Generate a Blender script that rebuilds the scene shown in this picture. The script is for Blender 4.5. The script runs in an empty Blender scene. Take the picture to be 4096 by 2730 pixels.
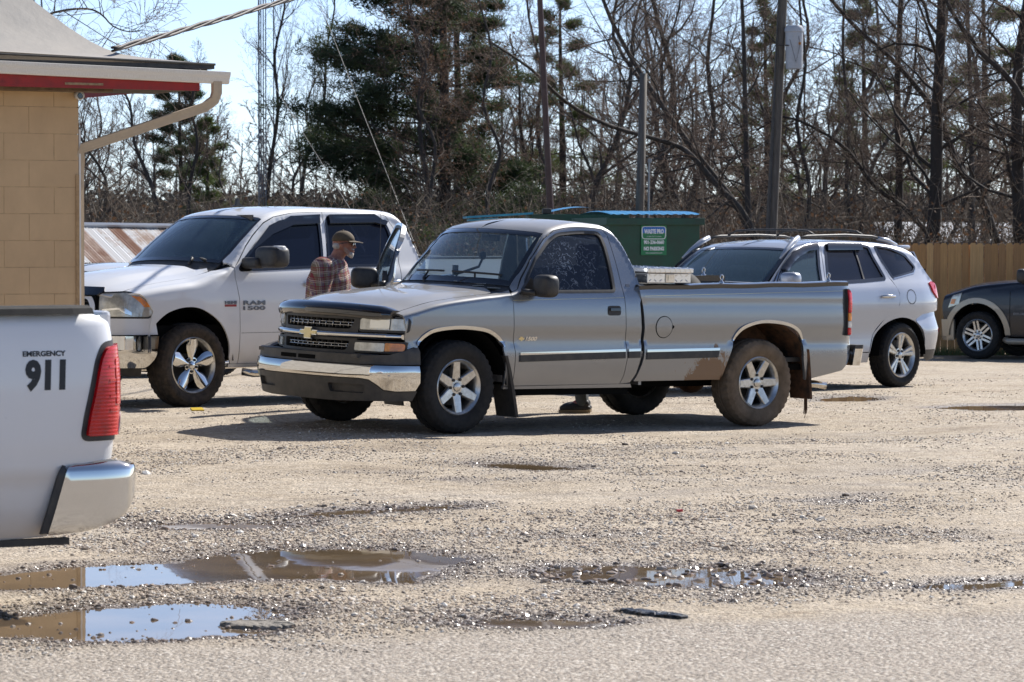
import bpy, bmesh, math, random, time
import numpy as np
from mathutils import Vector, Matrix
from mathutils.geometry import delaunay_2d_cdt
T0=time.time()
random.seed(7); RNG=np.random.default_rng(7)
SC=bpy.context.scene; COL=SC.collection
# ---------------------------------------------------------------- camera, sky, sun, exposure
HC=1.63; FPX=14000.0
cam=bpy.data.objects.new('camera',bpy.data.cameras.new('camera')); COL.objects.link(cam); SC.camera=cam
cam.location=(0,0,HC); cam.rotation_euler=(math.radians(90)-math.atan((1365-957)/FPX),0,0)
cam.data.sensor_width=36; cam.data.lens=FPX/4096*36; cam.data.clip_end=2500; cam.data.clip_start=.5
cam.data.dof.use_dof=True; cam.data.dof.focus_distance=27; cam.data.dof.aperture_fstop=11
SUN=Vector((.66,.75,0)).normalized()*math.cos(math.radians(41))+Vector((0,0,math.sin(math.radians(41))))
W=bpy.data.worlds.new("World"); SC.world=W; W.use_nodes=True
nt=W.node_tree; bg=nt.nodes['Background']; sk=nt.nodes.new('ShaderNodeTexSky'); sk.sky_type='NISHITA'
sk.sun_disc=False; sk.sun_elevation=math.radians(41); sk.sun_rotation=math.atan2(SUN.x,SUN.y); sk.air_density=.45; sk.dust_density=.4; sk.ozone_density=1
mx=nt.nodes.new('ShaderNodeMix'); mx.data_type='RGBA'; mx.blend_type='MULTIPLY'; mx.inputs[0].default_value=1; mx.inputs[7].default_value=(1.0,1,1.0,1); nt.links.new(sk.outputs[0],mx.inputs[6]); nt.links.new(mx.outputs[2],bg.inputs[0]); bg.inputs[1].default_value=.12
sl=bpy.data.lights.new('sun','SUN'); sl.energy=5.0; sl.angle=math.radians(.55); sl.color=(1,.955,.895)
so=bpy.data.objects.new('sun',sl); COL.objects.link(so); so.rotation_euler=SUN.to_track_quat('Z','Y').to_euler(); so.location=SUN*60
SC.view_settings.view_transform='Standard'; SC.view_settings.look='None'; SC.view_settings.gamma=1; SC.view_settings.exposure=.62
SC.render.engine='CYCLES'; SC.cycles.max_bounces=7; SC.cycles.transparent_max_bounces=14; SC.cycles.caustics_reflective=False; SC.cycles.caustics_refractive=False
# ---------------------------------------------------------------- materials
def mat(name,col=(.5,.5,.5),rough=.5,metal=0,coat=0,spec=.5,trans=0,ior=1.5,alpha=1,emit=None):
    m=bpy.data.materials.new(name); m.use_nodes=True; b=m.node_tree.nodes['Principled BSDF']
    b.inputs['Base Color'].default_value=(*col,1); b.inputs['Roughness'].default_value=rough; b.inputs['Metallic'].default_value=metal
    b.inputs['Coat Weight'].default_value=coat; b.inputs['Coat Roughness'].default_value=.04; b.inputs['Specular IOR Level'].default_value=spec
    b.inputs['Transmission Weight'].default_value=trans; b.inputs['IOR'].default_value=ior; b.inputs['Alpha'].default_value=alpha
    return m
class NG:
    """small node-graph helper"""
    def __init__(s,m): s.t=m.node_tree; s.b=s.t.nodes.get('Principled BSDF')
    def n(s,ty,**k):
        o=s.t.nodes.new('ShaderNode'+ty)
        for a,v in k.items():
            if a[0]=='_': setattr(o,a[1:],v)
            else: o.inputs[a.replace('__',' ')].default_value=v
        return o
    def l(s,a,b,ai=0,bi=0):
        s.t.links.new(a.outputs[ai] if hasattr(a,'outputs') else a, b.inputs[bi] if hasattr(b,'inputs') else b)
    def ramp(s,src,stops,si=0):
        r=s.n('ValToRGB'); e=r.color_ramp.elements
        while len(e)<len(stops): e.new(.5)
        for q,(p,c) in zip(e,stops): q.position=p; q.color=(*c,1) if len(c)==3 else c
        s.l(src,r,si,0); return r
    def noise(s,scale,detail=4,rough=.6,co=None,dist=0):
        o=s.n('TexNoise'); o.inputs['Scale'].default_value=scale; o.inputs['Detail'].default_value=detail; o.inputs['Roughness'].default_value=rough; o.inputs['Distortion'].default_value=dist
        if co is not None: s.t.links.new(co,o.inputs['Vector'])
        return o
    def obj(s): return s.n('TexCoord').outputs['Object']
    def mapr(s,co,loc=(0,0,0),sc=(1,1,1),rot=(0,0,0)):
        o=s.n('Mapping'); s.t.links.new(co,o.inputs['Vector']); o.inputs['Scale'].default_value=sc; o.inputs['Location'].default_value=loc; o.inputs['Rotation'].default_value=rot
        return o.outputs[0]
    def mix(s,f,a,b,bt='MIX'):
        o=s.t.nodes.new('ShaderNodeMix'); o.data_type='RGBA'; o.blend_type=bt
        for v,i in ((f,0),(a,6),(b,7)):
            if isinstance(v,(int,float)): o.inputs[i].default_value=v
            elif isinstance(v,tuple): o.inputs[i].default_value=(*v,1)
            else: s.t.links.new(v,o.inputs[i])
        return o.outputs[2]
    def math(s,op,a,b=None,c=None,clamp=False):
        o=s.n('Math',_operation=op); o.use_clamp=clamp
        for i,v in enumerate((a,b,c)):
            if v is None: continue
            if isinstance(v,(int,float)): o.inputs[i].default_value=v
            else: s.t.links.new(v,o.inputs[i])
        return o.outputs[0]
    def sep(s,co):
        o=s.n('SeparateXYZ'); s.t.links.new(co,o.inputs[0]); return o.outputs
    def bump(s,h,strength=.3,dist=.01):
        o=s.n('Bump',Strength=strength,Distance=dist); s.t.links.new(h,o.inputs['Height']); s.t.links.new(o.outputs[0],s.b.inputs['Normal']); return o
    def col(s,c): s.t.links.new(c,s.b.inputs['Base Color'])
    def rough(s,c): s.t.links.new(c,s.b.inputs['Roughness'])
def nmat(name,c1,c2,scale=8,rough=.7,metal=0,coat=0,bump=.2,dist=.005,detail=5,stretch=(1,1,1),lo=.35,hi=.65):
    m=mat(name,c1,rough,metal,coat); g=NG(m); co=g.mapr(g.obj(),sc=stretch); n=g.noise(scale,detail,.65,co)
    g.col(g.ramp(n,[(lo,c1),(hi,c2)]).outputs[0]); 
    if bump: g.bump(n.outputs[0],bump,dist)
    return m
def paint(name,col,metal,rough=.28,dirt=(.30,.24,.17),dz=.75,amt=.5,flake=0,mud=None,dust=.10,coatk=1.0,topbright=0):
    """car paint: coat, road film that thickens towards the sills, optional mud splash"""
    m=mat(name,col,rough,metal,1.0); g=NG(m); co=g.obj(); x,y,z=g.sep(co)
    n1=g.noise(2.6,3,.6,co); n2=g.noise(38,3,.7,co)
    f=g.math('MULTIPLY_ADD',z,-1/ max(dz-.3,.1),dz/max(dz-.3,.1),True)
    f=g.math('MULTIPLY',g.math('POWER',f,1.6),g.math('MULTIPLY_ADD',n1.outputs[0],1.3,.1))
    f=g.math('ADD',g.math('MULTIPLY',f,amt),g.math('MULTIPLY',g.math('MULTIPLY_ADD',n2.outputs[0],.25,n1.outputs[0]),dust),None,True)
    base=(*col,)
    if topbright:  # up-facing paint mixed paler, like dust, to paint in the hood's bright sheen
        ge=g.n('NewGeometry'); nx_,ny_,nz_=g.sep(ge.outputs['Normal']); f=g.math('ADD',f,g.math('MULTIPLY',g.math('MULTIPLY_ADD',nz_,2.0,-.9,True),g.math('MULTIPLY_ADD',n1.outputs[0],.5*topbright,.75*topbright)),None,True)
    c=g.mix(f,base,dirt)
    if mud:
        mx,mz,rad,mc=mud
        v=g.n('CombineXYZ'); g.l(g.math('MULTIPLY',g.math('SUBTRACT',x,mx),.8),v,0,0); g.l(g.math('SUBTRACT',z,mz),v,0,2)
        ln=g.n('VectorMath',_operation='LENGTH'); g.l(v,ln)
        d=g.math('DIVIDE',ln.outputs[1],rad)
        nn=g.noise(11,7,.8,g.mapr(co,sc=(1,1,.55),rot=(0,.6,0)),.6)
        mm=g.math('GREATER_THAN',g.math('SUBTRACT',g.math('MULTIPLY',nn.outputs[0],3.4),g.math('MULTIPLY',d,2.1)),.62)
        mm2=g.math('MULTIPLY',mm,g.math('LESS_THAN',z,mz+rad*.75))
        c=g.mix(mm2,c,mc); f=g.math('MAXIMUM',f,mm2)
    g.col(c); g.rough(g.math('MULTIPLY_ADD',f,.5,rough)); 
    t=g.math('SUBTRACT',1.0,f,None,True); g.l(g.math('MULTIPLY',g.math('MULTIPLY_ADD',f,-.35,1.0),coatk),g.b.inputs['Coat Weight'])
    g.l(g.math('MULTIPLY',t,metal),g.b.inputs['Metallic'])
    return m
M={}
M['pewter']=paint('pewter_paint',(.255,.272,.295),.78,.22,dirt=(.40,.37,.33),topbright=.5,mud=(-2.82,.40,.50,(.22,.13,.07)),amt=.55,dz=.8)
M['ramwhite']=paint('white_paint_dusty',(.80,.81,.82),0,.3,dirt=(.38,.31,.22),dz=.95,amt=.75)
M['fgwhite']=paint('white_paint_clean',(.82,.83,.84),0,.25,dirt=(.42,.36,.28),dz=.75,amt=.55)
M['silver']=paint('silver_blue_paint',(.40,.43,.49),.6,.38,dz=.6,amt=.4)
M['navy']=paint('navy_paint',(.005,.006,.013),0,.25,dz=.6,amt=.10,dust=.01,coatk=.3)
M['tanclad']=paint('tan_cladding',(.36,.32,.25),.4,.4,dz=.6,amt=.3)
M['white2']=paint('white_paint_car',(.78,.80,.82),0,.3)
M['chrome']=mat('chrome',(.64,.64,.63),.05,1)
M['chromed']=nmat('dusty_chrome',(.74,.72,.68),(.55,.50,.43),9,.16,1,bump=0)
M['alu']=nmat('machined_alloy',(.62,.62,.61),(.45,.44,.41),22,.3,.9,bump=0)
M['alud']=mat('painted_alloy_pocket',(.40,.40,.39),.35,.7)
M['diamond']=mat('diamond_plate_aluminium',(.78,.78,.78),.2,1)
M['blk']=nmat('black_plastic',(.022,.022,.024),(.05,.047,.042),14,.5,bump=.05)
M['blkgloss']=mat('gloss_black',(.008,.008,.01),.08,0,1)
M['greyplastic']=nmat('charcoal_bumper_plastic',(.035,.034,.033),(.075,.068,.058),7,.55,bump=.05)
M['void']=mat('underbody_black',(.008,.008,.008),.9,spec=.05)
M['rub']=nmat('tyre_rubber',(.008,.008,.008),(.022,.020,.018),16,.85,bump=.15,dist=.003)
M['rubmud']=nmat('tyre_rubber_muddy',(.10,.072,.045),(.19,.14,.095),7,.9,bump=.5,dist=.006)
M['rubram']=nmat('tyre_rubber_dirty',(.018,.015,.012),(.065,.048,.034),18,.85,bump=.4,dist=.004)
M['mudflap']=nmat('rusty_mud',(.035,.022,.014),(.16,.075,.035),11,.9,bump=.6,dist=.01)
M['mud']=nmat('caked_mud',(.20,.11,.055),(.10,.055,.03),13,.95,bump=.8,dist=.01)
def glassm(name,tint,opac,rough=.0,refl=1.0,film=(.006,.009,.022)):
    """car glass seen as one sheet: tinted see-through plus a fresnel mirror"""
    m=bpy.data.materials.new(name); m.use_nodes=True; g=NG(m); t=g.t; t.nodes.remove(g.b)
    out=t.nodes['Material Output']; gl=g.n('BsdfGlossy',Roughness=rough); gl.inputs['Color'].default_value=(refl,refl,refl,1)
    tr=g.n('BsdfTransparent'); tr.inputs['Color'].default_value=(*tint,1); df=g.n('BsdfDiffuse'); df.inputs['Color'].default_value=(*film,1)
    m1=g.n('MixShader'); m1.inputs[0].default_value=opac; g.l(tr,m1,0,1); g.l(df,m1,0,2)
    fr=g.n('Fresnel',IOR=1.47); m2=g.n('MixShader'); g.l(fr,m2,0,0); g.l(m1,m2,0,1); g.l(gl,m2,0,2); g.l(m2,out); return m
M['ws']=glassm('windshield_glass',(.58,.74,.82),.20,film=(.30,.42,.50))  # pale blue diffuse layer paints in the sky's reflection
M['tint']=glassm('tinted_glass',(.10,.12,.16),.85)
M['tintm']=glassm('light_tinted_glass',(.34,.46,.54),.5,film=(.085,.14,.18))  # diffuse film brightened to stand in for reflected sky
def dirtyglass():
    m=glassm('scuffed_window_glass',(.10,.13,.18),.55); g=NG(m); t=g.t; out=t.nodes['Material Output']; base=out.inputs[0].links[0].from_socket
    co=g.obj(); nw=g.noise(7,3,.6,co); 
    w=g.n('TexWave',_wave_type='RINGS',Scale=4.0,Distortion=18,Detail=7); w.inputs['Detail Scale'].default_value=3.1; g.l(g.mapr(co,loc=(1.2,0,-1.45)),w,0,0)
    s1=g.ramp(w,[(.945,(0,0,0)),(.995,(1,1,1))]); 
    x,y,z=g.sep(co); dx=g.math('ABSOLUTE',g.math('ADD',x,1.27)); dz=g.math('ABSOLUTE',g.math('SUBTRACT',z,1.47)); dd=g.math('SQRT',g.math('ADD',g.math('MULTIPLY',dx,dx),g.math('MULTIPLY',dz,dz)))
    ctr=g.math('MULTIPLY_ADD',dd,-2.3,1.05,True)
    n2=g.noise(60,5,.8,co); f=g.math('MULTIPLY',g.math('ADD',g.math('MULTIPLY',s1.outputs[0],.8),g.ramp(n2,[(.58,(0,0,0)),(.78,(.55,.55,.55))]).outputs[0]),g.math('MULTIPLY',ctr,g.ramp(nw,[(.35,(.1,.1,.1)),(.6,(1,1,1))]).outputs[0]))
    df=g.n('BsdfDiffuse'); df.inputs['Color'].default_value=(.42,.50,.62,1); mx=g.n('MixShader'); g.l(g.math('MULTIPLY',f,.62,None,True),mx,0,0); t.links.new(base,mx.inputs[1]); g.l(df,mx,0,2); g.l(mx,out); return m
M['dirtyglass']=dirtyglass()
M['lens']=mat('clear_lamp_lens',(.78,.77,.70),.12,.55,1); M['reflector']=mat('lamp_reflector',(.85,.84,.80),.12,1)
def ribbed(name,col,rough=.15,ax=2,scale=90,metal=0):
    m=mat(name,col,rough,metal,1); g=NG(m); co=g.obj(); n=g.n('TexWave',Scale=scale/6.28,Distortion=.4); n.bands_direction='XYZ'[ax]; g.l(co,n,0,0); g.bump(n.outputs[0],.22,.003)
    nn=g.noise(16,3,.6,co); g.col(g.ramp(nn,[(.35,tuple(c*.65 for c in col)),(.65,col)]).outputs[0]); return m
M['headl']=ribbed('ribbed_headlight_lens',(.66,.64,.55),.12,1,160,.35); M['amber']=ribbed('amber_lens',(.95,.30,.015),.15,1,160); M['redl']=ribbed('red_lens',(.66,.0,.005),.12,2,120)
M['redl'].node_tree.nodes['Principled BSDF'].inputs['Specular IOR Level'].default_value=.3; M['redl'].node_tree.nodes['Principled BSDF'].inputs['Coat Weight'].default_value=.45
M['whl']=ribbed('white_lens',(.78,.76,.72),.15,2,200); M['bowtie']=mat('gold_emblem',(.72,.60,.32),.25,.6)
M['seat']=nmat('grey_cloth',(.10,.09,.08),(.16,.145,.13),30,.9); M['dash']=mat('dash_grey',(.09,.10,.11),.6); M['paper']=nmat('paper',(.72,.74,.70),(.5,.52,.5),20,.8,bump=0)
M['decal']=mat('black_decal',(.012,.012,.014),.35); M['silverb']=mat('badge_silver',(.16,.165,.18),.3,.6); M['red']=mat('badge_red',(.35,.03,.03),.3)
# ---------------------------------------------------------------- mesh helpers
def link(name,me,m=None,parent=None):
    o=bpy.data.objects.new(name,me); COL.objects.link(o)
    if m is not None and not me.materials: me.materials.append(m)
    if parent is not None: o.parent=parent
    return o
def mesh(name,V,F,m=None,parent=None,smooth=False):
    me=bpy.data.meshes.new(name); me.from_pydata([tuple(v) for v in V],[],[tuple(f) for f in F]); me.update()
    if smooth: me.polygons.foreach_set('use_smooth',[True]*len(me.polygons))
    return link(name,me,m,parent)
def npmesh(name,V,F,m=None,parent=None,smooth=False):
    """V (n,3), F (m,k) numpy, all faces k-gons"""
    me=bpy.data.meshes.new(name); V=np.asarray(V,np.float32); F=np.asarray(F,np.int32); k=F.shape[1]
    me.vertices.add(len(V)); me.vertices.foreach_set('co',V.ravel()); me.loops.add(F.size); me.loops.foreach_set('vertex_index',F.ravel())
    me.polygons.add(len(F)); me.polygons.foreach_set('loop_start',np.arange(0,F.size,k,dtype=np.int32)); me.polygons.foreach_set('loop_total',np.full(len(F),k,np.int32))
    if smooth: me.polygons.foreach_set('use_smooth',np.ones(len(F),bool))
    me.update(calc_edges=True); return link(name,me,m,parent)
def tag(o,label=None,cat=None,group=None,kind=None):
    for k,v in (('label',label),('category',cat),('group',group),('kind',kind)):
        if v: o[k]=v
    return o
def empty(name,loc=(0,0,0),rz=0,label=None,cat=None,group=None):
    o=bpy.data.objects.new(name,None); COL.objects.link(o); o.location=loc; o.rotation_euler=(0,0,rz); o.empty_display_size=.2
    return tag(o,label,cat,group)
def copytree(o,parent=None):
    c=o.copy(); COL.objects.link(c); c.parent=parent
    for ch in o.children: copytree(ch,c)
    return c
class MB:
    def __init__(s): s.V=[];s.F=[]
    def add(s,V,F):
        b=len(s.V); s.V+= [tuple(v) for v in V]; s.F+=[tuple(i+b for i in f) for f in F]; return s
    def box(s,c,sz,R=None,bev=0):
        x,y,z=[q/2 for q in sz]; 
        if bev:
            b=bev; vs=[];fs=[]
            bm=bmesh.new(); bmesh.ops.create_cube(bm,size=1)
            for v in bm.verts: v.co=Vector((v.co.x*sz[0],v.co.y*sz[1],v.co.z*sz[2]))
            bmesh.ops.bevel(bm,geom=bm.edges[:],offset=b,segments=2,profile=.5,affect='EDGES')
            bm.verts.index_update(); vs=[v.co.copy() for v in bm.verts]; fs=[[v.index for v in f.verts] for f in bm.faces]; bm.free()
        else:
            vs=[Vector(p) for p in ((-x,-y,-z),(x,-y,-z),(x,y,-z),(-x,y,-z),(-x,-y,z),(x,-y,z),(x,y,z),(-x,y,z))]
            fs=[(0,3,2,1),(4,5,6,7),(0,1,5,4),(1,2,6,5),(2,3,7,6),(3,0,4,7)]
        if R is not None: vs=[R@v for v in vs]
        c=Vector(c); return s.add([v+c for v in vs],fs)
    def tube(s,pts,rad,n=8,caps=True,flat=1.0):
        pts=[Vector(p) for p in pts]; N=len(pts); rad=rad if isinstance(rad,(list,tuple)) else [rad]*N; b=len(s.V)
        up=None
        for i,p in enumerate(pts):
            d=(pts[min(i+1,N-1)]-pts[max(i-1,0)]).normalized()
            if up is None: up=Vector((0,0,1)) if abs(d.z)<.9 else Vector((1,0,0))
            a=d.cross(up)
            if a.length<1e-5: a=d.orthogonal()
            a.normalize(); c=a.cross(d).normalized(); up=c
            for k in range(n):
                t=2*math.pi*k/n; s.V.append(tuple(p+(a*math.cos(t)+c*math.sin(t)*flat)*rad[i]))
        for i in range(N-1):
            for k in range(n): s.F.append((b+i*n+k,b+i*n+(k+1)%n,b+(i+1)*n+(k+1)%n,b+(i+1)*n+k))
        if caps: s.F.append(tuple(b+k for k in range(n))[::-1]); s.F.append(tuple(b+(N-1)*n+k for k in range(n)))
        return s
    def lathe(s,prof,n=48,ax='y',fn=None,o=(0,0,0),caps=False):
        """prof [(r,h)] turned about axis ax"""
        b=len(s.V); N=len(prof)
        for j in range(n):
            t=2*math.pi*j/n; ct,st=math.cos(t),math.sin(t)
            for i,(r,h) in enumerate(prof):
                if fn: r=fn(i,j,r)
                p=(r*ct,h,r*st) if ax=='y' else ((r*ct,r*st,h) if ax=='z' else (h,r*ct,r*st))
                s.V.append((p[0]+o[0],p[1]+o[1],p[2]+o[2]))
        for j in range(n):
            for i in range(N-1): s.F.append((b+j*N+i,b+j*N+i+1,b+((j+1)%n)*N+i+1,b+((j+1)%n)*N+i))
        return s
    def prism(s,poly,h0,h1,f):
        """poly [(u,v)] ; f(u,v,h)->xyz"""
        b=len(s.V);n=len(poly)
        for h in (h0,h1):
            for u,v in poly: s.V.append(tuple(f(u,v,h)))
        s.F.append(tuple(b+i for i in range(n))[::-1]); s.F.append(tuple(b+n+i for i in range(n)))
        for i in range(n): s.F.append((b+i,b+(i+1)%n,b+n+(i+1)%n,b+n+i))
        return s
    def sphere(s,c,r,n=16,m=10,fn=None):
        b=len(s.V); r=r if isinstance(r,(tuple,list)) else (r,r,r)
        for i in range(m+1):
            a=math.pi*i/m
            for j in range(n):
                t=2*math.pi*j/n; v=Vector((math.sin(a)*math.cos(t),math.sin(a)*math.sin(t),math.cos(a)))
                if fn: v=fn(v)
                s.V.append((c[0]+v.x*r[0],c[1]+v.y*r[1],c[2]+v.z*r[2]))
        for i in range(m):
            for j in range(n): s.F.append((b+i*n+j,b+(i+1)*n+j,b+(i+1)*n+(j+1)%n,b+i*n+(j+1)%n))
        return s
    def build(s,name,m,parent=None,smooth=False,xf=None,auto=None):
        V=s.V if xf is None else [xf@Vector(v) for v in s.V]
        o=mesh(name,V,s.F,m,parent,smooth)
        if auto: 
            o.data.set_sharp_from_angle(angle=math.radians(auto))
        return o
def smoothpoly(pts,closed=True,n=4):
    """Catmull-Rom through pts"""
    P=[Vector((*p,0)[:3]) for p in pts]; N=len(P); out=[]
    rng=range(N) if closed else range(N-1)
    for i in rng:
        p0=P[(i-1)%N] if closed or i>0 else P[i]; p1=P[i]; p2=P[(i+1)%N]; p3=P[(i+2)%N] if closed or i+2<N else P[i+1]
        for k in range(n):
            t=k/n; q=.5*((2*p1)+(p2-p0)*t+(2*p0-5*p1+4*p2-p3)*t*t+(3*p1-p0-3*p2+p3)*t**3); out.append((q.x,q.y))
    if not closed: out.append((P[-1].x,P[-1].y))
    return out
def rc(pts,r,n=4):
    """round the corners of a polygon"""
    out=[];N=len(pts)
    for i in range(N):
        a=Vector(pts[i-1]);b=Vector(pts[i]);c=Vector(pts[(i+1)%N]); ri=r[i] if isinstance(r,(list,tuple)) else r
        if ri<=0: out.append(tuple(b)); continue
        d1=(a-b);d2=(c-b);l=min(ri,d1.length*.45,d2.length*.45);p=b+d1.normalized()*l;q=b+d2.normalized()*l
        for k in range(n+1):
            t=k/n; out.append(tuple(p*(1-t)**2+b*2*t*(1-t)+q*t*t))
    return out
def offs(poly,d):
    """offset a closed 2-D polygon outwards by d"""
    A=sum(poly[i-1][0]*poly[i][1]-poly[i][0]*poly[i-1][1] for i in range(len(poly))); sg=1 if A>0 else -1; out=[];N=len(poly)
    for i in range(N):
        a,b,c=poly[i-1],poly[i],poly[(i+1)%N]; e1=(b[0]-a[0],b[1]-a[1]); e2=(c[0]-b[0],c[1]-b[1]); l1=math.hypot(*e1) or 1; l2=math.hypot(*e2) or 1
        n=((e1[1]/l1+e2[1]/l2)*sg,-(e1[0]/l1+e2[0]/l2)*sg); l=math.hypot(*n) or 1; out.append((b[0]+n[0]/l*d,b[1]+n[1]/l*d))
    return out
def inpoly(P,poly):
    x,y=P[:,0],P[:,1]; r=np.zeros(len(P),bool); n=len(poly)
    for i in range(n):
        x1,y1=poly[i-1];x2,y2=poly[i]
        if y1==y2: continue
        c=((y1>y)!=(y2>y))&(x<(x2-x1)*(y-y1)/(y2-y1)+x1); r^=c
    return r
def dense(poly,st):
    out=[];N=len(poly)
    for i in range(N):
        a,b=poly[i],poly[(i+1)%N]; L=math.hypot(b[0]-a[0],b[1]-a[1])
        if L<1e-5: continue
        k=max(1,int(math.ceil(L/st)))
        for j in range(k): out.append((a[0]+(b[0]-a[0])*j/k,a[1]+(b[1]-a[1])*j/k))
    return out
def panel(name,Mp,outl,m,parent,holes=(),off=0.0,fl=.02,step=.07,ref=(0,1,0),rows=None,us=None,xf=None,du=None):
    """skin panel: outline (u,v) triangulated and laid on the surface Mp(u,v), edges turned inwards by fl; exact normals"""
    loops=[dense(list(outl),step*.7)]+[dense(list(h),step*.7) for h in holes]
    P=[];E=[]
    for L in loops:
        b=len(P);P+=L;E+=[(b+i,b+(i+1)%len(L)) for i in range(len(L))]
    A=np.array(P); lo=A.min(0);hi=A.max(0); du=du or step
    U=list(np.arange(lo[0]+du*.5,hi[0],du)); 
    if us: U+=[u for u in us if lo[0]<u<hi[0]]
    G=[]
    for u in U:
        vs=list(np.arange(lo[1]+step*.5,hi[1],step))
        if rows: vs+=rows(u)
        G+=[(u,v) for v in vs if lo[1]<v<hi[1]]
    if G:
        G=np.array(G); ins=inpoly(G,loops[0])
        for h in loops[1:]: ins&=~inpoly(G,h)
        G=G[ins]
        if len(G):
            D=np.min(np.hypot(G[:,None,0]-A[None,:,0],G[:,None,1]-A[None,:,1]),axis=1); G=G[D>min(step,du)*.3]
            P=P+[tuple(g) for g in G]
    r=delaunay_2d_cdt([Vector(p) for p in P],E,[],0,1e-6); V2=np.array([tuple(v) for v in r[0]]); Fc=[f for f in r[2]]
    F=[]
    for f in Fc: F+= [(f[0],f[i],f[i+1]) for i in range(1,len(f)-1)]
    F=np.array(F); cen=V2[F].mean(1); ok=inpoly(cen,loops[0])
    for h in loops[1:]: ok&=~inpoly(cen,h)
    F=F[ok]; e=.004; ref=Vector(ref)
    pos=[];nor=[]
    for u,v in V2:
        p=Vector(Mp(u,v)); a=Vector(Mp(u+e,v))-Vector(Mp(u-e,v)); b=Vector(Mp(u,v+e))-Vector(Mp(u,v-e)); n=a.cross(b)
        n=n.normalized() if n.length>1e-12 else ref.copy()
        if n.dot(ref)<0: n=-n
        pos.append(p+n*off); nor.append(n)
    # orient
    f0=F[len(F)//2]; fn=(pos[f0[1]]-pos[f0[0]]).cross(pos[f0[2]]-pos[f0[0]]); flip=fn.dot(nor[f0[0]])<0
    if flip: F=F[:,::-1]
    F=[tuple(int(i) for i in f) for f in F]; from collections import Counter
    ec={}
    for f in F:
        for i in range(3):
            k=(f[i],f[(i+1)%3]); ec[k]=1
    bd=[k for k in ec if (k[1],k[0]) not in ec]
    NV=len(pos); V=list(pos); fl_n=[]; mp={}
    if fl:
        for a,b in bd:
            for q in (a,b):
                if q not in mp: mp[q]=len(V); V.append(pos[q]-nor[q]*fl)
        Q=[(b,a,mp[a],mp[b]) for a,b in bd]
    else: Q=[]
    if xf is not None:
        V=[xf@v for v in V]; R=xf.to_3x3(); nor=[(R@n).normalized() for n in nor]
    me=bpy.data.meshes.new(name); me.from_pydata([tuple(v) for v in V],[],F+Q); me.update()
    me.polygons.foreach_set('use_smooth',[True]*len(me.polygons)); LN=[]
    for p in me.polygons:
        if p.index<len(F): LN+=[nor[i] for i in p.vertices]
        else: LN+=[p.normal.copy() for i in p.vertices]
    me.normals_split_custom_set([tuple(n) for n in LN])
    return link(name,me,m,parent)
FONTS={}
def textmesh(s,bold=.0,shear=0):
    cu=bpy.data.curves.new('txt','FONT'); cu.body=s; cu.size=1; cu.offset=bold; cu.shear=shear; cu.resolution_u=3; cu.space_character=1.0
    o=bpy.data.objects.new('txt',cu); COL.objects.link(o); bpy.context.view_layer.update(); dg=bpy.context.evaluated_depsgraph_get(); me=o.evaluated_get(dg).to_mesh()
    V=[v.co.copy() for v in me.vertices]; F=[tuple(p.vertices) for p in me.polygons]; o.evaluated_get(dg).to_mesh_clear(); bpy.data.objects.remove(o); bpy.data.curves.remove(cu)
    xs=[v.x for v in V]; ys=[v.y for v in V]; x0,x1,y0,y1=min(xs),max(xs),min(ys),max(ys)
    return [((v.x-x0)/(x1-x0),(v.y-y0)/(y1-y0)) for v in V],F
def text_on(name,s,Mp,u0,u1,v0,v1,m,parent,off=.003,th=.002,bold=.02,shear=0,ref=(0,1,0),slant=0):
    """text laid on surface Mp; left edge at u0, right edge at u1, baseline v0, cap top v1"""
    V,F=textmesh(s,bold,shear); P=[];ref=Vector(ref);e=.004
    for a,b in V:
        u=u0+(u1-u0)*a; v=v0+(v1-v0)*b+slant*a
        p=Vector(Mp(u,v)); n=(Vector(Mp(u+e,v))-Vector(Mp(u-e,v))).cross(Vector(Mp(u,v+e))-Vector(Mp(u,v-e))).normalized()
        if n.dot(ref)<0:n=-n
        P.append((p+n*(off+th),p+n*off))
    n=len(P); ec={}
    for f in F:
        for i in range(len(f)): ec[(f[i],f[(i+1)%len(f)])]=1
    Q=[(a,b,b+n,a+n) for a,b in ec if (b,a) not in ec]
    return mesh(name,[p[0] for p in P]+[p[1] for p in P],list(F)+Q,m,parent)
def pchip(K):
    K=sorted(K);X=[k[0] for k in K];Y=[k[1] for k in K];n=len(X)
    h=[X[i+1]-X[i] for i in range(n-1)];d=[(Y[i+1]-Y[i])/h[i] for i in range(n-1)]
    m=[0]*n
    for i in range(1,n-1):
        if d[i-1]*d[i]>0:
            w1=2*h[i]+h[i-1];w2=h[i]+2*h[i-1];m[i]=(w1+w2)/(w1/d[i-1]+w2/d[i])
    m[0]=d[0];m[-1]=d[-1]
    def f(x):
        if x<=X[0]:return Y[0]+m[0]*(x-X[0])
        if x>=X[-1]:return Y[-1]+m[-1]*(x-X[-1])
        lo,hi=0,n-1
        while hi-lo>1:
            c=(lo+hi)//2
            if X[c]<=x:lo=c
            else:hi=c
        t=(x-X[lo])/h[lo];t2=t*t;t3=t2*t
        return (2*t3-3*t2+1)*Y[lo]+(t3-2*t2+t)*h[lo]*m[lo]+(-2*t3+3*t2)*Y[lo+1]+(t3-t2)*h[lo]*m[lo+1]
    return f
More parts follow.
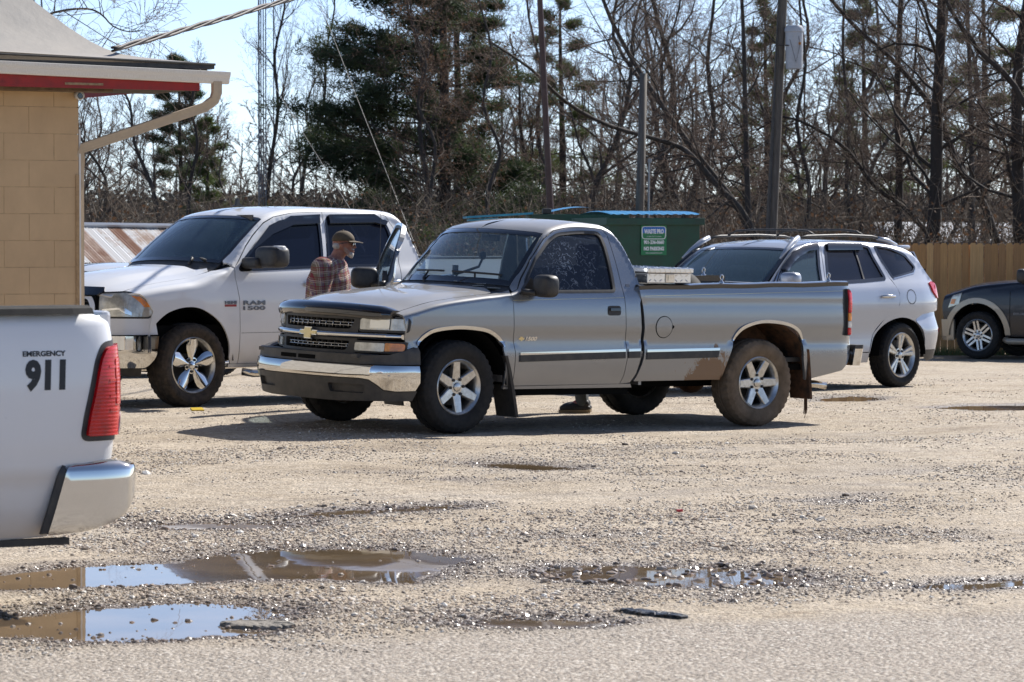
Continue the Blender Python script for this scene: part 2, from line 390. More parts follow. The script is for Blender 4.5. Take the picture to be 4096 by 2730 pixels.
class Body:
    def __init__(s,T,W,side,k,cr,r):
        s.T,s.W,s.sd,s.k,s.cr,s.r=map(pchip,(T,W,side,k,cr,r));s.c={}
    def top(s,x,y): return s.T(x+s.k(x)*y*y)-s.cr(x)*y*y
    def y0(s,x,z): return s.W(x)+s.sd(z)
    def edge(s,x):
        q=round(x,4)
        if q in s.c:return s.c[q]
        r=s.r(x);ze=s.T(x)-r
        for _ in range(8):
            yb=s.y0(x,ze);zt=s.top(x,yb-r);ze=.5*ze+.5*(zt-r)
        s.c[q]=(ze,yb,zt,r);return s.c[q]
    def st(s,x,y):
        ze,yb,zt,r=s.edge(x);return ze+r*math.pi/2+(yb-r-y)
    def pt(s,x,v):
        ze,yb,zt,r=s.edge(x)
        if v<=ze:return (x,s.y0(x,v),v)
        if v<ze+r*math.pi/2:
            a=(v-ze)/r;return (x,yb-r*(1-math.cos(a)),ze+(zt-ze)*math.sin(a))
        y=yb-r-(v-ze-r*math.pi/2);return (x,y,s.top(x,y))
    def rows(s,x):
        ze,yb,zt,r=s.edge(x);return [ze+r*math.pi/2*i/5 for i in range(6)]
CHEVY=Body(T=[(1.2,.9),(.95,1.0),(.86,1.035),(.65,1.09),(.46,1.135),(0,1.19),(-.28,1.215),(-.41,1.245),(-.6,1.44),(-.8,1.65),(-.895,1.735),(-1.0,1.782),(-1.2,1.82),(-1.4,1.835),(-1.7,1.822),(-1.80,1.785),(-1.87,1.71),(-1.93,1.58),(-1.99,1.40),(-2.03,1.2),(-2.05,1.0)],
 W=[(.95,.86),(.8,.92),(.62,.95),(.4,.965),(0,.975),(-2,.97),(-3.4,.978),(-4.1,.972),(-4.4,.96),(-4.5,.93),(-4.55,.89)],
 side=[(.2,-.10),(.40,-.045),(.52,-.014),(.66,0),(.745,-.006),(.785,-.020),(.90,-.006),(1.0,-.008),(1.12,-.018),(1.20,-.036),(1.25,-.058),(1.50,-.15),(1.75,-.27),(1.9,-.36)],
 k=[(1.2,.29),(-1.2,.29),(-1.7,0),(-2.1,0)],cr=[(1,.05),(-.4,.03),(-1,.05),(-2,.07)],r=[(1,.05),(-.4,.045),(-.55,.03),(-.9,.04),(-1.1,.08),(-1.7,.09),(-2.05,.07)])
RAM=Body(T=[(1.2,.95),(1.1,1.08),(.98,1.17),(.7,1.255),(.3,1.315),(0,1.345),(-.22,1.37),(-.3,1.42),(-.6,1.66),(-.85,1.84),(-.95,1.90),(-1.1,1.945),(-1.4,1.98),(-1.8,1.99),(-2.5,1.975),(-2.75,1.95),(-2.83,1.90),(-2.9,1.78),(-2.95,1.6),(-2.99,1.4),(-3.02,1.1)],
 W=[(1.1,.80),(.95,.88),(.75,.95),(.5,.985),(0,1.005),(-.5,.985),(-3,.985),(-3.6,1.0),(-4.3,.985),(-4.7,.96),(-4.8,.90)],
 side=[(.3,-.10),(.42,-.05),(.55,-.02),(.75,-.004),(1.0,0),(1.2,-.015),(1.32,-.045),(1.38,-.075),(1.6,-.16),(1.86,-.28),(2.0,-.37)],
 k=[(1.2,.25),(-1.2,.25),(-2,0),(-3,0)],cr=[(1,.12),(0,.12),(-.4,.05),(-1,.06),(-3,.06)],r=[(1,.09),(-.2,.09),(-.4,.04),(-.9,.05),(-1.1,.1),(-2.7,.1),(-3,.07)])
SF=Body(T=[(1.0,.75),(.85,.9),(.6,1.02),(.2,1.10),(-.1,1.14),(-.17,1.17),(-.5,1.38),(-.8,1.56),(-.92,1.615),(-1.1,1.655),(-1.5,1.69),(-2.0,1.695),(-2.6,1.675),(-2.9,1.645),(-3.15,1.59),(-3.3,1.48),(-3.45,1.3),(-3.56,1.12),(-3.6,.95),(-3.66,.8),(-3.68,.5)],
 W=[(.9,.70),(.7,.82),(.4,.90),(0,.935),(-1,.925),(-2.2,.93),(-2.7,.945),(-3.1,.925),(-3.4,.87),(-3.55,.80),(-3.65,.70),(-3.72,.55)],
 side=[(.2,-.10),(.33,-.05),(.45,-.03),(.6,-.035),(.8,-.015),(.95,0),(1.1,-.02),(1.2,-.06),(1.25,-.085),(1.45,-.17),(1.62,-.26),(1.8,-.38)],
 k=[(1,.3),(-1,.25),(-2,.05),(-2.9,-.02),(-3.7,-.05)],cr=[(1,.1),(-.2,.04),(-1,.05),(-3,.06)],r=[(1,.08),(-.1,.07),(-.3,.04),(-.8,.06),(-1,.09),(-2.8,.12),(-3.7,.12)])
class Sweep:
    """plan path (x,y) for y>=0 mirrored, with inward offset by height"""
    def __init__(s,path,off):
        s.o=pchip(off); U=[0]; 
        for a,b in zip(path,path[1:]): U.append(U[-1]+math.hypot(b[0]-a[0],b[1]-a[1]))
        s.L=U[-1]; X=[(u,p[0]) for u,p in zip(U,path)]; Y=[(u,p[1]) for u,p in zip(U,path)]
        if abs(path[0][1])<1e-9:
            X=[(-u,x) for u,x in X[1:]]+X; Y=[(-u,-y) for u,y in Y[1:]]+Y
        s.X=pchip(X); s.Y=pchip(Y)
    def nrm(s,u):
        e=.01; dx=s.X(u+e)-s.X(u-e);dy=s.Y(u+e)-s.Y(u-e);l=math.hypot(dx,dy); return (dy/l,-dx/l)
    def pt(s,u,z):
        n=s.nrm(u);o=s.o(z); return (s.X(u)+n[0]*o,s.Y(u)+n[1]*o,z)
# ---------------------------------------------------------------- wheels
def wheel(parent,loc,R,wd,rim,style,tmat,side=1,rot=0,steer=0,parts=True,metal='alu'):
    w=empty('wheel',loc); w.parent=parent; w.rotation_euler=(0,rot,steer) if side>0 else (0,rot,steer+math.pi)
    h=wd/2; rr=rim+.012
    prof=[(rr,-h*.80),(rr+.03,-h*.97),(rr+(R-rr)*.5,-h*1.04),(R-.035,-h*.98),(R-.012,-h*.86),(R,-h*.62),(R,-h*.2),(R-.009,-h*.17),(R-.009,-h*.06),(R,-h*.03),(R,h*.03),(R-.009,h*.06),(R-.009,h*.17),(R,h*.2),(R,h*.62),(R-.012,h*.86),(R-.035,h*.98),(R-.05,h*1.035),(rr+(R-rr)*.5,h*1.04),(rr+.045,h*1.0),(rr+.04,h*.97),(rr+.02,h*.93),(rr,h*.80)]
    def fn(i,j,r):
        if i in (5,6,13,14) : return r-(.009 if (j+(i in(6,13)))%3==0 else 0)
        if i in (3,4,15,16): return r-(.010 if j%3==0 else 0)
        return r
    MB().lathe(prof,120 if parts else 60,fn=fn).build('tyre',tmat,w,True,auto=32)
    # rim: barrel + lip
    q=rim; dk=M['void']
    MB().lathe([(q+.012,-h*.8),(q-.02,-h*.6),(q-.03,h*.35),(q-.02,h*.6),(q-.012,h*.72),(q-.004,h*.80),(q+.010,h*.90),(q+.018,h*.86),(q+.016,h*.78)],64).build('rim',M[metal],w,True,auto=40)
    MB().lathe([(.001,-.02),(q*.72,-.02),(q*.74,-.035)],32).build('brake_disc',M['greyplastic'],w)
    MB().lathe([(.001,-h*.7),(q*.98,-h*.7)],24).build('wheel_back',dk,w)
    f=h*.62
    def sp(a,r0,r1,w0,w1,t,mt,name='spoke',y0=0,y1=0,taper=0):
        mb=MB(); c,s_=math.cos(a),math.sin(a)
        def F(u,v,hh): # u radial, v tangential, hh depth
            return (u*c-v*s_,hh,u*s_+v*c)
        N=6; top=[];bot=[]
        for i in range(N+1):
            k=i/N; r=r0+(r1-r0)*k; ww=w0+(w1-w0)*k; d=f+y0+(y1-y0)*k
            top.append((r,ww,d))
        b=len(mb.V)
        for r,ww,d in top:
            mb.V+= [F(r,-ww/2-.006,d-t),F(r,-ww/2,d-.006),F(r,-ww/2+.008,d),F(r,ww/2-.008,d),F(r,ww/2,d-.006),F(r,ww/2+.006,d-t)]
        for i in range(N):
            for j in range(5): mb.F.append((b+i*6+j,b+i*6+j+1,b+(i+1)*6+j+1,b+(i+1)*6+j))
        mb.F.append(tuple(b+j for j in range(6))); mb.F.append(tuple(b+N*6+j for j in range(6))[::-1])
        return mb.build(name,mt,w,True,auto=30)
    if style=='six':
        for k in range(6):
            a=math.radians(90+60*k); sp(a,.055,q-.008,.088,.070,.035,M[metal],y0=.0,y1=.022)
            sp(a,.105,q-.04,.046,.036,.02,M['alud'],'spoke_pocket',y0=-.0045+.005,y1=.0168)
        nl=6;lr=.070
    elif style=='petal':
        for k in range(5):
            a=math.radians(90+72*k); mb=MB(); c,s_=math.cos(a),math.sin(a); N=9
            for i in range(N+1):
                t=i/N; r=.045+(q-.05)*t; ww=.020+.052*math.sin(min(1,t*1.12)*math.pi*.60)**1.3*(1-.35*max(0,t-.75)*4*.4); d=f-.012+.03*t
                for j in range(9):
                    v=(j-4)/4; mb.V.append((r*c-v*ww*s_, d+.022*(1-v*v)-.01*abs(v)**3*3*.0, r*s_+v*ww*c))
            for i in range(N):
                for j in range(8): mb.F.append((i*9+j,i*9+j+1,(i+1)*9+j+1,(i+1)*9+j))
            for j in (0,8):
                pass
            mb.build('spoke',M['chrome'],w,True)
        nl=5;lr=.062
    elif style=='ten':
        for k in range(5):
            for s2 in (-1,1):
                a=math.radians(90+72*k)+s2*.14; sp(a,.045,q-.006,.030,.052,.03,M[metal],y0=0,y1=.02)
        nl=5;lr=.055
    else:
        for k in range(6):
            for s2 in (-1,1):
                a0=math.radians(60*k+30); mb=MB(); 
                o=s2*.030; c,s_=math.cos(a0),math.sin(a0)
                for r,d in ((.05,f),(q-.005,f+.015)):
                    for vv,dd in ((-.020,-.03),(-.016,0),(.016,0),(.020,-.03)): v=o+vv; mb.V.append((r*c-v*s_,d+dd,r*s_+v*c))
                for j in range(3): mb.F.append((j,j+1,4+j+1,4+j))
                mb.build('spoke',M[metal],w)
        nl=6;lr=.06
    MB().lathe([(.001,f+.018),(.028,f+.017),(.036,f+.012),(.040,f+.002),(.085,f-.001),(.088,f-.03)],32).build('hub_cap',M[metal] if style!='petal' else M['chrome'],w,True,auto=35)
    for k in range(nl):
        a=math.radians(90+360/nl*(k+.5)); MB().lathe([(.013,f-.01),(.013,f+.012),(.009,f+.016),(.001,f+.016)],8,o=(lr*math.cos(a),0,lr*math.sin(a))).build('lug_nut',M['blk'],w)
    return w
def wheelwell(parent,cx,cz,R,y1,y0=.45,a0=0,a1=180):
    mb=MB();n=20
    for i in range(n+1):
        a=math.radians(a0+(a1-a0)*i/n)
        for y in (y1,y0): mb.V.append((cx+R*math.cos(a),y,cz+R*math.sin(a)))
    for i in range(n): mb.F.append((2*i,2*i+1,2*i+3,2*i+2))
    b=len(mb.V); mb.V.append((cx,y0,cz))
    for i in range(n): mb.F.append((b,2*i+1,2*i+3))
    return mb.build('wheel_well',M['void'],parent)
def quad(a,b,c,d): return [a,b,c,d]
def mirror_map(f,sg): return (lambda u,v:(lambda p:(p[0],p[1]*sg,p[2]))(f(u,v)))
def pose(o,x,y,z,yaw,pi=0,ro=0):
    R=Matrix.Rotation(math.radians(yaw),4,'Z')@Matrix.Rotation(math.radians(pi),4,'Y')@Matrix.Rotation(math.radians(ro),4,'X'); o.matrix_world=Matrix.Translation((x,y,z))@R
# ================================================================ silver-grey pickup
def build_chevy():
    T=empty('pickup_truck',label='pewter grey regular cab pickup truck with muddy rear wheel, in the middle of the lot',cat='pickup truck')
    B=CHEVY; S={1:B.pt,-1:mirror_map(B.pt,-1)}; P=M['pewter']; rows=B.rows; t=lambda x,y:(x,B.st(x,y))
    arch=smoothpoly([(.44,.735),(.42,.765),(.35,.826),(.247,.868),(.013,.888),(-.241,.868),(-.365,.822),(-.443,.755),(-.458,.72)],False,4)
    rarch=smoothpoly([(-3.035,.72),(-3.06,.79),(-3.147,.875),(-3.298,.925),(-3.46,.938),(-3.66,.918),(-3.80,.868),(-3.868,.79),(-3.89,.72)],False,4)
    hoodx=lambda y:.845-.30*y*y
    glass=rc([(-.705,1.212),(-1.2,1.212),(-1.693,1.218),(-1.70,1.33),(-1.692,1.60),(-1.672,1.72),(-1.45,1.728),(-1.19,1.703),(-1.07,1.64),(-.88,1.482),(-.75,1.32)],[.02,0,.03,0,0,.06,.1,.05,.05,0,0])
    door=[(-.590,.400),(-.586,.695),(-.575,.745),(-.566,1.05),(-.555,1.20),(-.60,1.245),(-.66,1.262),(-.73,1.352),(-.86,1.512),(-1.04,1.668),(-1.16,1.735),(-1.30,1.762),(-1.60,1.765),(-1.71,1.752),(-1.752,1.70),(-1.762,1.567),(-1.778,1.373),(-1.785,1.235),(-1.797,1.07),(-1.808,.75),(-1.822,.634),(-1.80,.47),(-1.775,.405)]
    for sg in (1,-1):
        Mp=S[sg]; ref=(0,sg,.25)
        Bd=lambda u,v:(lambda q:(q[0],q[1]+(0 if v<1.12 else (v-1.12)*.22),q[2]))((u,B.W(u)+B.sd(v),v))
        Mb=mirror_map(Bd,sg)
        fen=[(.545,.70),(.569,.97)]+[t(.60,.84)]+[t(x,.84) for x in (.4,.2,0,-.2,-.36)]+[t(-.60,.835),(-.553,1.205),(-.560,1.05),(-.569,.745),(-.580,.695),(-.584,.40),(-.50,.40)]+[(-.49,.6),(-.462,.70)]+arch[::-1]+[(.46,.70)]
        panel('fender',Mp,fen,P,T,ref=ref,rows=rows)
        xf=None
        if sg<0:
            hx,hy=-.56,-.93; xf=Matrix.Translation((hx,hy,0))@Matrix.Rotation(math.radians(62),4,'Z')@Matrix.Translation((-hx,-hy,0))
        d=panel('door',Mp,door,P,T,holes=[offs(glass,.012)],ref=ref,rows=rows,fl=.045,xf=xf)
        panel('window_seal',Mp,offs(glass,.016),M['blk'],d,holes=[offs(glass,-.012)],off=.003,fl=.02,ref=ref,xf=xf,step=.1)
        panel('window',Mp,offs(glass,-.008),M['dirtyglass'] if sg>0 else M['ws'],d,off=-.014,fl=0,ref=ref,xf=xf)
        # handle
        hb=rc([(-1.60,1.005),(-1.60,1.09),(-1.742,1.09),(-1.742,1.005)],.028)
        h=panel('door_handle',Mp,hb,M['blk'],d,off=.006,fl=.012,ref=ref,xf=xf,step=.04)
        panel('handle_lever',Mp,rc([(-1.615,1.045),(-1.615,1.068),(-1.73,1.068),(-1.73,1.045)],.006),M['blkgloss'],d,off=.022,fl=.016,ref=ref,xf=xf,step=.04)
        for nm,u0,u1,par in (('door_moulding',-.63,-1.795,d),('cab_moulding',-1.832,-1.965,T)):
            k=.018; z=lambda u:.668+(-.6-u)*.0205
            w=panel(nm,Mp,[(u0,z(u0)-.062),(u0,z(u0)-.004),(u1,z(u1)-.004),(u1,z(u1)-.062)],M['blk'],par,off=.012,fl=.012,ref=ref,xf=xf if par is d else None,step=.12)
            panel('chrome_strip',Mp,[(u0,z(u0)-.004),(u0,z(u0)+.018),(u1,z(u1)+.018),(u1,z(u1)-.004)],M['chrome'],par,off=.013,fl=.013,ref=ref,xf=xf if par is d else None,step=.12)
        z=lambda u:.700+(-2.03-u)*.016
        # cab: pillars, roof half, corner, back wall
        cab=[(-.60,1.258),t(-.61,.86),t(-.635,.80)]+[t(-.46-.29*y*y-.0,y) if 0 else t(x,y) for x,y in ((-.74,.795),(-.84,.775),(-.94,.755),(-1.045,.722))]+[t(-.905-.29*y*y,y) for y in (.65,.55,.45,.35,.2,.1,0.0)]+[t(-1.2,0),t(-1.6,0),t(-1.875,0),t(-1.875,.45),t(-1.885,.60),t(-1.985,.66),t(-1.985,0),t(-2.03,0),t(-2.03,.7),(-2.028,1.25),(-2.0,1.21),(-1.965,1.11),(-1.982,.9),(-1.984,.774),(-1.978,.633),(-1.94,.493),(-1.89,.415),(-1.782,.405),(-1.806,.47),(-1.828,.634),(-1.814,.75),(-1.803,1.07),(-1.791,1.235),(-1.784,1.373),(-1.768,1.567),(-1.758,1.70),(-1.714,1.758),(-1.60,1.772),(-1.30,1.769),(-1.155,1.742),(-1.03,1.674),(-.85,1.518),(-.72,1.357),(-.655,1.267)]
        panel('cab_shell',Mp,cab,P,T,ref=(0,sg*.3,1),rows=rows,us=[-1.83,-1.86,-1.88,-1.9,-1.92,-1.94,-1.96,-1.98,-2.0,-2.01,-2.02],step=.06,du=.05)
        panel('rocker_panel',Mp,[(-.50,.37),(-.50,.393),(-1.9,.403),(-1.92,.37)],P,T,ref=ref,fl=.03)
        # bed side
        bs=[(-1.955,1.262)]+smoothpoly([(-1.975,1.167),(-1.999,1.083),(-2.018,.9),(-2.018,.788),(-2.012,.633),(-1.965,.493),(-1.931,.425)],False,3)+[(-2.93,.43),(-2.985,.60)]+rarch+[(-3.90,.60),(-3.955,.415),(-4.40,.50),(-4.47,.56),(-4.535,.70),(-4.54,.80),(-4.512,.86),(-4.50,1.23),(-4.47,1.30)]
        z2=lambda x:1.262+(-1.95-x)*.0195
        Bd=lambda u,v:(lambda q:(q[0],q[1]+(0 if v<1.12 else (v-1.12)*.22),q[2]))((u,B.W(u)+B.sd(v),v))
        Mb=mirror_map(Bd,sg)
        panel('bed_side',Mb,bs,P,T,ref=ref,fl=.03)
        mb=MB()
        for i in range(14):
            x=-1.955-2.515*i/13; zz=z2(x)+(.004*math.sin(i*1.7)); y=Bd(x,1.25)[1]
            for yy,dz in ((y+.008,-.030),(y+.010,.004),(y-.02,.014),(y-.085,.014),(y-.09,-.35)): mb.V.append((x,yy*sg,zz+dz))
        for i in range(13):
            for j in range(4): mb.F.append((i*5+j,i*5+j+1,(i+1)*5+j+1,(i+1)*5+j))
        mb.build('bed_rail_cap',M['blkgloss'] ,T,True,auto=40)
        MB().box((-3.2,sg*.87,1.12),(2.5,.02,.28)).build('bed_inner_wall',M['blk'],T)
        for x in (-2.95 if sg>0 else -3.0,-4.25):
            y=sg*(Bd(x,1.25)[1]-.05); a=MB(); zz=z2(x)+.014
            a.lathe([(.022,0),(.022,.014),(.012,.018),(.010,.03)],12,'z',o=(x,y,zz)); a.tube([(x+.018*math.cos(q),y,zz+.05+.024*math.sin(q)) for q in [math.pi*2*i/12 for i in range(13)]],.006,6,False); a.build('tie_down_ring',M['chrome'],T,True)
        panel('bed_moulding',Mb,[(-2.04,z(-2.04)-.082),(-2.04,z(-2.04)-.018),(-2.875,z(-2.9)-.020),(-2.862,z(-2.9)-.082)],M['blk'],T,off=.012,fl=.012,ref=ref,step=.12)
        panel('chrome_strip',Mb,[(-2.04,z(-2.04)-.018),(-2.04,z(-2.04)+.005),(-2.88,z(-2.9)+.003),(-2.875,z(-2.9)-.020)],M['chrome'],T,off=.013,fl=.013,ref=ref,step=.12)
        if sg>0:
            fd=[(-2.239+.094*math.cos(q),.903+.096*math.sin(q)) for q in [math.pi*2*i/28 for i in range(28)]]
            panel('fuel_door',Mb,offs(fd,-.004),P,T,off=.004,fl=.006,ref=ref); panel('fuel_door_gap',Mb,offs(fd,.003),M['void'],T,holes=[offs(fd,-.004)],off=.0015,fl=0,ref=ref)
            panel('fuel_door_latch',Mb,rc([(-2.326,.885),(-2.326,.922),(-2.352,.915),(-2.352,.897)],.008),M['void'],T,off=.004,fl=.004,ref=ref)
            a=text_on('lettering',"1500",Mp,-.695,-.825,.786,.824,M['chrome'],d,bold=.05,shear=.25,ref=ref,off=.002,th=.004)
            panel('bowtie_badge',Mp,[(-.632,.795),(-.627,.812),(-.643,.812),(-.640,.822),(-.668,.822),(-.671,.812),(-.688,.812),(-.684,.795),(-.668,.795),(-.666,.785),(-.648,.785),(-.650,.795)],M['bowtie'],d,off=.004,fl=.004,ref=ref,step=.05)
            panel('roof_pillar_badge',Mp,rc([(-1.835,1.255),(-1.835,1.278),(-1.875,1.278),(-1.875,1.255)],.003),M['silverb'],T,off=.004,fl=.004,ref=ref)
            # pin stripe
            panel('pin_stripe',Mp,[(-.56,1.132),(-.56,1.135),(-1.79,1.163),(-1.79,1.160)],M['bowtie'],d,off=.0012,fl=0,ref=ref,step=.12)
            panel('pin_stripe',Mb,[(-2.02,1.175),(-2.02,1.178),(-4.48,1.238),(-4.48,1.235)],M['bowtie'],T,off=.0012,fl=0,ref=ref,step=.12)
        # crease line (body step)
        for nm,c,inn in (('wheel_arch_trim',arch,None),('wheel_arch_trim',rarch,None)):
            c=c[2:-2] if c is arch else c[3:-3]
            cx=sum(p[0] for p in c)/len(c); o=[]
            for i in range(len(c)):
                a=c[max(i-1,0)];b=c[min(i+1,len(c)-1)];dx,dz=b[0]-a[0],b[1]-a[1];l=math.hypot(dx,dz); n=(dz/l,-dx/l)
                if n[1]<0 : n=(-n[0],-n[1])
                wv=.030*min(1,.45+min(i,len(c)-1-i)/6); o.append((c[i][0]+n[0]*wv,c[i][1]+n[1]*wv))
            a_=[(p[0],p[1]+.001) for p in c]
            panel(nm,Mp if c[0][0]>-2 else Mb,a_+o[::-1],M['chrome'],T,off=.012,fl=.035,ref=ref,step=.06)
        wheelwell(T,-.01,.41,.50,sg*.955,sg*.5); wheelwell(T,-3.455,.43,.53,sg*.955,sg*.5).data.materials[0]=M['mudflap']
        # mud flaps
        for x0,x1,zt,zb,y0,y1,mt,nm in ((-.47,-.60,.66,.13,.70,.99,M['blk'],'mud_flap'),(-3.93,-3.985,.70,.24,.70,.985,M['mudflap'],'mud_flap')):
            mb=MB(); N=5
            for i in range(N+1):
                k=i/N; xx=x0+(x1-x0)*k**.8; zz=zt+(zb-zt)*k
                for yy,dx in ((y0,0),(y1-.01,0),(y1,-.02),(y1-.01,-.03),(y0,-.02)): mb.V.append((xx+dx,sg*yy,zz))
            for i in range(N):
                for j in range(5): mb.F.append((i*5+j,i*5+(j+1)%5,(i+1)*5+(j+1)%5,(i+1)*5+j))
            mb.F.append(tuple(N*5+j for j in range(5))); mb.build(nm,mt,T)
        if sg>0:
            mb=MB()
            for i in range(7): xx=-3.99-.012*i; mb.tube([(xx,.93-.02*i,.27),(xx-.004,.93-.02*i,.15-.05*random.random()),(xx+.006,.93-.02*i,.11-.06*random.random())],.0035,4)
            mb.build('hanging_mud',M['mudflap'],T)
        # mirrors
        if 1:
            mz=1.0
            mb=MB(); A=[]
            import itertools
            cx,cy,cz=(-.80,1.115,1.235)
            def sq(v):
                f=lambda a:math.copysign(abs(a)**.55,a); return Vector((f(v.x),f(v.y),f(v.z)))
            mb.sphere((-.795,1.105,1.262),(.075,.125,.098),20,14,sq); mb.tube([(-.665,.93,1.212),(-.71,.97,1.205),(-.75,1.03,1.20)],[.05,.045,.05],10,flat=.6)
            V=[Vector((v[0],v[1]*sg,v[2])) for v in mb.V]; mb.V=[tuple(v) for v in V]
            mb.build('side_mirror',M['blk'],T,True,xf=xf)
            b2=MB().prism([(-.665,1.215),(-.80,1.215),(-.79,1.30),(-.755,1.33)],.905*sg,.945*sg,lambda u,v,h:(u,h,v)); b2.build('mirror_base',M['blk'],T,xf=xf)
        # tail lamp
        tl=[(-4.452,1.25),(-4.535,1.21),(-4.545,1.05),(-4.545,.88),(-4.525,.825),(-4.462,.825)]
        def Ml(u,v): # wraps the corner
            y=.962-max(0,(-4.47-u))*1.3-(.0 if v<1.15 else (v-1.15)*.2); return (u,y*sg,v)
        cuts=[1.255,1.02,.945,.885,.82]
        for a,b,mt,nm in ((1.245,1.035,M['redl'],'tail_lamp'),(1.03,.958,M['amber'],'turn_lamp'),(.953,.898,M['whl'],'reverse_lamp'),(.893,.83,M['redl'],'tail_lamp')):
            panel(nm,Ml,[(-4.435,b),(-4.435,a),(-4.53,a-(.03 if a>1.2 else 0)),(-4.545,b)],mt,T,off=.016,fl=.03,ref=(-.3,sg,0),step=.05)
        panel('tail_lamp_bezel',Ml,[(-4.425,.822),(-4.425,1.255),(-4.54,1.23),(-4.555,.822)],M['blk'],T,off=.008,fl=.03,ref=(-.3,sg,0),step=.06)
    # hood (both halves in one)
    def Mt(u,v): p=B.pt(u,B.st(u,abs(v))); return (p[0],math.copysign(p[1],v) if v else 0.0,p[2])
    hood=[(hoodx(y),y) for y in np.linspace(-.80,.80,17)]+[(.615,.835)]+[(x,.832) for x in (.4,.2,0,-.2)]+[(-.36,.825),(-.43,.80),(-.47,.74)]
    rear=[(-.405-.29*y*y+ .02,y) for y in np.linspace(.62,-.62,13)]
    hood=hood+rear+[(-.47,-.74),(-.43,-.80),(-.36,-.825)]+[(x,-.832) for x in (-.2,0,.2,.4)]+[(.615,-.835)]
    def Mh(u,v):
        p=Mt(u,v); a=abs(v); s=max(0,min(1,(.80-a)/.22)); s=s*s*(3-2*s); f=max(0,min(1,(u+.6)/1.3)); return (p[0],p[1],p[2]+.018*s*(.4+f*.6))
    h=panel('hood',Mh,hood,P,T,ref=(.2,0,1),step=.06,fl=.03)
    cowl=[(-.392-.29*y*y,y) for y in np.linspace(-.66,.66,13)]+[(-.56,.80),(-.65,.83)]+[(-.49-.29*y*y,y) for y in np.linspace(.80,-.80,15)]+[(-.65,-.83),(-.56,-.80)]
    panel('cowl_grille',Mt,cowl,M['blk'],T,off=-.012,ref=(.2,0,1),step=.06)
    ws=[(-.455-.29*y*y,y) for y in np.linspace(-.79,.79,15)]+[(-.74,.792),(-.84,.772),(-.94,.750),(-1.045,.718)]+[(-.902-.29*y*y,y) for y in np.linspace(.68,-.68,13)]+[(-1.045,-.718),(-.94,-.750),(-.84,-.772),(-.74,-.792)]
    panel('windshield_seal',Mt,ws,M['blkgloss'],T,holes=[offs(ws,-.045)],off=-.002,fl=0,ref=(.5,0,1),step=.08,us=[-.9,-.92,-.95,-.98])
    panel('windshield',Mt,ws,M['ws'],T,off=-.006,fl=0,ref=(.5,0,1),step=.08)
    rw=[(-1.872,-.52),(-1.872,.52),(-1.988,.62),(-1.988,-.62)]
    panel('rear_window',lambda u,v:(u,v,B.top(u,v)),rw,M['tintm'],T,off=-.005,fl=0,ref=(-1,0,.4),step=.06,us=[-1.9,-1.92,-1.94,-1.96])
    MB().box((-2.035,0,.82),(.03,1.78,.86)).build('cab_back_panel',P,T)
    # wipers
    for y0,y1,x0 in ((.55,.0,-.50),(-.12,-.62,-.50)):
        mb=MB(); pv=Vector((-.49-.29*y0*y0*.6,y0-.05,1.262)); tip=Vector((-.505-.29*y1*y1,y1,1.30)); 
        a=[];N=8
        for i in range(N+1):
            y=y0+.12+(y1-y0)*i/N; x=-.515-.29*y*y; a.append((x,y,B.top(x,abs(y))+.022))
        mb.tube(a,.010,6); mid=a[4]; mb.tube([(-.455-.29*y0*y0,y0-.08,1.245),(-.48-.29*y0*y0*.8,y0-.14,1.29),mid],[.016,.012,.008],6,flat=.6); mb.build('wiper',M['blk'],T,True)
    # antenna
    MB().tube([(-.42,-.86,1.20),(-.43,-.86,1.6),(-.43,-.86,2.06)],[.004,.0025,.002],6).build('antenna',M['blk'],T)
    # front end
    Xf=lambda y:.872-.36*abs(y)**2.2
    F=lambda u,v:(Xf(u)+(v-.82)*-.12,u,v); fr=(1,0,0)
    def FP(nm,o,m,off,fl=.03,holes=(),step=.08,par=T): return panel(nm,F,o,m,par,holes=holes,off=off,fl=fl,ref=fr,step=step)
    FP('grille_back',[(-.93,.66),(.93,.66),(.93,1.0),(-.93,1.0)],M['void'],-.10,0)
    so=rc([(-.55,.66),(.55,.66),(.555,.985),(-.555,.985)],.02)
    up=rc([(-.475,.872),(.475,.872),(.515,.955),(-.515,.955)],.025); lo=rc([(-.485,.772),(.485,.772),(.455,.692),(-.455,.692)],.025)
    FP('grille_surround',so,M['greyplastic'],0,.08,holes=[up,lo])
    for z0,z1,w0,w1 in ((.878,.950,.478,.508),(.698,.766,.458,.482)):
        mb=MB()
        for k in range(2):
            z=z0+(z1-z0)*(k+1)/3; ww=w0+(w1-w0)*(k+1)/3; mb.tube([(Xf(y)-.02+(z-.82)*-.12,y,z) for y in np.linspace(-ww,ww,15)],.0035,6)
        for k in range(11):
            y=-w0+.04+(2*w0-.08)*k/10; mb.tube([(Xf(y)-.02,y,z0),(Xf(y)-.03,y,z1)],.003,6)
        mb.build('grille_mesh',M['chrome'],T,True)
        mb=MB()
        for k in range(11):
            y=-w0+.04+(2*w0-.08)*k/10; mb.box((Xf(y)-.07,y,(z0+z1)/2),(.03,.012,z1-z0))
        mb.build('grille_fins',M['greyplastic'],T)
    # chrome bar swept
    mb=MB();ys=np.linspace(-.93,.93,33); pr=[(-.02,-.028),(.012,-.026),(.026,-.012),(.030,.004),(.024,.018),(.010,.026),(-.02,.028)]
    for y in ys:
        e=1-.25*max(0,(abs(y)-.8)/.13)
        for dx,dz in pr: mb.V.append((Xf(y)+dx*e+.004,y,.820+dz*e))
    n=len(pr)
    for i in range(len(ys)-1):
        for j in range(n-1): mb.F.append((i*n+j,i*n+j+1,(i+1)*n+j+1,(i+1)*n+j))
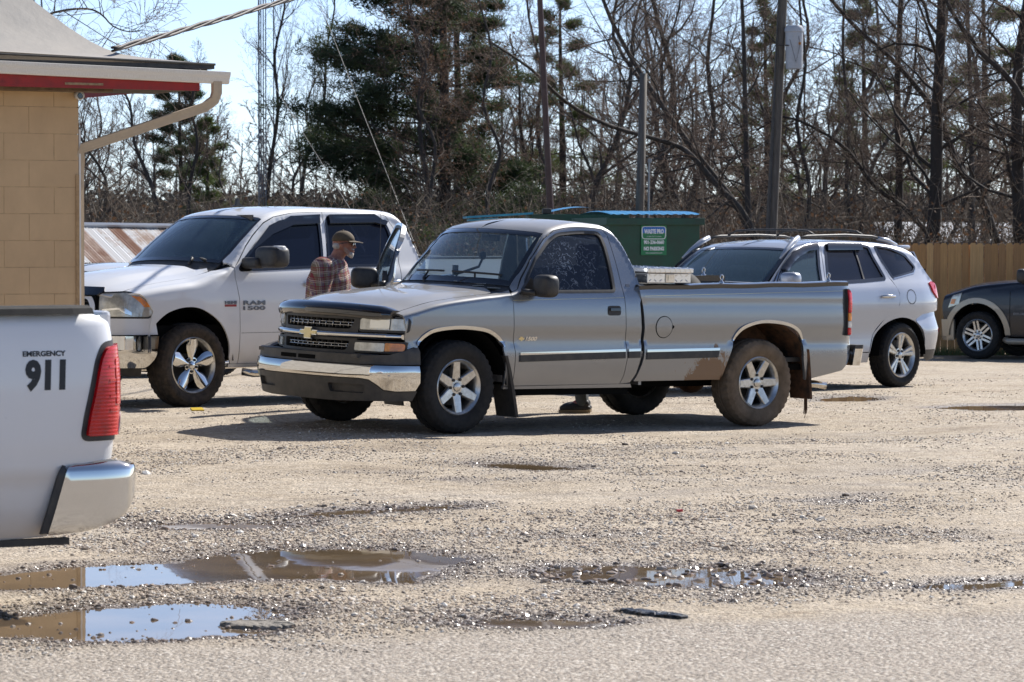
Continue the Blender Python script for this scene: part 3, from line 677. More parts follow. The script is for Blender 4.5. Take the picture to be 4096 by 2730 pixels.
    mb.F.append(tuple(range(n)));mb.F.append(tuple((len(ys)-1)*n+j for j in range(n))[::-1]); gb=mb.build('grille_bar',M['chrome'],T,True,auto=50)
    bt=[(-.128,.822),(-.122,.838),(-.055,.838),(-.050,.862),(.050,.862),(.055,.838),(.128,.838),(.122,.806),(.055,.806),(.048,.772),(-.045,.772),(-.050,.806),(-.122,.806)][1:]
    b0=FP('emblem_rim',offs(bt,.006),M['chrome'],.036,.03,par=gb); FP('emblem',offs(bt,-.004),M['bowtie'],.042,.008,par=gb)
    for sg in (1,-1):
        q=lambda pts:[(sg*a,b) for a,b in pts]
        hl=q(rc([(.575,.872),(.945,.872),(.948,.955),(.93,.968),(.60,.968),(.572,.955)],.012))
        FP('headlight_bezel',offs(hl,.02),M['blk'],.0,.06)
        h=FP('headlight',hl,M['headl'],.012,.05,step=.05)
        FP('headlight_inner',q(rc([(.66,.885),(.82,.885),(.82,.958),(.66,.958)],.01)),M['lens'],.0145,.002,par=h); FP('headlight_divider',q([(.822,.875),(.828,.875),(.828,.966),(.822,.966)]),M['greyplastic'],.0145,.002,par=h)
        tl=q(rc([(.545,.694),(.80,.692),(.80,.762),(.545,.762)],.012)); FP('turn_lamp_bezel',q([(.53,.678),(.962,.678),(.962,.778),(.53,.778)]),M['blk'],0,.06)
        FP('fog_lamp',tl,M['headl'],.012,.04,step=.05); FP('turn_lamp',q(rc([(.803,.694),(.945,.700),(.952,.72),(.95,.758),(.93,.763),(.803,.763)],.01)),M['amber'],.013,.04,step=.05)
    # stone shield on hood edge
    ys=np.linspace(-.85,.85,29); mb=MB(); pr=[(-.14,.035),(-.06,.048),(.0,.044),(.045,.018),(.058,-.02),(.045,-.055),(.0,-.07),(-.06,-.065)]
    for y in ys:
        x=hoodx(y)+.0; z=B.top(min(x,hoodx(.8)+.3),abs(y)); e=1-max(0,(abs(y)-.72)/.13)*.45
        z=1.035-.030*(abs(y)/.83)**2.5
        for dx,dz in pr: mb.V.append((x+dx*e-.01,y,z+.008+dz*e*1.1))
    n=len(pr)
    for i in range(len(ys)-1):
        for j in range(n-1): mb.F.append((i*n+j,i*n+j+1,(i+1)*n+j+1,(i+1)*n+j))
    mb.F.append(tuple(range(n)));mb.F.append(tuple((len(ys)-1)*n+j for j in range(n))[::-1])
    mb.build('hood_shield',M['blkgloss'],T,True,auto=45)
    # bumper
    path=[(.985,0),(.978,.25),(.95,.5),(.90,.70),(.84,.83),(.77,.915),(.68,.965),(.56,.985),(.42,.99),(.30,.99)]
    SW=Sweep(path,[(.2,-.05),(.28,-.03),(.37,-.012),(.45,.0),(.52,.008),(.57,.0),(.60,-.01),(.66,-.012),(.71,-.02),(.74,-.06)])
    L=SW.L; ue=L-.13
    cap=[(-ue,.585),(ue,.585),(ue,.732)]+[(u,z) for u,z in ((1.28,.73),(1.15,.70),(1.02,.672),(.85,.665),(.3,.668),(-.3,.668),(-.85,.665),(-1.02,.672),(-1.15,.70),(-1.28,.73))]+[(-ue,.732)]
    SB=lambda nm,o,m,off=0,fl=.05,par=T,holes=(),step=.06: panel(nm,SW.pt,o,m,par,holes=holes,off=off,fl=fl,ref=(1,0,0),step=step)
    bp=SB('bumper_cap',cap,M['greyplastic'],.012,.08)
    MB().box((.80,0,.655),(.22,1.5,.03)).build('bumper_shelf',M['greyplastic'],T)
    le=L-.15
    cb=[(-le,.572),(-1.0,.575),(1.0,.575),(le,.572),(le+.01,.44),(le-.03,.375),(1.08,.372),(.98,.385),(.92,.43),(.86,.468),(.78,.478),(-.78,.478),(-.86,.468),(-.92,.43),(-.98,.385),(-1.08,.372),(-le+.03,.375),(-le-.01,.44)]
    SB('bumper',cb,M['chrome'],.022,.05)
    va=[(-le,.366),(-1.08,.362),(-.98,.375),(-.915,.42),(-.855,.458),(-.78,.468),(.78,.468),(.855,.458),(.915,.42),(.98,.375),(1.08,.362),(le,.366),(le-.04,.285),(.9,.285),(.5,.272),(-.5,.272),(-.9,.285),(-le+.04,.285)]
    pk=rc([(.42,.345),(.80,.345),(.82,.42),(.40,.42)],.02); pk2=[(-u,v) for u,v in pk][::-1]; pk3=rc([(.88,.33),(1.02,.33),(1.02,.36),(.95,.39),(.88,.395)],.01); pk4=[(-u,v) for u,v in pk3][::-1]
    SB('air_dam',va,M['greyplastic'],.006,.1,holes=[pk,pk2])
    SB('air_dam_recess',[(-.9,.3),(.9,.3),(.9,.45),(-.9,.45)],M['greyplastic'],-.03,0)
    for u0,u1 in ((.3,.40),(-.40,-.3)): pass
    for u0 in (-.30,-.02): SB('bumper_cap_slot',rc([(u0,.607),(u0+.25,.607),(u0+.25,.642),(u0,.642)],.01),M['void'],.0135,.003)
    # undercarriage
    MB().box((-1.9,0,.42),(4.6,1.1,.14)).box((-1.25,0,.36),(1.35,1.72,.10)).box((-3.2,0,.53),(2.3,1.74,.05)).build('underbody',M['void'],T)
    MB().tube([(-3.378,-.8,.40),(-3.378,.8,.40)],.05,10).sphere((-3.378,0,.40),.15,12,8).box((-.0,0,.33),(.3,1.3,.08)).build('axle',M['mudflap'],T,True)
    MB().tube([(-3.6,.45,.36),(-4.35,.62,.36),(-4.45,.68,.34)],.035,10).build('exhaust_pipe',M['chromed'],T,True)
    # engine bay / body core below the belt so no light leaks through
    MB().box((.15,0,.80),(1.2,1.0,.5)).box((-.54,0,.84),(.06,1.78,.66)).build('firewall',M['void'],T)
    MB().box((-1.25,0,.46),(1.5,1.80,.06)).build('cab_floor',M['seat'],T)
    MB().box((-.66,0,1.08),(.40,1.66,.24),bev=.05).build('dashboard',M['dash'],T)
    MB().box((-1.55,0,.78),(.6,1.6,.24),bev=.06).build('bench_seat',M['seat'],T)
    for y in (.42,-.42):
        mb=MB(); 
        if y<0: continue
        mb.box((-1.80,y,1.13),(.16,.56,.60),bev=.07); mb.box((-1.80,y,1.52),(.11,.30,.20),bev=.05); mb.build('seat_back',M['seat'],T,True,auto=50)
    mb=MB(); 
    ang=[2*math.pi*i/24 for i in range(25)]
    mb.tube([(-1.02-.10*math.sin(q),.42+.185*math.cos(q),1.155+.15*math.sin(q)) for q in ang],.015,6,False); mb.tube([(-.80,.42,1.09),(-1.02,.42,1.155)],.03,6); mb.tube([(-1.02,.24,1.155),(-1.02,.60,1.155)],.02,6); mb.build('steering_wheel',M['blk'],T,True)
    MB().box((-1.02,0,1.655),(.03,.25,.06),bev=.012).tube([(-.99,0,1.70),(-1.01,0,1.66)],.01,6).build('rear_view_mirror',M['blk'],T)
    MB().sphere((-.86,.10,1.50),(.03,.04,.04),10,8).tube([(-.87,.09,1.48),(-.88,.02,1.40),(-.84,-.10,1.36),(-.82,-.22,1.33),(-.80,-.24,1.24)],.012,6).box((-.83,-.26,1.36),(.03,.05,.09)).build('phone_holder',M['blk'],T,True)
    MB().box((-1.87,.0,1.30),(.02,1.5,.28)).build('cab_back_trim',M['seat'],T) if 0 else None
    # bed
    MB().box((-3.25,0,.60),(2.55,1.74,.04)).box((-1.98,0,.94),(.04,1.8,.66)).build('bed_floor',M['blk'],T)
    tg=MB().box((-4.50,0,.98),(.05,1.78,.58),bev=.02).build('tailgate',P,T)
    RB=[(-4.56,.0),(-4.70,.0),(-4.70,.72),(-4.69,.86),(-4.62,.94),(-4.53,.96)]
    mb=MB()
    def rb(u,v,h): return (u,v,h)
    poly=[(-4.55,-.955),(-4.64,-.955),(-4.70,-.90),(-4.715,-.6),(-4.715,.6),(-4.70,.90),(-4.64,.955),(-4.55,.955)]
    mb.prism(poly,.545,.70,rb); mb.V=[(x-(0.0 if z>.6 else -.03),y,z) for x,y,z in mb.V]; mb.build('rear_bumper',M['chromed'],T,auto=30)
    MB().prism([(x,y) for x,y in offs(poly,.004)],.70,.735,rb).build('bumper_step_pad',M['blk'],T)
    MB().box((-4.50,.0,.62),(.1,1.7,.1)).build('bumper_bracket',M['mud'],T)
    # wheels
    for x,sg,R,tm in ((0,1,.397,M['rub']),(0,-1,.397,M['rub']),(-3.378,1,.397,M['rubmud']),(-3.378,-1,.397,M['rub'])):
        wheel(T,(x,sg*.845,.395),R,.255,.222,'six',tm,sg,rot=math.radians(4 if x==0 else 32),steer=math.radians(3) if x==0 else 0)
    pose(T,-1.04,30.4,0,217.2,-.81,-1.24)
    MW=T.matrix_world.copy()
    # things inside / in the bed
    def put(o,lab,cat,grp=None):
        o.matrix_world=MW; tag(o,lab,cat,grp)
    tb=empty('tool_box',label='diamond plate aluminium tool box across the pickup bed behind the cab',cat='tool box'); 
    x0,x1=-2.06,-2.56
    MB().box(((x0+x1)/2,0,1.20),(x1-x0 if 0 else .44,1.50,.28)).build('box_body',M['diamond'],tb)
    MB().box(((x0+x1)/2,0,1.335),(.50,1.86,.085),bev=.006).build('box_side',M['diamond'],tb)
    lid=MB().box(((x0+x1)/2,0,1.405),(.53,1.90,.045),bev=.008).build('box_lid',M['diamond'],tb)
    mb=MB()
    for y,nn in ((.932,1),):
        for i in range(8):
            for j in range(2):
                cx=x0-.03-.06*i; cz=1.315+.045*j; a=.6 if (i+j)%2 else -.6
                mb.tube([(cx-.014*math.cos(a),y,cz-.014*math.sin(a)),(cx+.014*math.cos(a),y,cz+.014*math.sin(a))],.0035,4)
    for i in range(9):
        for j in range(16):
            cx=x0-.02-.058*i; cy=-.9+.12*j; a=.8 if (i+j)%2 else -.8
            mb.tube([(cx-.016*math.cos(a),cy-.016*math.sin(a),1.429),(cx+.016*math.cos(a),cy+.016*math.sin(a),1.429)],.0045,4)
    for i in range(9): mb.box((x0-.02-.058*i,.952,1.405),(.018,.004,.04),Matrix.Rotation(.5,3,'Y'))
    mb.build('tread_pattern',M['diamond'],tb)
    MB().box((-2.315,.935,1.335),(.10,.008,.075),bev=.003).box((-2.315,.941,1.342),(.05,.01,.05)).build('box_latch',M['chromed'],tb)
    put(tb,'diamond plate aluminium tool box across the pickup bed behind the cab','tool box')
    sp_=empty('spare_tyre'); wq=MB().lathe([(.20,-.1),(.24,-.12),(.33,-.11),(.365,-.07),(.37,0),(.365,.07),(.33,.11),(.24,.12),(.20,.1)],48,'x',o=(-2.95,.28,1.02)).build('tyre',M['rub'],sp_,True); put(sp_,'black tyre lying up against the side inside the pickup bed','tyre')
    pb=MB(); random.seed(3)
    for i in range(9):
        a=random.uniform(-.6,.6); pb.box((-.66+random.uniform(-.08,.06),.45+random.uniform(-.20,.2),1.212+.006*i),(.20,.28,.003),Matrix.Rotation(a,3,'Z')@Matrix.Rotation(random.uniform(-.10,.10),3,'X')@Matrix.Rotation(random.uniform(-.2,.05),3,'Y'))
    pb.box((-.60,.38,1.275),(.05,.10,.02),Matrix.Rotation(.4,3,'Z'))
    put(pb.build('paper_sheets',M['paper']),'loose white papers piled on the dashboard of the grey pickup','papers')
    bo=MB(); bo.tube([(-.64,-.28,1.26),(-.64,-.06,1.28),(-.64,-.02,1.285),(-.64,.0,1.287),(-.64,.035,1.29)],[.05,.05,.03,.016,.018],14)
    put(bo.build('drink_bottle',M['blkgloss'],None,True),'dark plastic drink bottle lying on the dashboard of the grey pickup','bottle')
    return T
# ================================================================ crew-cab white pickup with open shading
def build_ram():
    T=empty('pickup_truck',label='white crew cab pickup truck with black mirror and chrome wheels parked behind the man',cat='pickup truck')
    B=RAM; P=M['ramwhite']; rows=B.rows; t=lambda x,y:(x,B.st(x,y)); S={1:B.pt,-1:mirror_map(B.pt,-1)}
    arch=smoothpoly([(.535,.60),(.50,.74),(.428,.84),(.29,.935),(.09,.98),(-.09,.962),(-.272,.872),(-.385,.761),(-.452,.612),(-.465,.47)],False,4)
    rarch=[(x-3.57,z) for x,z in arch]
    g1=rc([(-.615,1.342),(-1.664,1.372),(-1.70,1.50),(-1.76,1.80),(-1.79,1.878),(-1.44,1.862),(-1.16,1.775),(-.885,1.588),(-.72,1.45)],[.02,.02,0,0,.03,.1,.05,0,0])
    g2=rc([(-1.76,1.375),(-2.554,1.385),(-2.648,1.55),(-2.655,1.70),(-2.632,1.816),(-2.50,1.878),(-1.905,1.878),(-1.86,1.80),(-1.79,1.50)],[.02,.03,0,.05,.05,.05,.03,0,0])
    d1=[(-.585,.41),(-.583,.75),(-.575,1.05),(-.54,1.26),(-.56,1.36),(-.65,1.445),(-.76,1.572),(-.88,1.68),(-1.06,1.812),(-1.20,1.872),(-1.45,1.915),(-1.835,1.928),(-1.825,1.80),(-1.765,1.50),(-1.72,1.37),(-1.72,1.0),(-1.70,.41)]
    d2=[(-1.71,.41),(-1.73,1.0),(-1.73,1.37),(-1.775,1.50),(-1.835,1.80),(-1.845,1.928),(-2.5,1.935),(-2.66,1.885),(-2.73,1.75),(-2.745,1.60),(-2.68,1.42),(-2.66,1.2),(-2.67,.9),(-2.60,.72),(-2.50,.60),(-2.46,.41)]
    for sg in (1,-1):
        Mp=S[sg]; ref=(0,sg,.25)
        fen=[(.545,.60),(.50,.87),(.475,.94),(.555,1.066),(.61,1.128),t(.78,.80)]+[t(x,.80) for x in (.6,.3,0,-.2)]+[t(-.36,.80),(-.545,1.355),(-.532,1.26),(-.567,1.05),(-.575,.75),(-.577,.41),(-.49,.41)]+arch[::-1]
        panel('fender',Mp,fen,P,T,ref=ref,rows=rows)
        for o,g in ((d1,g1),(d2,g2)):
            d=panel('door',Mp,o,P,T,holes=[offs(g,.012)],ref=ref,rows=rows,fl=.04)
            panel('window_seal',Mp,offs(g,.018),M['blkgloss'],d,holes=[offs(g,-.012)],off=.003,ref=ref,step=.1)
            panel('window',Mp,offs(g,-.006),M['tint'],d,off=-.012,fl=0,ref=ref)
            # rain visor along the top of the glass
            if g is g1: vz=[(-.86,1.55),(-.80,1.54),(-1.10,1.775),(-1.40,1.878),(-1.79,1.896),(-1.765,1.80),(-1.42,1.785),(-1.12,1.69)]
            else: vz=[(-1.89,1.80),(-1.91,1.895),(-2.5,1.90),(-2.66,1.82),(-2.62,1.78),(-2.48,1.81)]
            panel('rain_visor',Mp,vz,M['blkgloss'],d,off=.030,fl=.026,ref=ref,step=.06)
            hx=-1.40 if o is d1 else -2.40
            MB().tube([(hx,sg*(B.y0(hx,1.2)+.012),1.19),(hx-.03,sg*(B.y0(hx,1.2)+.045),1.20),(hx-.20,sg*(B.y0(hx,1.2)+.045),1.21),(hx-.24,sg*(B.y0(hx,1.2)+.01),1.21)],[.022,.022,.022,.022],10,flat=1).build('door_handle',M['chrome'],d,True)
            panel('door_crease',Mp,[(o[0][0]-.01,.712),(o[0][0]-.01,.716),(o[-1][0]+.0,.716),(o[-1][0]+.0,.712)],M['greyplastic'],d,off=.001,fl=0,ref=ref,step=.15)
        hd=lambda y:-.94-.25*y*y
        cab=[(-.56,1.366),t(-.50,.80),t(-.515,.78)]+[t(x,y) for x,y in ((-.60,.785),(-.75,.765),(-.9,.745),(-1.05,.715))]+[t(hd(y),y) for y in (.62,.5,.35,.2,0)]+[t(-1.4,0),t(-2.0,0),t(-2.97,0),t(-3.0,.5),t(-3.0,.8),(-3.0,1.36),(-2.99,.5),(-2.96,.41),(-2.47,.41),(-2.51,.60),(-2.61,.72),(-2.68,.9),(-2.67,1.2),(-2.69,1.42),(-2.755,1.60),(-2.74,1.755),(-2.668,1.893),(-2.5,1.944),(-1.835,1.937),(-1.45,1.924),(-1.195,1.88),(-1.05,1.82),(-.87,1.688),(-.75,1.58),(-.64,1.452)]
        panel('cab_shell',Mp,cab,P,T,ref=(0,sg*.3,1),rows=rows,us=[-2.8,-2.83,-2.86,-2.88,-2.9,-2.92,-2.94,-2.95,-2.96,-2.97,-2.98],step=.07,du=.06)
        panel('sill',Mp,[(-.47,.37),(-.47,.403),(-2.9,.403),(-2.9,.37)],P,T,ref=ref)
        Bd=mirror_map(lambda u,v:(u,B.W(u)+(B.sd(v) if v<1.2 else -.012),v),sg)
        bs=[(-3.03,1.44),(-3.03,.42),(-4.06,.42)]+[(-4.035,.47)]+rarch[::-1]+[(-3.03,.60)]
        bs=[(-3.03,1.44),(-3.03,.60)]+rarch+[(-4.04,.46),(-4.70,.50),(-4.76,.75),(-4.75,1.46)]
        panel('bed_side',Bd,bs,P,T,ref=ref,fl=.06)
        MB().box((-3.9,sg*.955,1.455),(1.74,.09,.03),bev=.01).build('bed_rail_cap',M['blk'],T)
        wheelwell(T,.03,.44,.54,sg*.96,sg*.5); wheelwell(T,-3.54,.44,.54,sg*.96,sg*.5)
        MB().tube([(-.60,sg*.98,.33),(-.70,sg*1.03,.31),(-2.75,sg*1.03,.31),(-2.85,sg*.98,.33)],.038,12).build('side_step',M['chromed'],T,True)
        mb=MB(); 
        def sq(v):
            f=lambda a:math.copysign(abs(a)**.5,a); return Vector((f(v.x),f(v.y),f(v.z)))
        if sg<0: continue
        mb.sphere((-.80,sg*1.22,1.47),(.11,.19,.11),20,14,sq); mb.box((-.72,sg*1.02,1.41),(.14,.26,.11),bev=.03); mb.build('side_mirror',M['blk'],T,True,auto=60)
        MB().sphere((-.80,sg*1.33,1.545),(.06,.07,.04),12,8,sq).build('mirror_lamp',M['whl'],T,True)
    def Mt(u,v): p=B.pt(u,B.st(u,abs(v))); return (p[0],math.copysign(p[1],v) if v else 0.0,p[2])
    def Mh(u,v):
        p=Mt(u,v); a=abs(v); s=max(0,min(1,(.62-a)/.16)); s=s*s*(3-2*s); f=max(0,min(1,(1.05-u)/.5)); return (p[0],p[1],p[2]+.028*s*f)
    hood=[(.99-.22*y*y-.08*abs(y)**6,y) for y in np.linspace(-.78,.78,15)]+[(x,.795) for x in (.6,.3,0,-.2)]+[(-.33,.78),(-.375,.70)]+[(-.20-.25*y*y,y) for y in np.linspace(.60,-.60,11)]+[(-.375,-.70),(-.33,-.78)]+[(x,-.795) for x in (-.2,0,.3,.6)]
    panel('hood',Mh,hood,P,T,ref=(.2,0,1),step=.07)
    panel('cowl_grille',Mt,[(-.21-.25*y*y,y) for y in np.linspace(-.78,.78,13)]+[(-.34-.25*y*y,y) for y in np.linspace(.78,-.78,13)],M['blk'],T,off=-.01,ref=(.2,0,1))
    ws=[(-.33-.25*y*y,y) for y in np.linspace(-.77,.77,13)]+[(-.60,.782),(-.75,.762),(-.9,.742),(-1.05,.712)]+[(-.935-.25*y*y,y) for y in np.linspace(.66,-.66,11)]+[(-1.05,-.712),(-.9,-.742),(-.75,-.762),(-.60,-.782)]
    panel('windshield_seal',Mt,ws,M['blkgloss'],T,holes=[offs(ws,-.04)],off=-.002,fl=0,ref=(.5,0,1),step=.09)
    panel('windshield',Mt,ws,M['tintm'],T,off=-.006,fl=0,ref=(.5,0,1),step=.08)
    MB().tube([(-.42,.62,1.44),(-.50,.2,1.49),(-.52,-.05,1.50)],.011,6).tube([(-.33,.45,1.40),(-.40,.42,1.46),(-.47,.3,1.475)],.012,6).build('wiper',M['blk'],T,True)
    MB().tube([(-.42,-.15,1.44),(-.47,-.5,1.45)],.011,6).build('wiper',M['blk'],T,True)
    MB().box((-1.0,.40,1.80),(.02,.46,.19)).build('sun_visor',M['seat'],T) ; MB().box((-.985,.36,1.79),(.004,.16,.06)).build('visor_card',M['paper'],T)
    MB().prism([(-1.20,1.985),(-1.36,1.985),(-1.30,2.01),(-1.285,2.07),(-1.265,2.07),(-1.25,2.0)],-.018,.018,lambda u,v,h:(u,h,v)).build('roof_antenna',M['blk'],T)
    MB().box((-1.9,0,.66),(5.0,1.78,.28)).box((.2,0,1.0),(1.1,1.2,.3)).box((-1.8,0,1.0),(2.4,1.76,.5)).build('underbody',M['void'],T)
    MB().box((-.75,0,1.26),(.45,1.66,.24),bev=.05).build('dashboard',M['dash'],T)
    for y in (.42,-.42): MB().box((-1.75,y,1.35),(.16,.5,.6),bev=.06).box((-1.76,y,1.72),(.10,.28,.18),bev=.05).build('seat_back',M['seat'],T,True,auto=50)
    MB().box((-4.76,0,1.0),(.06,1.8,.86),bev=.02).build('tailgate',P,T)
    MB().box((-3.9,0,.9),(1.7,1.76,.04)).build('bed_floor',M['blk'],T)
    MB().box((-4.87,0,.62),(.16,1.9,.22),bev=.05).build('rear_bumper',M['chromed'],T)
    # nose
    path=[(1.03,0),(1.015,.3),(.965,.55),(.89,.72),(.78,.86),(.64,.945),(.52,.978),(.40,.985)]
    SW=Sweep(path,[(.3,-.06),(.42,-.03),(.55,.0),(.70,.0),(.80,-.01),(.95,-.02),(1.12,-.05),(1.2,-.09)]); L=SW.L
    SB=lambda nm,o,m,off=0,fl=.05,holes=(),step=.07: panel(nm,SW.pt,o,m,T,holes=holes,off=off,fl=fl,ref=(1,0,0),step=step)
    for sg in (1,-1):
        q=lambda pts:[(sg*a,b) for a,b in pts]
        hl=q(rc([(.70,.895),(.69,1.115),(.98,1.125),(1.14,1.095),(1.215,1.04),(1.275,.945),(1.22,.89)],[.02,.02,.02,.02,.02,.02,.03]))
        SB('headlight_bezel',offs(hl,.018),M['blk'],.0); SB('headlight',hl,M['headl'],.010,.04,step=.05)
        SB('turn_lamp',q([(1.03,1.095),(1.12,1.085),(1.19,1.03),(1.225,.985),(1.16,.985),(1.12,1.03)]),M['amber'],.014,.006,step=.05)
        SB('headlight_divider',q([(.73,.965),(.95,.985),(1.03,.935),(1.03,.905),(.96,.925),(.90,.962),(.73,.945)]),M['reflector'],.014,.004,step=.05)
        SB('front_fascia',q([(.60,.715),(.60,.885),(1.24,.882),(1.295,.94),(L-.04,.86),(L-.02,.715)]),P,-.002)
        bm=q(rc([(0,.715),(1.30,.70),(1.27,.50),(1.18,.40),(.9,.40),(.55,.43),(0,.46)],[0,.01,.05,.05,0,0,0]))
        SB('bumper',bm,M['chrome'],.035,.12)
        SB('air_dam',q([(0,.30),(1.15,.30),(1.15,.40),(0,.45)]),M['blk'],-.03,.1)
        gr=q(rc([(.0,.80),(.60,.80),(.66,1.0),(.60,1.10),(0,1.12)],[0,.08,.05,.05,0]))
        gi=q(rc([(.035,.835),(.56,.835),(.60,.99),(.555,1.065),(.035,1.08)],[.02,.06,.05,.05,.02]))
        SB('grille_surround',gr,P,.02,.1,holes=[gi]); 
        mb=MB()
        for k in range(6):
            z=.86+.036*k; mb.tube([SW.pt(sg*u,z) for u in np.linspace(.03,.59,8)],.008,5)
        mb.build('grille_bars',M['blk'],T)
        MB().box((.9,sg*.3,.95),(.04,.7,.28)).build('grille_back',M['void'],T)
        sh=q([(0,1.10),(.70,1.10),(.735,1.14),(.70,1.175),(0,1.19)]); panel('hood_shield',lambda u,v:(SW.pt(u,1.12)[0]-(v-1.12)*1.2+.02,SW.pt(u,1.12)[1],v),sh,M['blkgloss'],T,off=.01,fl=.02,ref=(1,0,.5))
    text_on('lettering','RAM',S[1],-.615,-.885,.992,1.035,M['silverb'],T,bold=.015,ref=(0,1,0),th=.006); text_on('lettering','1500',S[1],-.615,-.885,.940,.980,M['silverb'],T,bold=.015,ref=(0,1,0),th=.006)
    text_on('lettering','HEMI',S[1],-.385,-.530,1.005,1.035,M['silverb'],T,bold=.04,ref=(0,1,0),th=.005)
    panel('badge_plate',S[1],[(-.385,.978),(-.385,1.0),(-.53,1.0),(-.53,.978)],M['red'],T,off=.004,fl=.004)
    for x,sg in ((0,1),(0,-1),(-3.57,1),(-3.57,-1)): wheel(T,(x,sg*.865,.405),.420,.275,.262,'petal',M['rubram'],sg,rot=math.radians(0),steer=math.radians(4) if x==0 else 0)
    R=Matrix.Rotation(math.radians(221),3,'Z'); o=R@Vector((0,.96,.41)); pose(T,(766-2048)/FPX*34.5-o.x,34.5-o.y,-.02,221)
    return T
# ================================================================ foreground white pickup (tail end, front runs out of frame)
def build_fg():
    T=empty('pickup_truck',label='white pickup truck at the left edge with EMERGENCY 911 lettering beside its red tail lamp',cat='pickup truck')
    P=M['fgwhite']
    path=[(-2.9,.985),(-3.6,.995),(-4.2,.99),(-4.5,.980),(-4.63,.955),(-4.71,.905),(-4.745,.82),(-4.755,.6),(-4.755,0)]
    off=[(.25,-.12),(.33,-.07),(.42,-.035),(.585,-.012),(.60,-.004),(.615,-.014),(.75,0),(.95,.006),(1.1,.0),(1.22,-.012),(1.28,-.03),(1.318,-.075)]
    SW=Sweep(path,off)
    def Mx(u,v):
        n=SW.nrm(u); x,y=SW.X(u),SW.Y(u)
        o=SW.o(v); # outward is away from centre
        return (x-n[0]*o,y-n[1]*o,v)
    # choose outward sign at u=0 : normal (dy,-dx) -> dx<0 so -dx>0 => y outward
    sgn=1 if SW.nrm(.1)[1]>0 else -1
    Mx1=lambda u,v:(SW.X(u)+sgn*SW.nrm(u)[0]*SW.o(v),SW.Y(u)+sgn*SW.nrm(u)[1]*SW.o(v),v)
    L=SW.L; ua=.67  # wheel centre distance along path
    arch=[(ua+.50*math.cos(a),.44+.53*math.sin(a)) for a in np.linspace(math.pi,0,20)]
    for sg in (1,-1):
        Mp=mirror_map(Mx1,sg); ref=(-.3,sg,.1)
        rtop=1.312
        body=[(0.02,.42),(.02,rtop)]+[(u,rtop+.0*u) for u in (.5,1,1.4)]+[(1.62,1.314),(1.76,1.305),(1.86,1.28),(1.9,1.25),(1.98,1.1),(2.0,.66),(1.76,.655)]+[(1.64,.648),(1.60,.62),(1.585,.56),(1.50,.335),(1.47,.325)]+[(1.22,.31),(1.19,.42)]+arch[::-1]+[(.15,.40)]
        body=[(.02,.40),(.02,rtop),(1.5,rtop),(1.72,1.300),(1.83,1.262),(1.88,1.20),(1.905,1.10),(1.92,.9),(1.92,.66),(1.72,.652),(1.63,.64),(1.605,.60),(1.50,.335),(1.47,.322),(1.22,.315)]+arch[::-1][:0]+[(ua+.53,.42)]+[(ua+.51*math.cos(a),.44+.53*math.sin(a)) for a in np.linspace(0,math.pi,20)]+[(ua-.53,.40)]
        tl=rc([(1.765,1.155),(1.90,1.185),(1.99,1.18),(2.02,.76),(1.70,.745),(1.705,.82)],[.05,.02,.01,.01,.02,.02])
        side=panel('bed_side',Mp,body,P,T,ref=ref,fl=.05,step=.06,du=.035)
        tb=rc([(1.712,1.10),(1.755,1.165),(1.90,1.175),(1.93,.752),(1.632,.752),(1.650,.86)],[.08,.03,.01,.01,.03,.03])
        tlx=lambda k:offs(tb,-k)
        panel('tail_lamp_bezel',Mp,offs(tb,.012),M['blk'],T,off=.004,fl=.02,ref=ref,du=.03)
        l=panel('tail_lamp',Mp,offs(tb,-.012),M['redl'],T,off=.022,fl=.02,ref=ref,step=.04,du=.025)
        panel('lamp_chamber',Mp,rc([(1.80,.90),(1.80,1.10),(1.86,1.10),(1.86,.90)],.01),M['redl'],l,off=.025,fl=.004,ref=ref)
        for z in (.87,.93,1.0,1.06): panel('lamp_rib',Mp,[(1.76,z),(1.76,z+.012),(1.88,z+.012),(1.88,z)],M['redl'],l,off=.024,fl=.004,ref=ref,step=.06)
        panel('reverse_lamp',Mp,rc([(1.83,.775),(1.855,.85),(1.91,.87),(1.915,.775)],[.01,.02,0,0]),M['whl'],T,off=.026,fl=.006,ref=ref)
        # rail cap
        mb=MB();N=16
        for i in range(N+1):
            u=1.70*i/N; x,y=SW.X(u),SW.Y(u); n=SW.nrm(u)
            for dy,z in ((-.006,1.300),(-.020,1.326),(-.05,1.338),(-.165,1.338),(-.175,1.325),(-.18,.95)): mb.V.append((x+n[0]*sgn*dy,(y+n[1]*sgn*dy)*sg,z))
        for i in range(N):
            for j in range(5): mb.F.append((i*6+j,i*6+j+1,(i+1)*6+j+1,(i+1)*6+j))
        mb.build('bed_rail_cap',M['rub'],T,False)
        wheelwell(T,-3.57,.44,.56,sg*.97,sg*.5)
        # bumper end, swept like the body but proud
        bp=[(1.625,.59),(1.655,.635),(1.70,.650),(1.80,.652)]
        BW=Sweep([(-4.46,.999),(-4.62,.993),(-4.76,.965),(-4.815,.91),(-4.855,.80),(-4.87,.6),(-4.875,0)],[(.25,-.03),(.34,-.006),(.45,.0),(.60,.0),(.628,-.006),(.645,-.03)])
        s2=1 if BW.nrm(.1)[1]>0 else -1
        Bm=mirror_map(lambda u,v:(BW.X(u)+s2*BW.nrm(u)[0]*BW.o(v),BW.Y(u)+s2*BW.nrm(u)[1]*BW.o(v),v),sg)
        bo=rc([(-.105,.332),(-.005,.642),(.27,.648),(.33,.628),(1.4,.628),(1.4,.53),(.40,.52),(.33,.47),(.28,.415),(.20,.375),(.08,.345)],[.02,.04,0,.02,0,0,.03,.03,.03,.03,.03])
        panel('bumper',Bm,bo,M['chrome'],T,off=0,fl=.04,ref=ref,step=.05,du=.03)
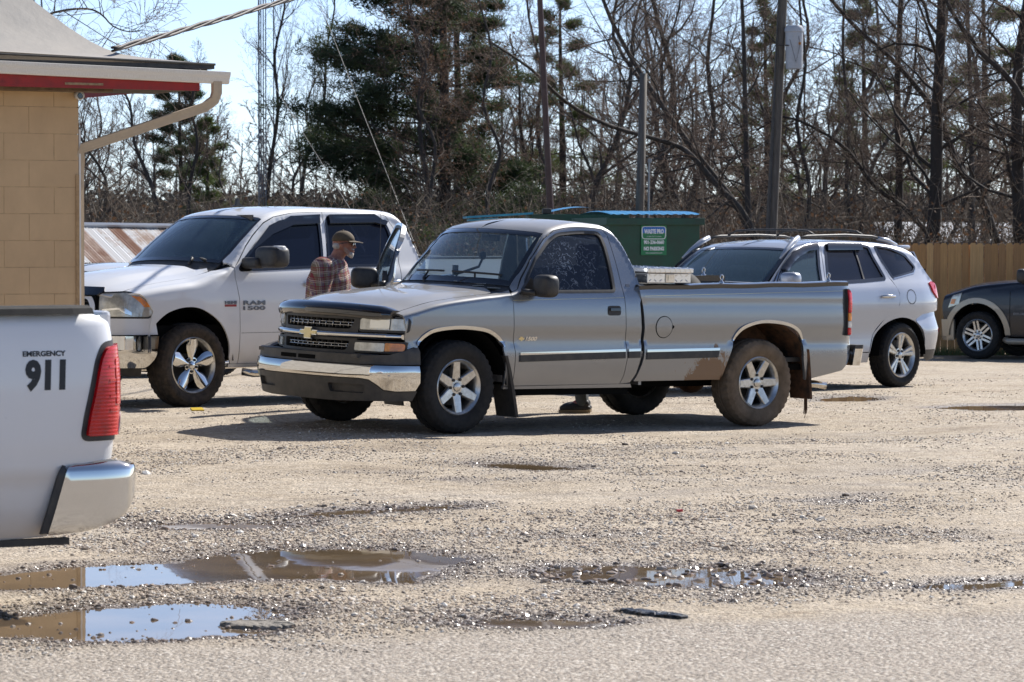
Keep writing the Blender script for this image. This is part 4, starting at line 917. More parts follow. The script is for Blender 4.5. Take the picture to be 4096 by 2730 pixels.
        panel('bumper_gap',Bm,[(-.135,.34),(-.04,.63),(-.0,.658),(-.09,.345)],M['blk'],T,off=-.004,fl=.02,ref=ref)
    text_on('lettering','EMERGENCY',Mx1,1.345,1.55,1.118,1.142,M['decal'],T,off=.0015,th=.0005,bold=.035,ref=(0,1,0)); text_on('lettering','911',Mx1,1.355,1.55,.965,1.105,M['decal'],T,off=.0015,th=.0005,bold=.055,ref=(0,1,0),shear=.06)
    MB().prism([(-4.60,-.93),(-4.76,-.90),(-4.83,-.78),(-4.84,-.5),(-4.84,.5),(-4.83,.78),(-4.76,.90),(-4.60,.93)],.58,.632,lambda u,v,h:(u,v,h)).build('bumper_step_pad',M['greyplastic'],T)
    MB().box((-4.73,0,1.0),(.05,1.6,.62),bev=.02).build('tailgate',P,T)
    MB().box((-2.0,0,.55),(5.3,1.5,.2)).box((-3.85,0,.42),(1.6,1.5,.08)).build('underbody',M['void'],T); MB().box((-3.85,0,.86),(1.75,1.6,.04)).build('bed_floor',M['blk'],T)
    mm=MB().box((-4.28,.90,.30),(.42,.05,.03)).build('rocker_guard',M['blk'],T)
    # the cab and nose (outside the frame): reuse the crew-cab shapes
    for sg in (1,-1):
        S1=mirror_map(RAM.pt,sg); z=.98
        o=[(.95,.45),(.55,.45)]+[(.52*math.cos(a),.45+.53*math.sin(a)) for a in np.linspace(0,math.pi,16)]+[(-.55,.42),(-2.86,.42),(-2.86,1.32),(-2.75,1.70),(-2.6,RAM.edge(-2.6)[0])]+[(x,RAM.edge(x)[0]) for x in (-2.0,-1.4,-1.1,-.9,-.6,-.35,-.2,.2,.6)]+[(.9,1.1)]
        d=panel('cab_side',S1,o,P,T,ref=(0,sg,0)); panel('window',S1,[(-.75,1.36),(-2.6,1.38),(-2.55,1.80),(-1.2,1.80)],M['tint'],d,off=.004,fl=.004,ref=(0,sg,0))
        wheelwell(T,0,.45,.53,sg*.95,sg*.5)
    def Mt(u,v): p=RAM.pt(u,RAM.st(u,abs(v))); return (p[0],math.copysign(p[1],v) if v else 0.0,p[2])
    panel('roof',Mt,[(.85,-.8),(.85,.8),(-.35,.8),(-2.86,.62),(-2.86,-.62),(-.35,-.8)],P,T,ref=(0,0,1),step=.1,fl=0); panel('windshield',Mt,[(-.40,-.74),(-.40,.74),(-1.05,.66),(-1.05,-.66)],M['tint'],T,off=.006,fl=.006,ref=(.5,0,1),step=.1)
    MB().box((.97,0,.80),(.1,1.6,.5),bev=.04).build('grille_surround',M['chrome'],T); MB().box((-2.88,0,1.1),(.03,1.6,1.2)).build('cab_back_panel',P,T)
    for x in (0,-3.57):
        for sg in (1,-1): wheel(T,(x,sg*.865,.405),.40,.27,.25,'petal',M['rubram'],sg)
    pose(T,-6.275,13.87,0,211)
    return T
# ================================================================ silver SUV
def build_sf():
    T=empty('suv',label='pale silver blue SUV with roof rails parked behind the grey pickup bed',cat='SUV')
    B=SF; P=M['silver']; rows=B.rows; t=lambda x,y:(x,B.st(x,y)); S={1:B.pt,-1:mirror_map(B.pt,-1)}
    ra=smoothpoly([(-2.10,.35),(-2.13,.47),(-2.21,.613),(-2.417,.748),(-2.691,.800),(-2.968,.738),(-3.12,.594),(-3.165,.43),(-3.17,.33)],False,4); fa=[(x+2.70,z) for x,z in ra]
    g1=rc([(-.505,1.225),(-1.257,1.215),(-1.31,1.40),(-1.42,1.622),(-1.20,1.606),(-.92,1.518),(-.64,1.345)],[.02,.02,0,.02,.05,.05,.03])
    g2=rc([(-1.40,1.212),(-2.07,1.232),(-2.44,1.252),(-2.37,1.44),(-2.33,1.60),(-2.22,1.622),(-1.575,1.622),(-1.48,1.42)],[.02,0,.02,0,.03,.02,.02,0])
    g3=rc([(-2.60,1.258),(-3.03,1.318),(-3.112,1.368),(-2.985,1.505),(-2.71,1.590),(-2.46,1.618),(-2.51,1.44)],[.02,.02,.03,.06,.05,.03,0])
    d1=[(-.34,.42),(-.36,.9),(-.42,1.20),(-.47,1.26),(-.61,1.375),(-.90,1.552),(-1.19,1.645),(-1.485,1.665),(-1.40,1.42),(-1.33,1.2),(-1.32,.42)]
    d2=[(-1.33,.42),(-1.34,1.2),(-1.41,1.42),(-1.495,1.665),(-2.42,1.655),(-2.47,1.44),(-2.53,1.25)]+smoothpoly([(-2.55,1.23),(-2.628,1.076),(-2.61,.95),(-2.569,.859),(-2.357,.78),(-2.17,.62),(-2.095,.42)],False,3)[1:]
    for sg in (1,-1):
        Mp=S[sg]; ref=(0,sg,.25)
        for o,g in ((d1,g1),(d2,g2)):
            d=panel('door',Mp,o,P,T,holes=[offs(g,.012)],ref=ref,rows=rows,fl=.03)
            panel('window_seal',Mp,offs(g,.03),M['blkgloss'],d,holes=[offs(g,-.01)],off=.003,ref=ref,step=.1); panel('window',Mp,offs(g,-.006),M['tint'] if o is d2 else M['tintm'],d,off=-.010,fl=0,ref=ref)
            if o is d1: vz=[(-.64,1.37),(-.92,1.545),(-1.20,1.628),(-1.42,1.64),(-1.395,1.575),(-1.20,1.56),(-.93,1.475),(-.70,1.34)]
            else: vz=[(-1.565,1.57),(-1.585,1.64),(-2.22,1.64),(-2.20,1.57)]
            panel('rain_visor',Mp,vz,M['blkgloss'],d,off=.026,fl=.022,ref=ref,step=.06)
            hx=-1.08 if o is d1 else -2.29; y=B.y0(hx,1.04)
            MB().tube([(hx,sg*(y-.01),1.042),(hx-.03,sg*(y+.035),1.045),(hx-.20,sg*(y+.040),1.045),(hx-.25,sg*y,1.04)],[.014,.018,.018,.012],10).build('door_handle',M['chrome'],d,True)
        panel('window_divider',Mp,[(-2.05,1.24),(-2.075,1.24),(-2.10,1.6),(-2.075,1.6)],M['blk'],T,off=.003,fl=.004,ref=ref)
        # fender
        fen=[(.60,.52),(.70,.75),t(.55,.62),t(.3,.74),t(0,.78),t(-.2,.80),(-.42,1.22),(-.41,1.20),(-.352,.9),(-.332,.42),(-.47,.36)]+fa[::-1]
        fen=[(.47,.36),(.66,.55),(.72,.75),t(.60,.60),t(.3,.72),t(0,.76),t(-.25,.80),(-.45,1.255),(-.412,1.20),(-.352,.9),(-.332,.42),(-.40,.36),(-.46,.34)]+fa[::-1][2:-1]
        panel('fender',Mp,fen,P,T,ref=ref,rows=rows)
        q=[(-2.103,.42),(-2.178,.62),(-2.365,.785),(-2.577,.865),(-2.618,.95),(-2.636,1.076),(-2.558,1.235),(-2.535,1.25),(-2.478,1.44),(-2.428,1.655),t(-2.40,.55),t(-2.40,0),t(-3.15,0),t(-3.19,.45),t(-3.20,.58),(-3.26,1.40),(-3.43,1.20),(-3.50,1.03),(-3.545,.88),(-3.45,.862),(-3.1,.83),(-2.96,.775),(-3.06,.70),(-3.13,.60)]+ra[::-1][4:-2]
        panel('quarter_panel',Mp,q,P,T,ref=(0,sg,.3),rows=rows,holes=[offs(g3,.012)],fl=.03)
        panel('window_seal',Mp,offs(g3,.02),M['blkgloss'],T,holes=[offs(g3,-.01)],off=.003,ref=ref,step=.1); panel('quarter_window',Mp,offs(g3,-.006),M['tint'],T,off=-.01,fl=0,ref=ref)
        panel('chrome_strip',Mp,[(-2.60,1.248),(-3.04,1.308),(-3.10,1.352),(-3.112,1.345),(-3.05,1.296),(-2.60,1.236)],M['chrome'],T,off=.006,fl=.006,ref=ref)
        fd=[(-2.858+.09*math.cos(a),1.033+.082*math.sin(a)) for a in np.linspace(0,2*math.pi,24,False)]
        panel('fuel_door_gap',Mp,offs(fd,.003),M['void'],T,holes=[offs(fd,-.004)],off=.0015,fl=0,ref=ref)
        # roof part + pillars between doors and roof centre
        rf=[(-.455,1.262),t(-.42,.80),t(-.44,.76)]+[t(x,y) for x,y in ((-.60,.73),(-.8,.69),(-.98,.64))]+[t(-.90-.25*y*y,y) for y in (.5,.3,.15,0)]+[t(-1.6,0),t(-2.39,0),t(-2.39,.55),(-2.42,1.662),(-1.49,1.672),(-1.18,1.652),(-.89,1.558),(-.60,1.382)]
        panel('roof',Mp,rf,P,T,ref=(0,sg*.3,1),rows=rows)
        panel('sill',Mp,[(-.42,.30),(-.42,.41),(-2.10,.41),(-2.10,.30)],P,T,ref=ref)
        # flared arch lip
        if 0: panel('wheel_arch_lip',Mp,[(x,z) for x,z in ra]+offs(ra,.0)[::-1][:0]+[(x+(x+2.69)*.10,z+.045) for x,z in ra[::-1]],P,T,off=.012,fl=.02,ref=ref)
        # bumper (own swept surface round the corner)
        BW=Sweep([(-3.10,.925),(-3.25,.912),(-3.42,.872),(-3.55,.80),(-3.64,.69),(-3.70,.5),(-3.72,.0)],[(.25,-.09),(.33,-.05),(.40,-.03),(.55,0),(.66,.012),(.70,.0),(.80,-.03),(.92,-.05)]); s2=1 if BW.nrm(.1)[1]>0 else -1
        Bm=mirror_map(lambda u,v:(BW.X(u)+s2*BW.nrm(u)[0]*BW.o(v),BW.Y(u)+s2*BW.nrm(u)[1]*BW.o(v),v),sg)
        panel('rear_bumper',Bm,[(.065,.42),(.04,.55),(.0,.62),(-.06,.695),(-.13,.752),(-.11,.79),(.0,.825),(.25,.848),(.45,.875),(1.3,.875),(1.3,.42)],P,T,ref=(-.3,sg,0),fl=.03)
        panel('bumper_skirt',Bm,[(.065,.415),(.07,.34),(.2,.29),(.35,.31),(1.3,.31),(1.3,.415)],M['blk'],T,ref=(-.3,sg,0),off=.002)
        panel('bumper_reflector',Bm,[(.42,.62),(.42,.66),(.52,.66),(.52,.62)],M['redl'],T,ref=(-.3,sg,0),off=.006,fl=.006)
        tl=rc([(-3.31,1.19),(-3.40,1.205),(-3.455,1.17),(-3.50,1.04),(-3.49,1.0),(-3.36,1.08)],[.02,.02,.02,.02,.02,.03]); panel('tail_lamp',Mp,tl,M['redl'],T,off=.016,fl=.03,ref=(-.2,sg,.2),step=.04)
        wheelwell(T,-2.70,.37,.45,sg*.92,sg*.45); wheelwell(T,0,.37,.45,sg*.90,sg*.45)
        mb=MB(); 
        def sq(v):
            f=lambda a:math.copysign(abs(a)**.6,a); return Vector((f(v.x),f(v.y),f(v.z)))
        mb.sphere((-.50,sg*1.02,1.255),(.075,.12,.078),18,12,sq); mb.tube([(-.46,sg*.88,1.20),(-.49,sg*.96,1.215)],.035,8); mb.build('side_mirror',P,T,True)
        rl=[(-.60,.735,1.40),(-.80,.70,1.545),(-1.02,.66,1.655),(-1.10,.655,1.70),(-1.25,.64,1.725)]
        MB().tube([(x,sg*(y-.02),z+.005) for x,y,z in [(-.72,.72,1.475),(-.86,.70,1.575),(-1.00,.68,1.655),(-1.12,.66,1.705)]],[.012,.025,.034,.03],8).build('rail_foot',P,T,True)
        MB().tube([(x,sg*y,z) for x,y,z in [(-1.10,.64,1.700),(-1.3,.63,1.728),(-2.0,.625,1.74),(-2.5,.63,1.725),(-2.70,.64,1.69)]],[.014,.015,.015,.015,.014],8).build('roof_rail',M['blk'],T,True)
        MB().tube([(x,sg*y,z) for x,y,z in [(-2.60,.64,1.70),(-2.78,.645,1.675),(-2.95,.65,1.63)]],[.025,.032,.015],8).build('rail_foot',P,T,True)
        hl=[(.66,.66),(.45,.80),(.50,.90),(.70,.82),(.78,.70)]; panel('headlight',Mp,hl,M['headl'],T,off=.01,ref=(.5,sg,0))
    for x in (-1.45,-2.35): MB().tube([(x,-.63,1.735),(x,-.52,1.785),(x,-.3,1.80),(x,.3,1.80),(x,.52,1.785),(x,.63,1.735)],.016,8,flat=.7).build('cross_bar',M['blk'],T,True)
    def Mt(u,v): p=B.pt(u,B.st(u,abs(v))); return (p[0],math.copysign(p[1],v) if v else 0.0,p[2])
    panel('hood',Mt,[(.80-.30*y*y,y) for y in np.linspace(-.6,.6,11)]+[(.3,.72),(0,.76),(-.18,.76)]+[(-.06-.28*y*y,y) for y in np.linspace(.66,-.66,9)]+[(-.18,-.76),(0,-.76),(.3,-.72)],P,T,ref=(.2,0,1))
    ws=[(-.20-.28*y*y,y) for y in np.linspace(-.74,.74,13)]+[(-.50,.725),(-.7,.70),(-.98,.635)]+[(-.895-.25*y*y,y) for y in np.linspace(.55,-.55,11)]+[(-.98,-.635),(-.7,-.70),(-.50,-.725)]
    panel('windshield_seal',Mt,ws,M['blkgloss'],T,holes=[offs(ws,-.04)],off=-.002,fl=0,ref=(.5,0,1)); panel('windshield',Mt,ws,M['tintm'],T,off=-.006,fl=0,ref=(.5,0,1))
    MB().box((-3.22,0,1.60),(.22,1.15,.05),bev=.02).build('spoiler',P,T,True,auto=40); panel('tailgate',lambda u,v:(-3.30-(1.6-v)*.62 if v>1.1 else -3.61-(1.1-v)*.15,u,v),[(-.72,.88),(.72,.88),(.62,1.55),(-.62,1.55)],P,T,ref=(-1,0,0))
    MB().box((-1.3,0,.55),(3.6,1.5,.4)).box((-1.6,0,.8),(2.2,1.66,.5)).box((-3.2,0,.9),(.5,1.4,.9)).build('underbody',M['void'],T); MB().box((-.62,0,1.08),(.4,1.5,.2),bev=.05).build('dashboard',M['dash'],T)
    for y in (.38,-.38): MB().box((-1.45,y,1.15),(.15,.48,.5),bev=.06).box((-1.46,y,1.46),(.09,.25,.16),bev=.04).build('seat_back',M['seat'],T,True,auto=50)
    MB().box((.80,0,.62),(.10,1.3,.35),bev=.04).build('front_bumper',P,T)
    for x in (0,-2.70):
        for sg in (1,-1): wheel(T,(x,sg*.81,.37),.370,.235,.240,'ten',M['rub'],sg,rot=math.radians(-6 if x else 20),steer=math.radians(0))
    pose(T,1.95978541,38.61738238,-.065,227.5); return T
# ================================================================ simpler closed car used for the dark SUV and the hidden white saloon
def simple_car(lab,cat,P,T_,W_,sd,wb,R,rim,clad=None,suv=True,style='six2',name='suv',c0=0):
    T=empty(name,label=lab,cat=cat); B=Body(T=T_,W=W_,side=sd,k=[(1.2,.28),(-1,.25),(-3,0),(-5,0)],cr=[(1,.08),(-1,.05),(-4,.06)],r=[(1,.09),(-.3,.08),(-.6,.05),(-1,.09),(-4.4,.1)])
    rows=B.rows; t=lambda x,y:(x,B.st(x,y)); xs=-(wb+.9); cz=R
    for sg in (1,-1):
        Mp=mirror_map(B.pt,sg); ref=(0,sg,.25); fa=[((R+.10)*math.cos(a),cz+.01+(R+.12)*math.sin(a)) for a in np.linspace(0,math.pi,20)]; ra=[(x-wb,z) for x,z in fa]
        g=B.sd; zb=1.17 if suv else .98; zt=B.edge(-1.7)[0]-.01
        d1=[(-.56,.36),(-.56,zb-.1),(-.62-c0,zb+.02)]+[(x-c0,B.edge(x-c0)[0]+.01) for x in (-.75,-.95,-1.15)]+[(-1.6-c0,B.edge(-1.6-c0)[0]+.01),(-1.62-c0,zb),(-1.6-c0,.36)]
        d2=[(-1.61-c0,.36),(-1.63-c0,zb),(-1.61-c0,B.edge(-1.61-c0)[0]+.01),(-2.2-c0,B.edge(-2.2-c0)[0]+.01),(-2.5-c0,zb),(-2.5,.9),(-wb+R+.12,.36)]
        def win(a,b): return rc([(a+(-.06 if a>-1-c0 else -.05),zb+.035),(b+.05,zb+.045),(b+.05 if b>-2-c0 else b+.25,B.edge(max(b,-2.2-c0))[0]-.025)]+([(-1.2-c0,B.edge(-1.2-c0)[0]-.03),(-.95-c0,B.edge(-.95-c0)[0]-.035)] if a>-1-c0 else [(a-.05,B.edge(a)[0]-.025)]),.03)
        fen=[(R+.11,.36)]+[(.56,.50),(.62,.80)]+[t(.55,.66),t(.2,.72),t(-.2,.76),t(-.50-c0,.78)]+[(-.62-c0,zb+.02),(-.55,zb-.1),(-.55,.36),(-R-.10,.36)]+fa[::-1]
        panel('fender',Mp,fen,P,T,ref=ref,rows=rows)
        for o,(a,b) in ((d1,(-.62-c0,-1.62-c0)),(d2,(-1.63-c0,-2.5-c0))):
            w=win(a,b); d=panel('door',Mp,o,P,T,holes=[offs(w,.008)],ref=ref,rows=rows); panel('window_seal',Mp,offs(w,.014),M['blk'],d,holes=[offs(w,-.01)],off=.003,ref=ref); panel('window',Mp,w,M['tint'],d,off=-.012,fl=0,ref=ref)
            MB().box((b+.14,sg*(B.y0(b,zb-.15)+.02),zb-.13),(.18,.03,.03),bev=.01).build('door_handle',M['blk'],d)
        q=[(-wb+R+.11,.36),(-2.51-c0,.9),(-2.51-c0,zb),(-2.21-c0,B.edge(-2.2-c0)[0]+.01),t(-2.2-c0,.3),t(-2.2-c0,0),t(xs+.03,0),t(xs+.03,.5),(xs,.9),(xs+.05,.36),(-wb-R-.11,.36)]+ra[::-1]
        panel('quarter_panel',Mp,q,P,T,ref=ref,rows=rows,step=.09)
        cab=[(-.63-c0,zb+.03),t(-.54-c0,.76)]+[t(-.75-c0,.70),t(-.95-c0,.66)]+[t(-1.0-c0,.4),t(-.98-c0,0),t(-2.2-c0,0),t(-2.2-c0,.3),(-2.21-c0,B.edge(-2.2-c0)[0]+.02)]+[(x-c0,B.edge(x-c0)[0]+.02) for x in (-1.6,-1.15,-.95,-.75)]
        panel('roof',Mp,cab,P,T,ref=(0,sg*.3,1),rows=rows,step=.08)
        if clad:
            oo=[(x*1.19,cz+(z-cz)*1.16) for x,z in fa]; 
            for dx in (0,-wb): panel('wheel_arch_cladding',Mp,[(x+dx,z) for x,z in fa]+[(x+dx,z) for x,z in oo[::-1]],clad,T,off=.02,fl=.04,ref=ref,step=.06)
            hl_=panel('headlight',Mp,[(.50,.80),(.42,.99),(.26,1.035),(.31,.86)],M['headl'],T,off=.012,ref=ref); panel('turn_lamp',Mp,[(.46,.86),(.43,.94),(.36,.94),(.39,.86)],M['amber'],hl_,off=.018,fl=.004,ref=ref)
            panel('bumper_corner',Mp,[(.60,.36),(.62,.62),(.50,.62),(.48,.36)],clad,T,off=.02,ref=ref)
            MB().tube([(-R-.10,sg*.90,.31),(-R-.18,sg*.97,.29),(-wb+R+.16,sg*.97,.29)],.05,10).build('running_board',clad,T,True)
        wheelwell(T,0,cz,R+.11,sg*.90,sg*.45); wheelwell(T,-wb,cz,R+.11,sg*.90,sg*.45)
        mb=MB(); 
        def sq(v):
            f=lambda a:math.copysign(abs(a)**.55,a); return Vector((f(v.x),f(v.y),f(v.z)))
        if sg<0: continue
        mx=-.72-c0*.25; mb.sphere((mx,sg*1.03,zb+.14),(.08,.13,.11),16,12,sq); mb.tube([(mx+.06,sg*.85,zb+.04),(mx+.02,sg*.94,zb+.08)],.045,8); mb.build('side_mirror',M['blk'],T,True)
    def Mt(u,v): p=B.pt(u,B.st(u,abs(v))); return (p[0],math.copysign(p[1],v) if v else 0.0,p[2])
    panel('hood',Mt,[(.70-.30*y*y,y) for y in np.linspace(-.64,.64,9)]+[(.2,.70),(-.2-c0,.74)]+[(-.22-c0-.28*y*y,y) for y in np.linspace(.72,-.72,9)]+[(-.2-c0,-.74),(.2,-.70)],P,T,ref=(.2,0,1),step=.09)
    panel('windshield',Mt,[(-.36-c0-.28*y*y,y) for y in np.linspace(-.70,.70,9)]+[(-.75-c0,.69),(-.95-c0,.65)]+[(-1.0-c0+.1*(.65-abs(y)),y) for y in np.linspace(.5,-.5,5)]+[(-.95-c0,-.65),(-.75-c0,-.69)],M['tintm'],T,off=.002,fl=.01,ref=(.5,0,1),step=.08)
    MB().box((-wb/2,0,.5),(wb+.8,1.4,.35)).box((-1.6,0,.75),(2.0,1.55,.4)).build('underbody',M['void'],T)
    NW=Sweep([(.82,0),(.80,.3),(.74,.55),(.64,.74),(.52,.84),(.40,.875)],[(.2,-.08),(.35,0),(.6,.0),(.9,-.05),(1.0,-.12)]); L=NW.L
    NP=lambda nm,o,m,off=0:panel(nm,NW.pt,o,m,T,off=off,fl=.04,ref=(1,0,0))
    NP('front_bumper',[(-L,.30),(L,.30),(L,.62),(-L,.62)],clad or P,.02); NP('grille',[(-.5,.64),(.5,.64),(.5,.92),(-.5,.92)],M['blk'])
    for sg in (1,-1):
        NP('headlight',[(sg*a,b) for a,b in rc([(.55,.66),(.52,.90),(.72,.94),(.86,.93),(.97,.68)],.02)],M['headl'],.012); NP('turn_lamp',[(sg*a,b) for a,b in [(.86,.74),(.84,.80),(.91,.80),(.94,.74)]],M['amber'],.018)
        NP('nose_corner',[(sg*a,b) for a,b in [(.5,.60),(.5,.66),(.97,.67),(L,.66),(L,.60)]],P,.0)
    for x in (0,-wb):
        for sg in (1,-1): wheel(T,(x,sg*.80,R),R,.235,rim,style,M['rub'],sg,rot=math.radians(10))
    return T
def build_others():
    e=simple_car('dark navy SUV with tan wheel arch cladding nosing in by the wooden fence','SUV',M['navy'],
      [(1.1,.80),(.8,1.02),(.55,1.10),(.2,1.19),(-.3,1.235),(-.72,1.26),(-.80,1.28),(-1.1,1.50),(-1.35,1.67),(-1.5,1.72),(-1.9,1.76),(-2.5,1.76),(-3.3,1.73),(-3.6,1.60),(-3.75,1.1),(-3.8,.8)],
      [(1,.75),(.6,.86),(.3,.91),(0,.925),(-3,.925),(-3.6,.88),(-3.8,.80)],[(.2,-.08),(.4,-.02),(.7,0),(1.0,-.01),(1.15,-.04),(1.2,-.06),(1.7,-.2),(1.9,-.3)],2.89,.375,.235,clad=M['tanclad'],c0=.40)
    text_on('lettering','EXPLORER',lambda u,v:(u,.93,v),-.62,-.86,.70,.735,M['silverb'],e,off=.006,th=.004,bold=.03)
    R=Matrix.Rotation(math.radians(149),3,'Z'); o_=R@Vector((0,.92,.37)); pose(e,(3908-2048)/FPX*54.7-o_.x,54.7-o_.y,-.25,149)
    c=simple_car('white car mostly hidden between the building corner and the white crew cab pickup','car',M['white2'],
      [(1.1,.55),(.8,.74),(.4,.86),(-.1,.95),(-.3,.98),(-.7,1.20),(-1.05,1.38),(-1.3,1.43),(-1.7,1.45),(-2.3,1.42),(-2.9,1.2),(-3.2,1.05),(-3.55,.98),(-3.65,.6)],
      [(1,.70),(.6,.82),(.3,.87),(0,.89),(-3,.89),(-3.4,.82),(-3.7,.7)],[(.2,-.08),(.4,-.02),(.6,0),(.9,-.02),(1.0,-.06),(1.4,-.22),(1.6,-.32)],2.7,.32,.22,suv=False,name='car',style='ten')
    pose(c,-6.3,43.6,-.12,222); e2=MB().tube([(-.9,-.6,1.0),(-.9,-.6,1.75),(-.9,-.6,2.35)],[.006,.004,.003],6).build('antenna',M['chrome'],c)
    e2.location=(0,0,0)
    return e,c
# ================================================================ ground, puddles, gravel
PUD={'a':[(-2.63,17.08),(-2.53,17.25),(-2.37,17.48),(-2.2,17.69),(-1.94,17.78),(-1.73,17.93),(-1.54,18.25),(-1.42,18.5),(-1.25,18.66),(-1.06,18.71),(-.83,18.71),(-.64,18.66),(-.45,18.45),(-.22,18.05),(-.34,17.64),(-.38,17.25),(-.5,16.82),(-.69,16.9),(-1.01,16.99),(-1.3,16.97),(-1.58,16.75),(-1.82,16.67),(-2.07,16.65),(-2.31,16.57),(-2.54,16.48),(-3.3,16.5),(-3.5,16.9),(-3.2,17.1)],
'b':[(-2.33,15.1),(-2.24,15.27),(-2.07,15.45),(-1.96,15.61),(-1.76,15.74),(-1.48,15.93),(-1.25,15.82),(-1.04,15.61),(-1.01,15.45),(-1.09,15.17),(-1.2,14.96),(-1.14,14.79),(-1.01,14.71),(-1.16,14.58),(-1.35,14.49),(-1.54,14.41),(-1.73,14.35),(-1.95,14.5),(-2.25,14.55),(-2.9,14.6),(-3.1,14.9),(-2.8,15.1)],
'c':[(.11,17.48),(.27,17.69),(.49,17.71),(.71,17.67),(.97,17.62),(1.23,17.48),(1.44,17.12),(1.36,16.75),(1.09,16.63),(.79,16.61),(.47,16.82),(.26,16.97),(.14,17.25)],
'd':[(1.91,16.61),(2.1,16.8),(2.28,16.9),(2.63,16.99),(3.2,17.0),(3.2,16.7),(2.59,16.69),(2.28,16.57),(2.07,16.52)],
'e':[(-1.37,20.89),(-1.1,21.29),(-.74,21.56),(-.48,21.74),(-.28,21.78),(-.34,21.49),(-.65,21.29),(-.93,21.02),(-1.23,20.76)],
'f':[(-.26,25.83),(.01,25.83),(.39,25.39),(.47,25.15),(.2,25.01),(-.08,25.34)],
'g':[(4.17,34.45),(4.58,34.91),(5.43,35.09),(6.2,34.9),(6.1,34.1),(5.25,33.93),(4.52,33.84)],
'h':[(3.21,36.63),(3.63,37.25),(3.87,36.84),(3.59,35.94),(3.23,35.85)],
'j':[(-.25,15.1),(-.13,15.26),(.1,15.3),(.3,15.22),(.42,15.08),(.3,14.93),(.05,14.88),(-.12,14.92)],
'i':[(-2.14,20.28),(-1.85,20.41),(-1.36,20.34),(-1.2,20.22),(-1.44,20.01),(-1.88,19.95)]}
def sst(a,b,x): t=np.clip((x-a)/(b-a),0,1); return t*t*(3-2*t)
_nz=np.random.default_rng(11).random((256,256))
def vnoise(x,y,s):
    x=x*s+57.3;y=y*s+91.7; xi=np.floor(x).astype(int);yi=np.floor(y).astype(int);fx=x-xi;fy=y-yi;fx=fx*fx*(3-2*fx);fy=fy*fy*(3-2*fy)
    g=lambda i,j:_nz[i&255,j&255]
    return (g(xi,yi)*(1-fx)+g(xi+1,yi)*fx)*(1-fy)+(g(xi,yi+1)*(1-fx)+g(xi+1,yi+1)*fx)*fy-.5
def fbm(x,y,s): return vnoise(x,y,s)+.5*vnoise(x,y,s*2.1)+.25*vnoise(x,y,s*4.3)+.12*vnoise(x,y,s*8.9)
def sdist(X,Y,poly):
    P=np.stack([X,Y],1);ins=inpoly(P,poly);d=np.full(len(P),1e9);n=len(poly)
    for i in range(n):
        a=np.array(poly[i-1]);b=np.array(poly[i]);ab=b-a;t=np.clip(((P-a)@ab)/(ab@ab),0,1);q=P-(a+t[:,None]*ab);d=np.minimum(d,np.hypot(q[:,0],q[:,1]))
    return np.where(ins,d,-d)
def base(X,Y):
    b=np.interp(Y,[0,33,36,40,54,60,90,400],[-.02,-.02,-.03,-.065,-.25,-.27,-.3,-.3])
    pl=-.0206-.0241*(X+.466)+.0084*(Y-29.64)
    c=np.hypot((X-.35)/1.0,(Y-31.35)/1.0); w=sst(4.2,2.2,c); return b*(1-w)+pl*w
def gz(X,Y,fine=True):
    X=np.asarray(X,float);Y=np.asarray(Y,float);h=base(X,Y); near=sst(44,34,Y)
    h=h+.016*near*fbm(X,Y,.9)*sst(12,14,Y)
    if fine:
        h=h+.011*near*fbm(X+5,Y,3.5)*sst(12,15.5,Y)
        for k,p in PUD.items():
            pp=np.array(p);lo=pp.min(0)-.8;hi=pp.max(0)+.8;m=(X>lo[0])&(X<hi[0])&(Y>lo[1])&(Y<hi[1])
            if not m.any(): continue
            x,y=X[m],Y[m];sd=sdist(x,y,p)+.05*fbm(x,y,6)+.05*fbm(x,y,2); L=PL[k]
            w=sst(-.55,-.05,sd); shape=np.where(sd>0,-.028*sst(0,.3,sd),.016*sst(0,-.25,sd))+.006*fbm(x,y,9)
            h[m]=h[m]*(1-w)+(L+shape)*w
    return h
PL={k:float(base(np.array([np.mean([q[0] for q in p])]),np.array([np.mean([q[1] for q in p])]))[0])-.010 for k,p in PUD.items()}
xs=np.concatenate([-np.geomspace(6,400,22)[::-1],np.arange(-5.95,8,.05),np.geomspace(8,400,22)]); ys=np.concatenate([np.array([-30,-10,0,6,10]),np.arange(12,26,.05),np.arange(26,47,.08),np.arange(47,62,.5),np.geomspace(62,900,26)])
XX,YY=np.meshgrid(xs,ys,indexing='ij'); ZZ=gz(XX.ravel(),YY.ravel()).reshape(XX.shape)
nx,ny=XX.shape; idx=np.arange(nx*ny).reshape(nx,ny)
Fq=np.stack([idx[:-1,:-1],idx[1:,:-1],idx[1:,1:],idx[:-1,1:]],-1).reshape(-1,4)
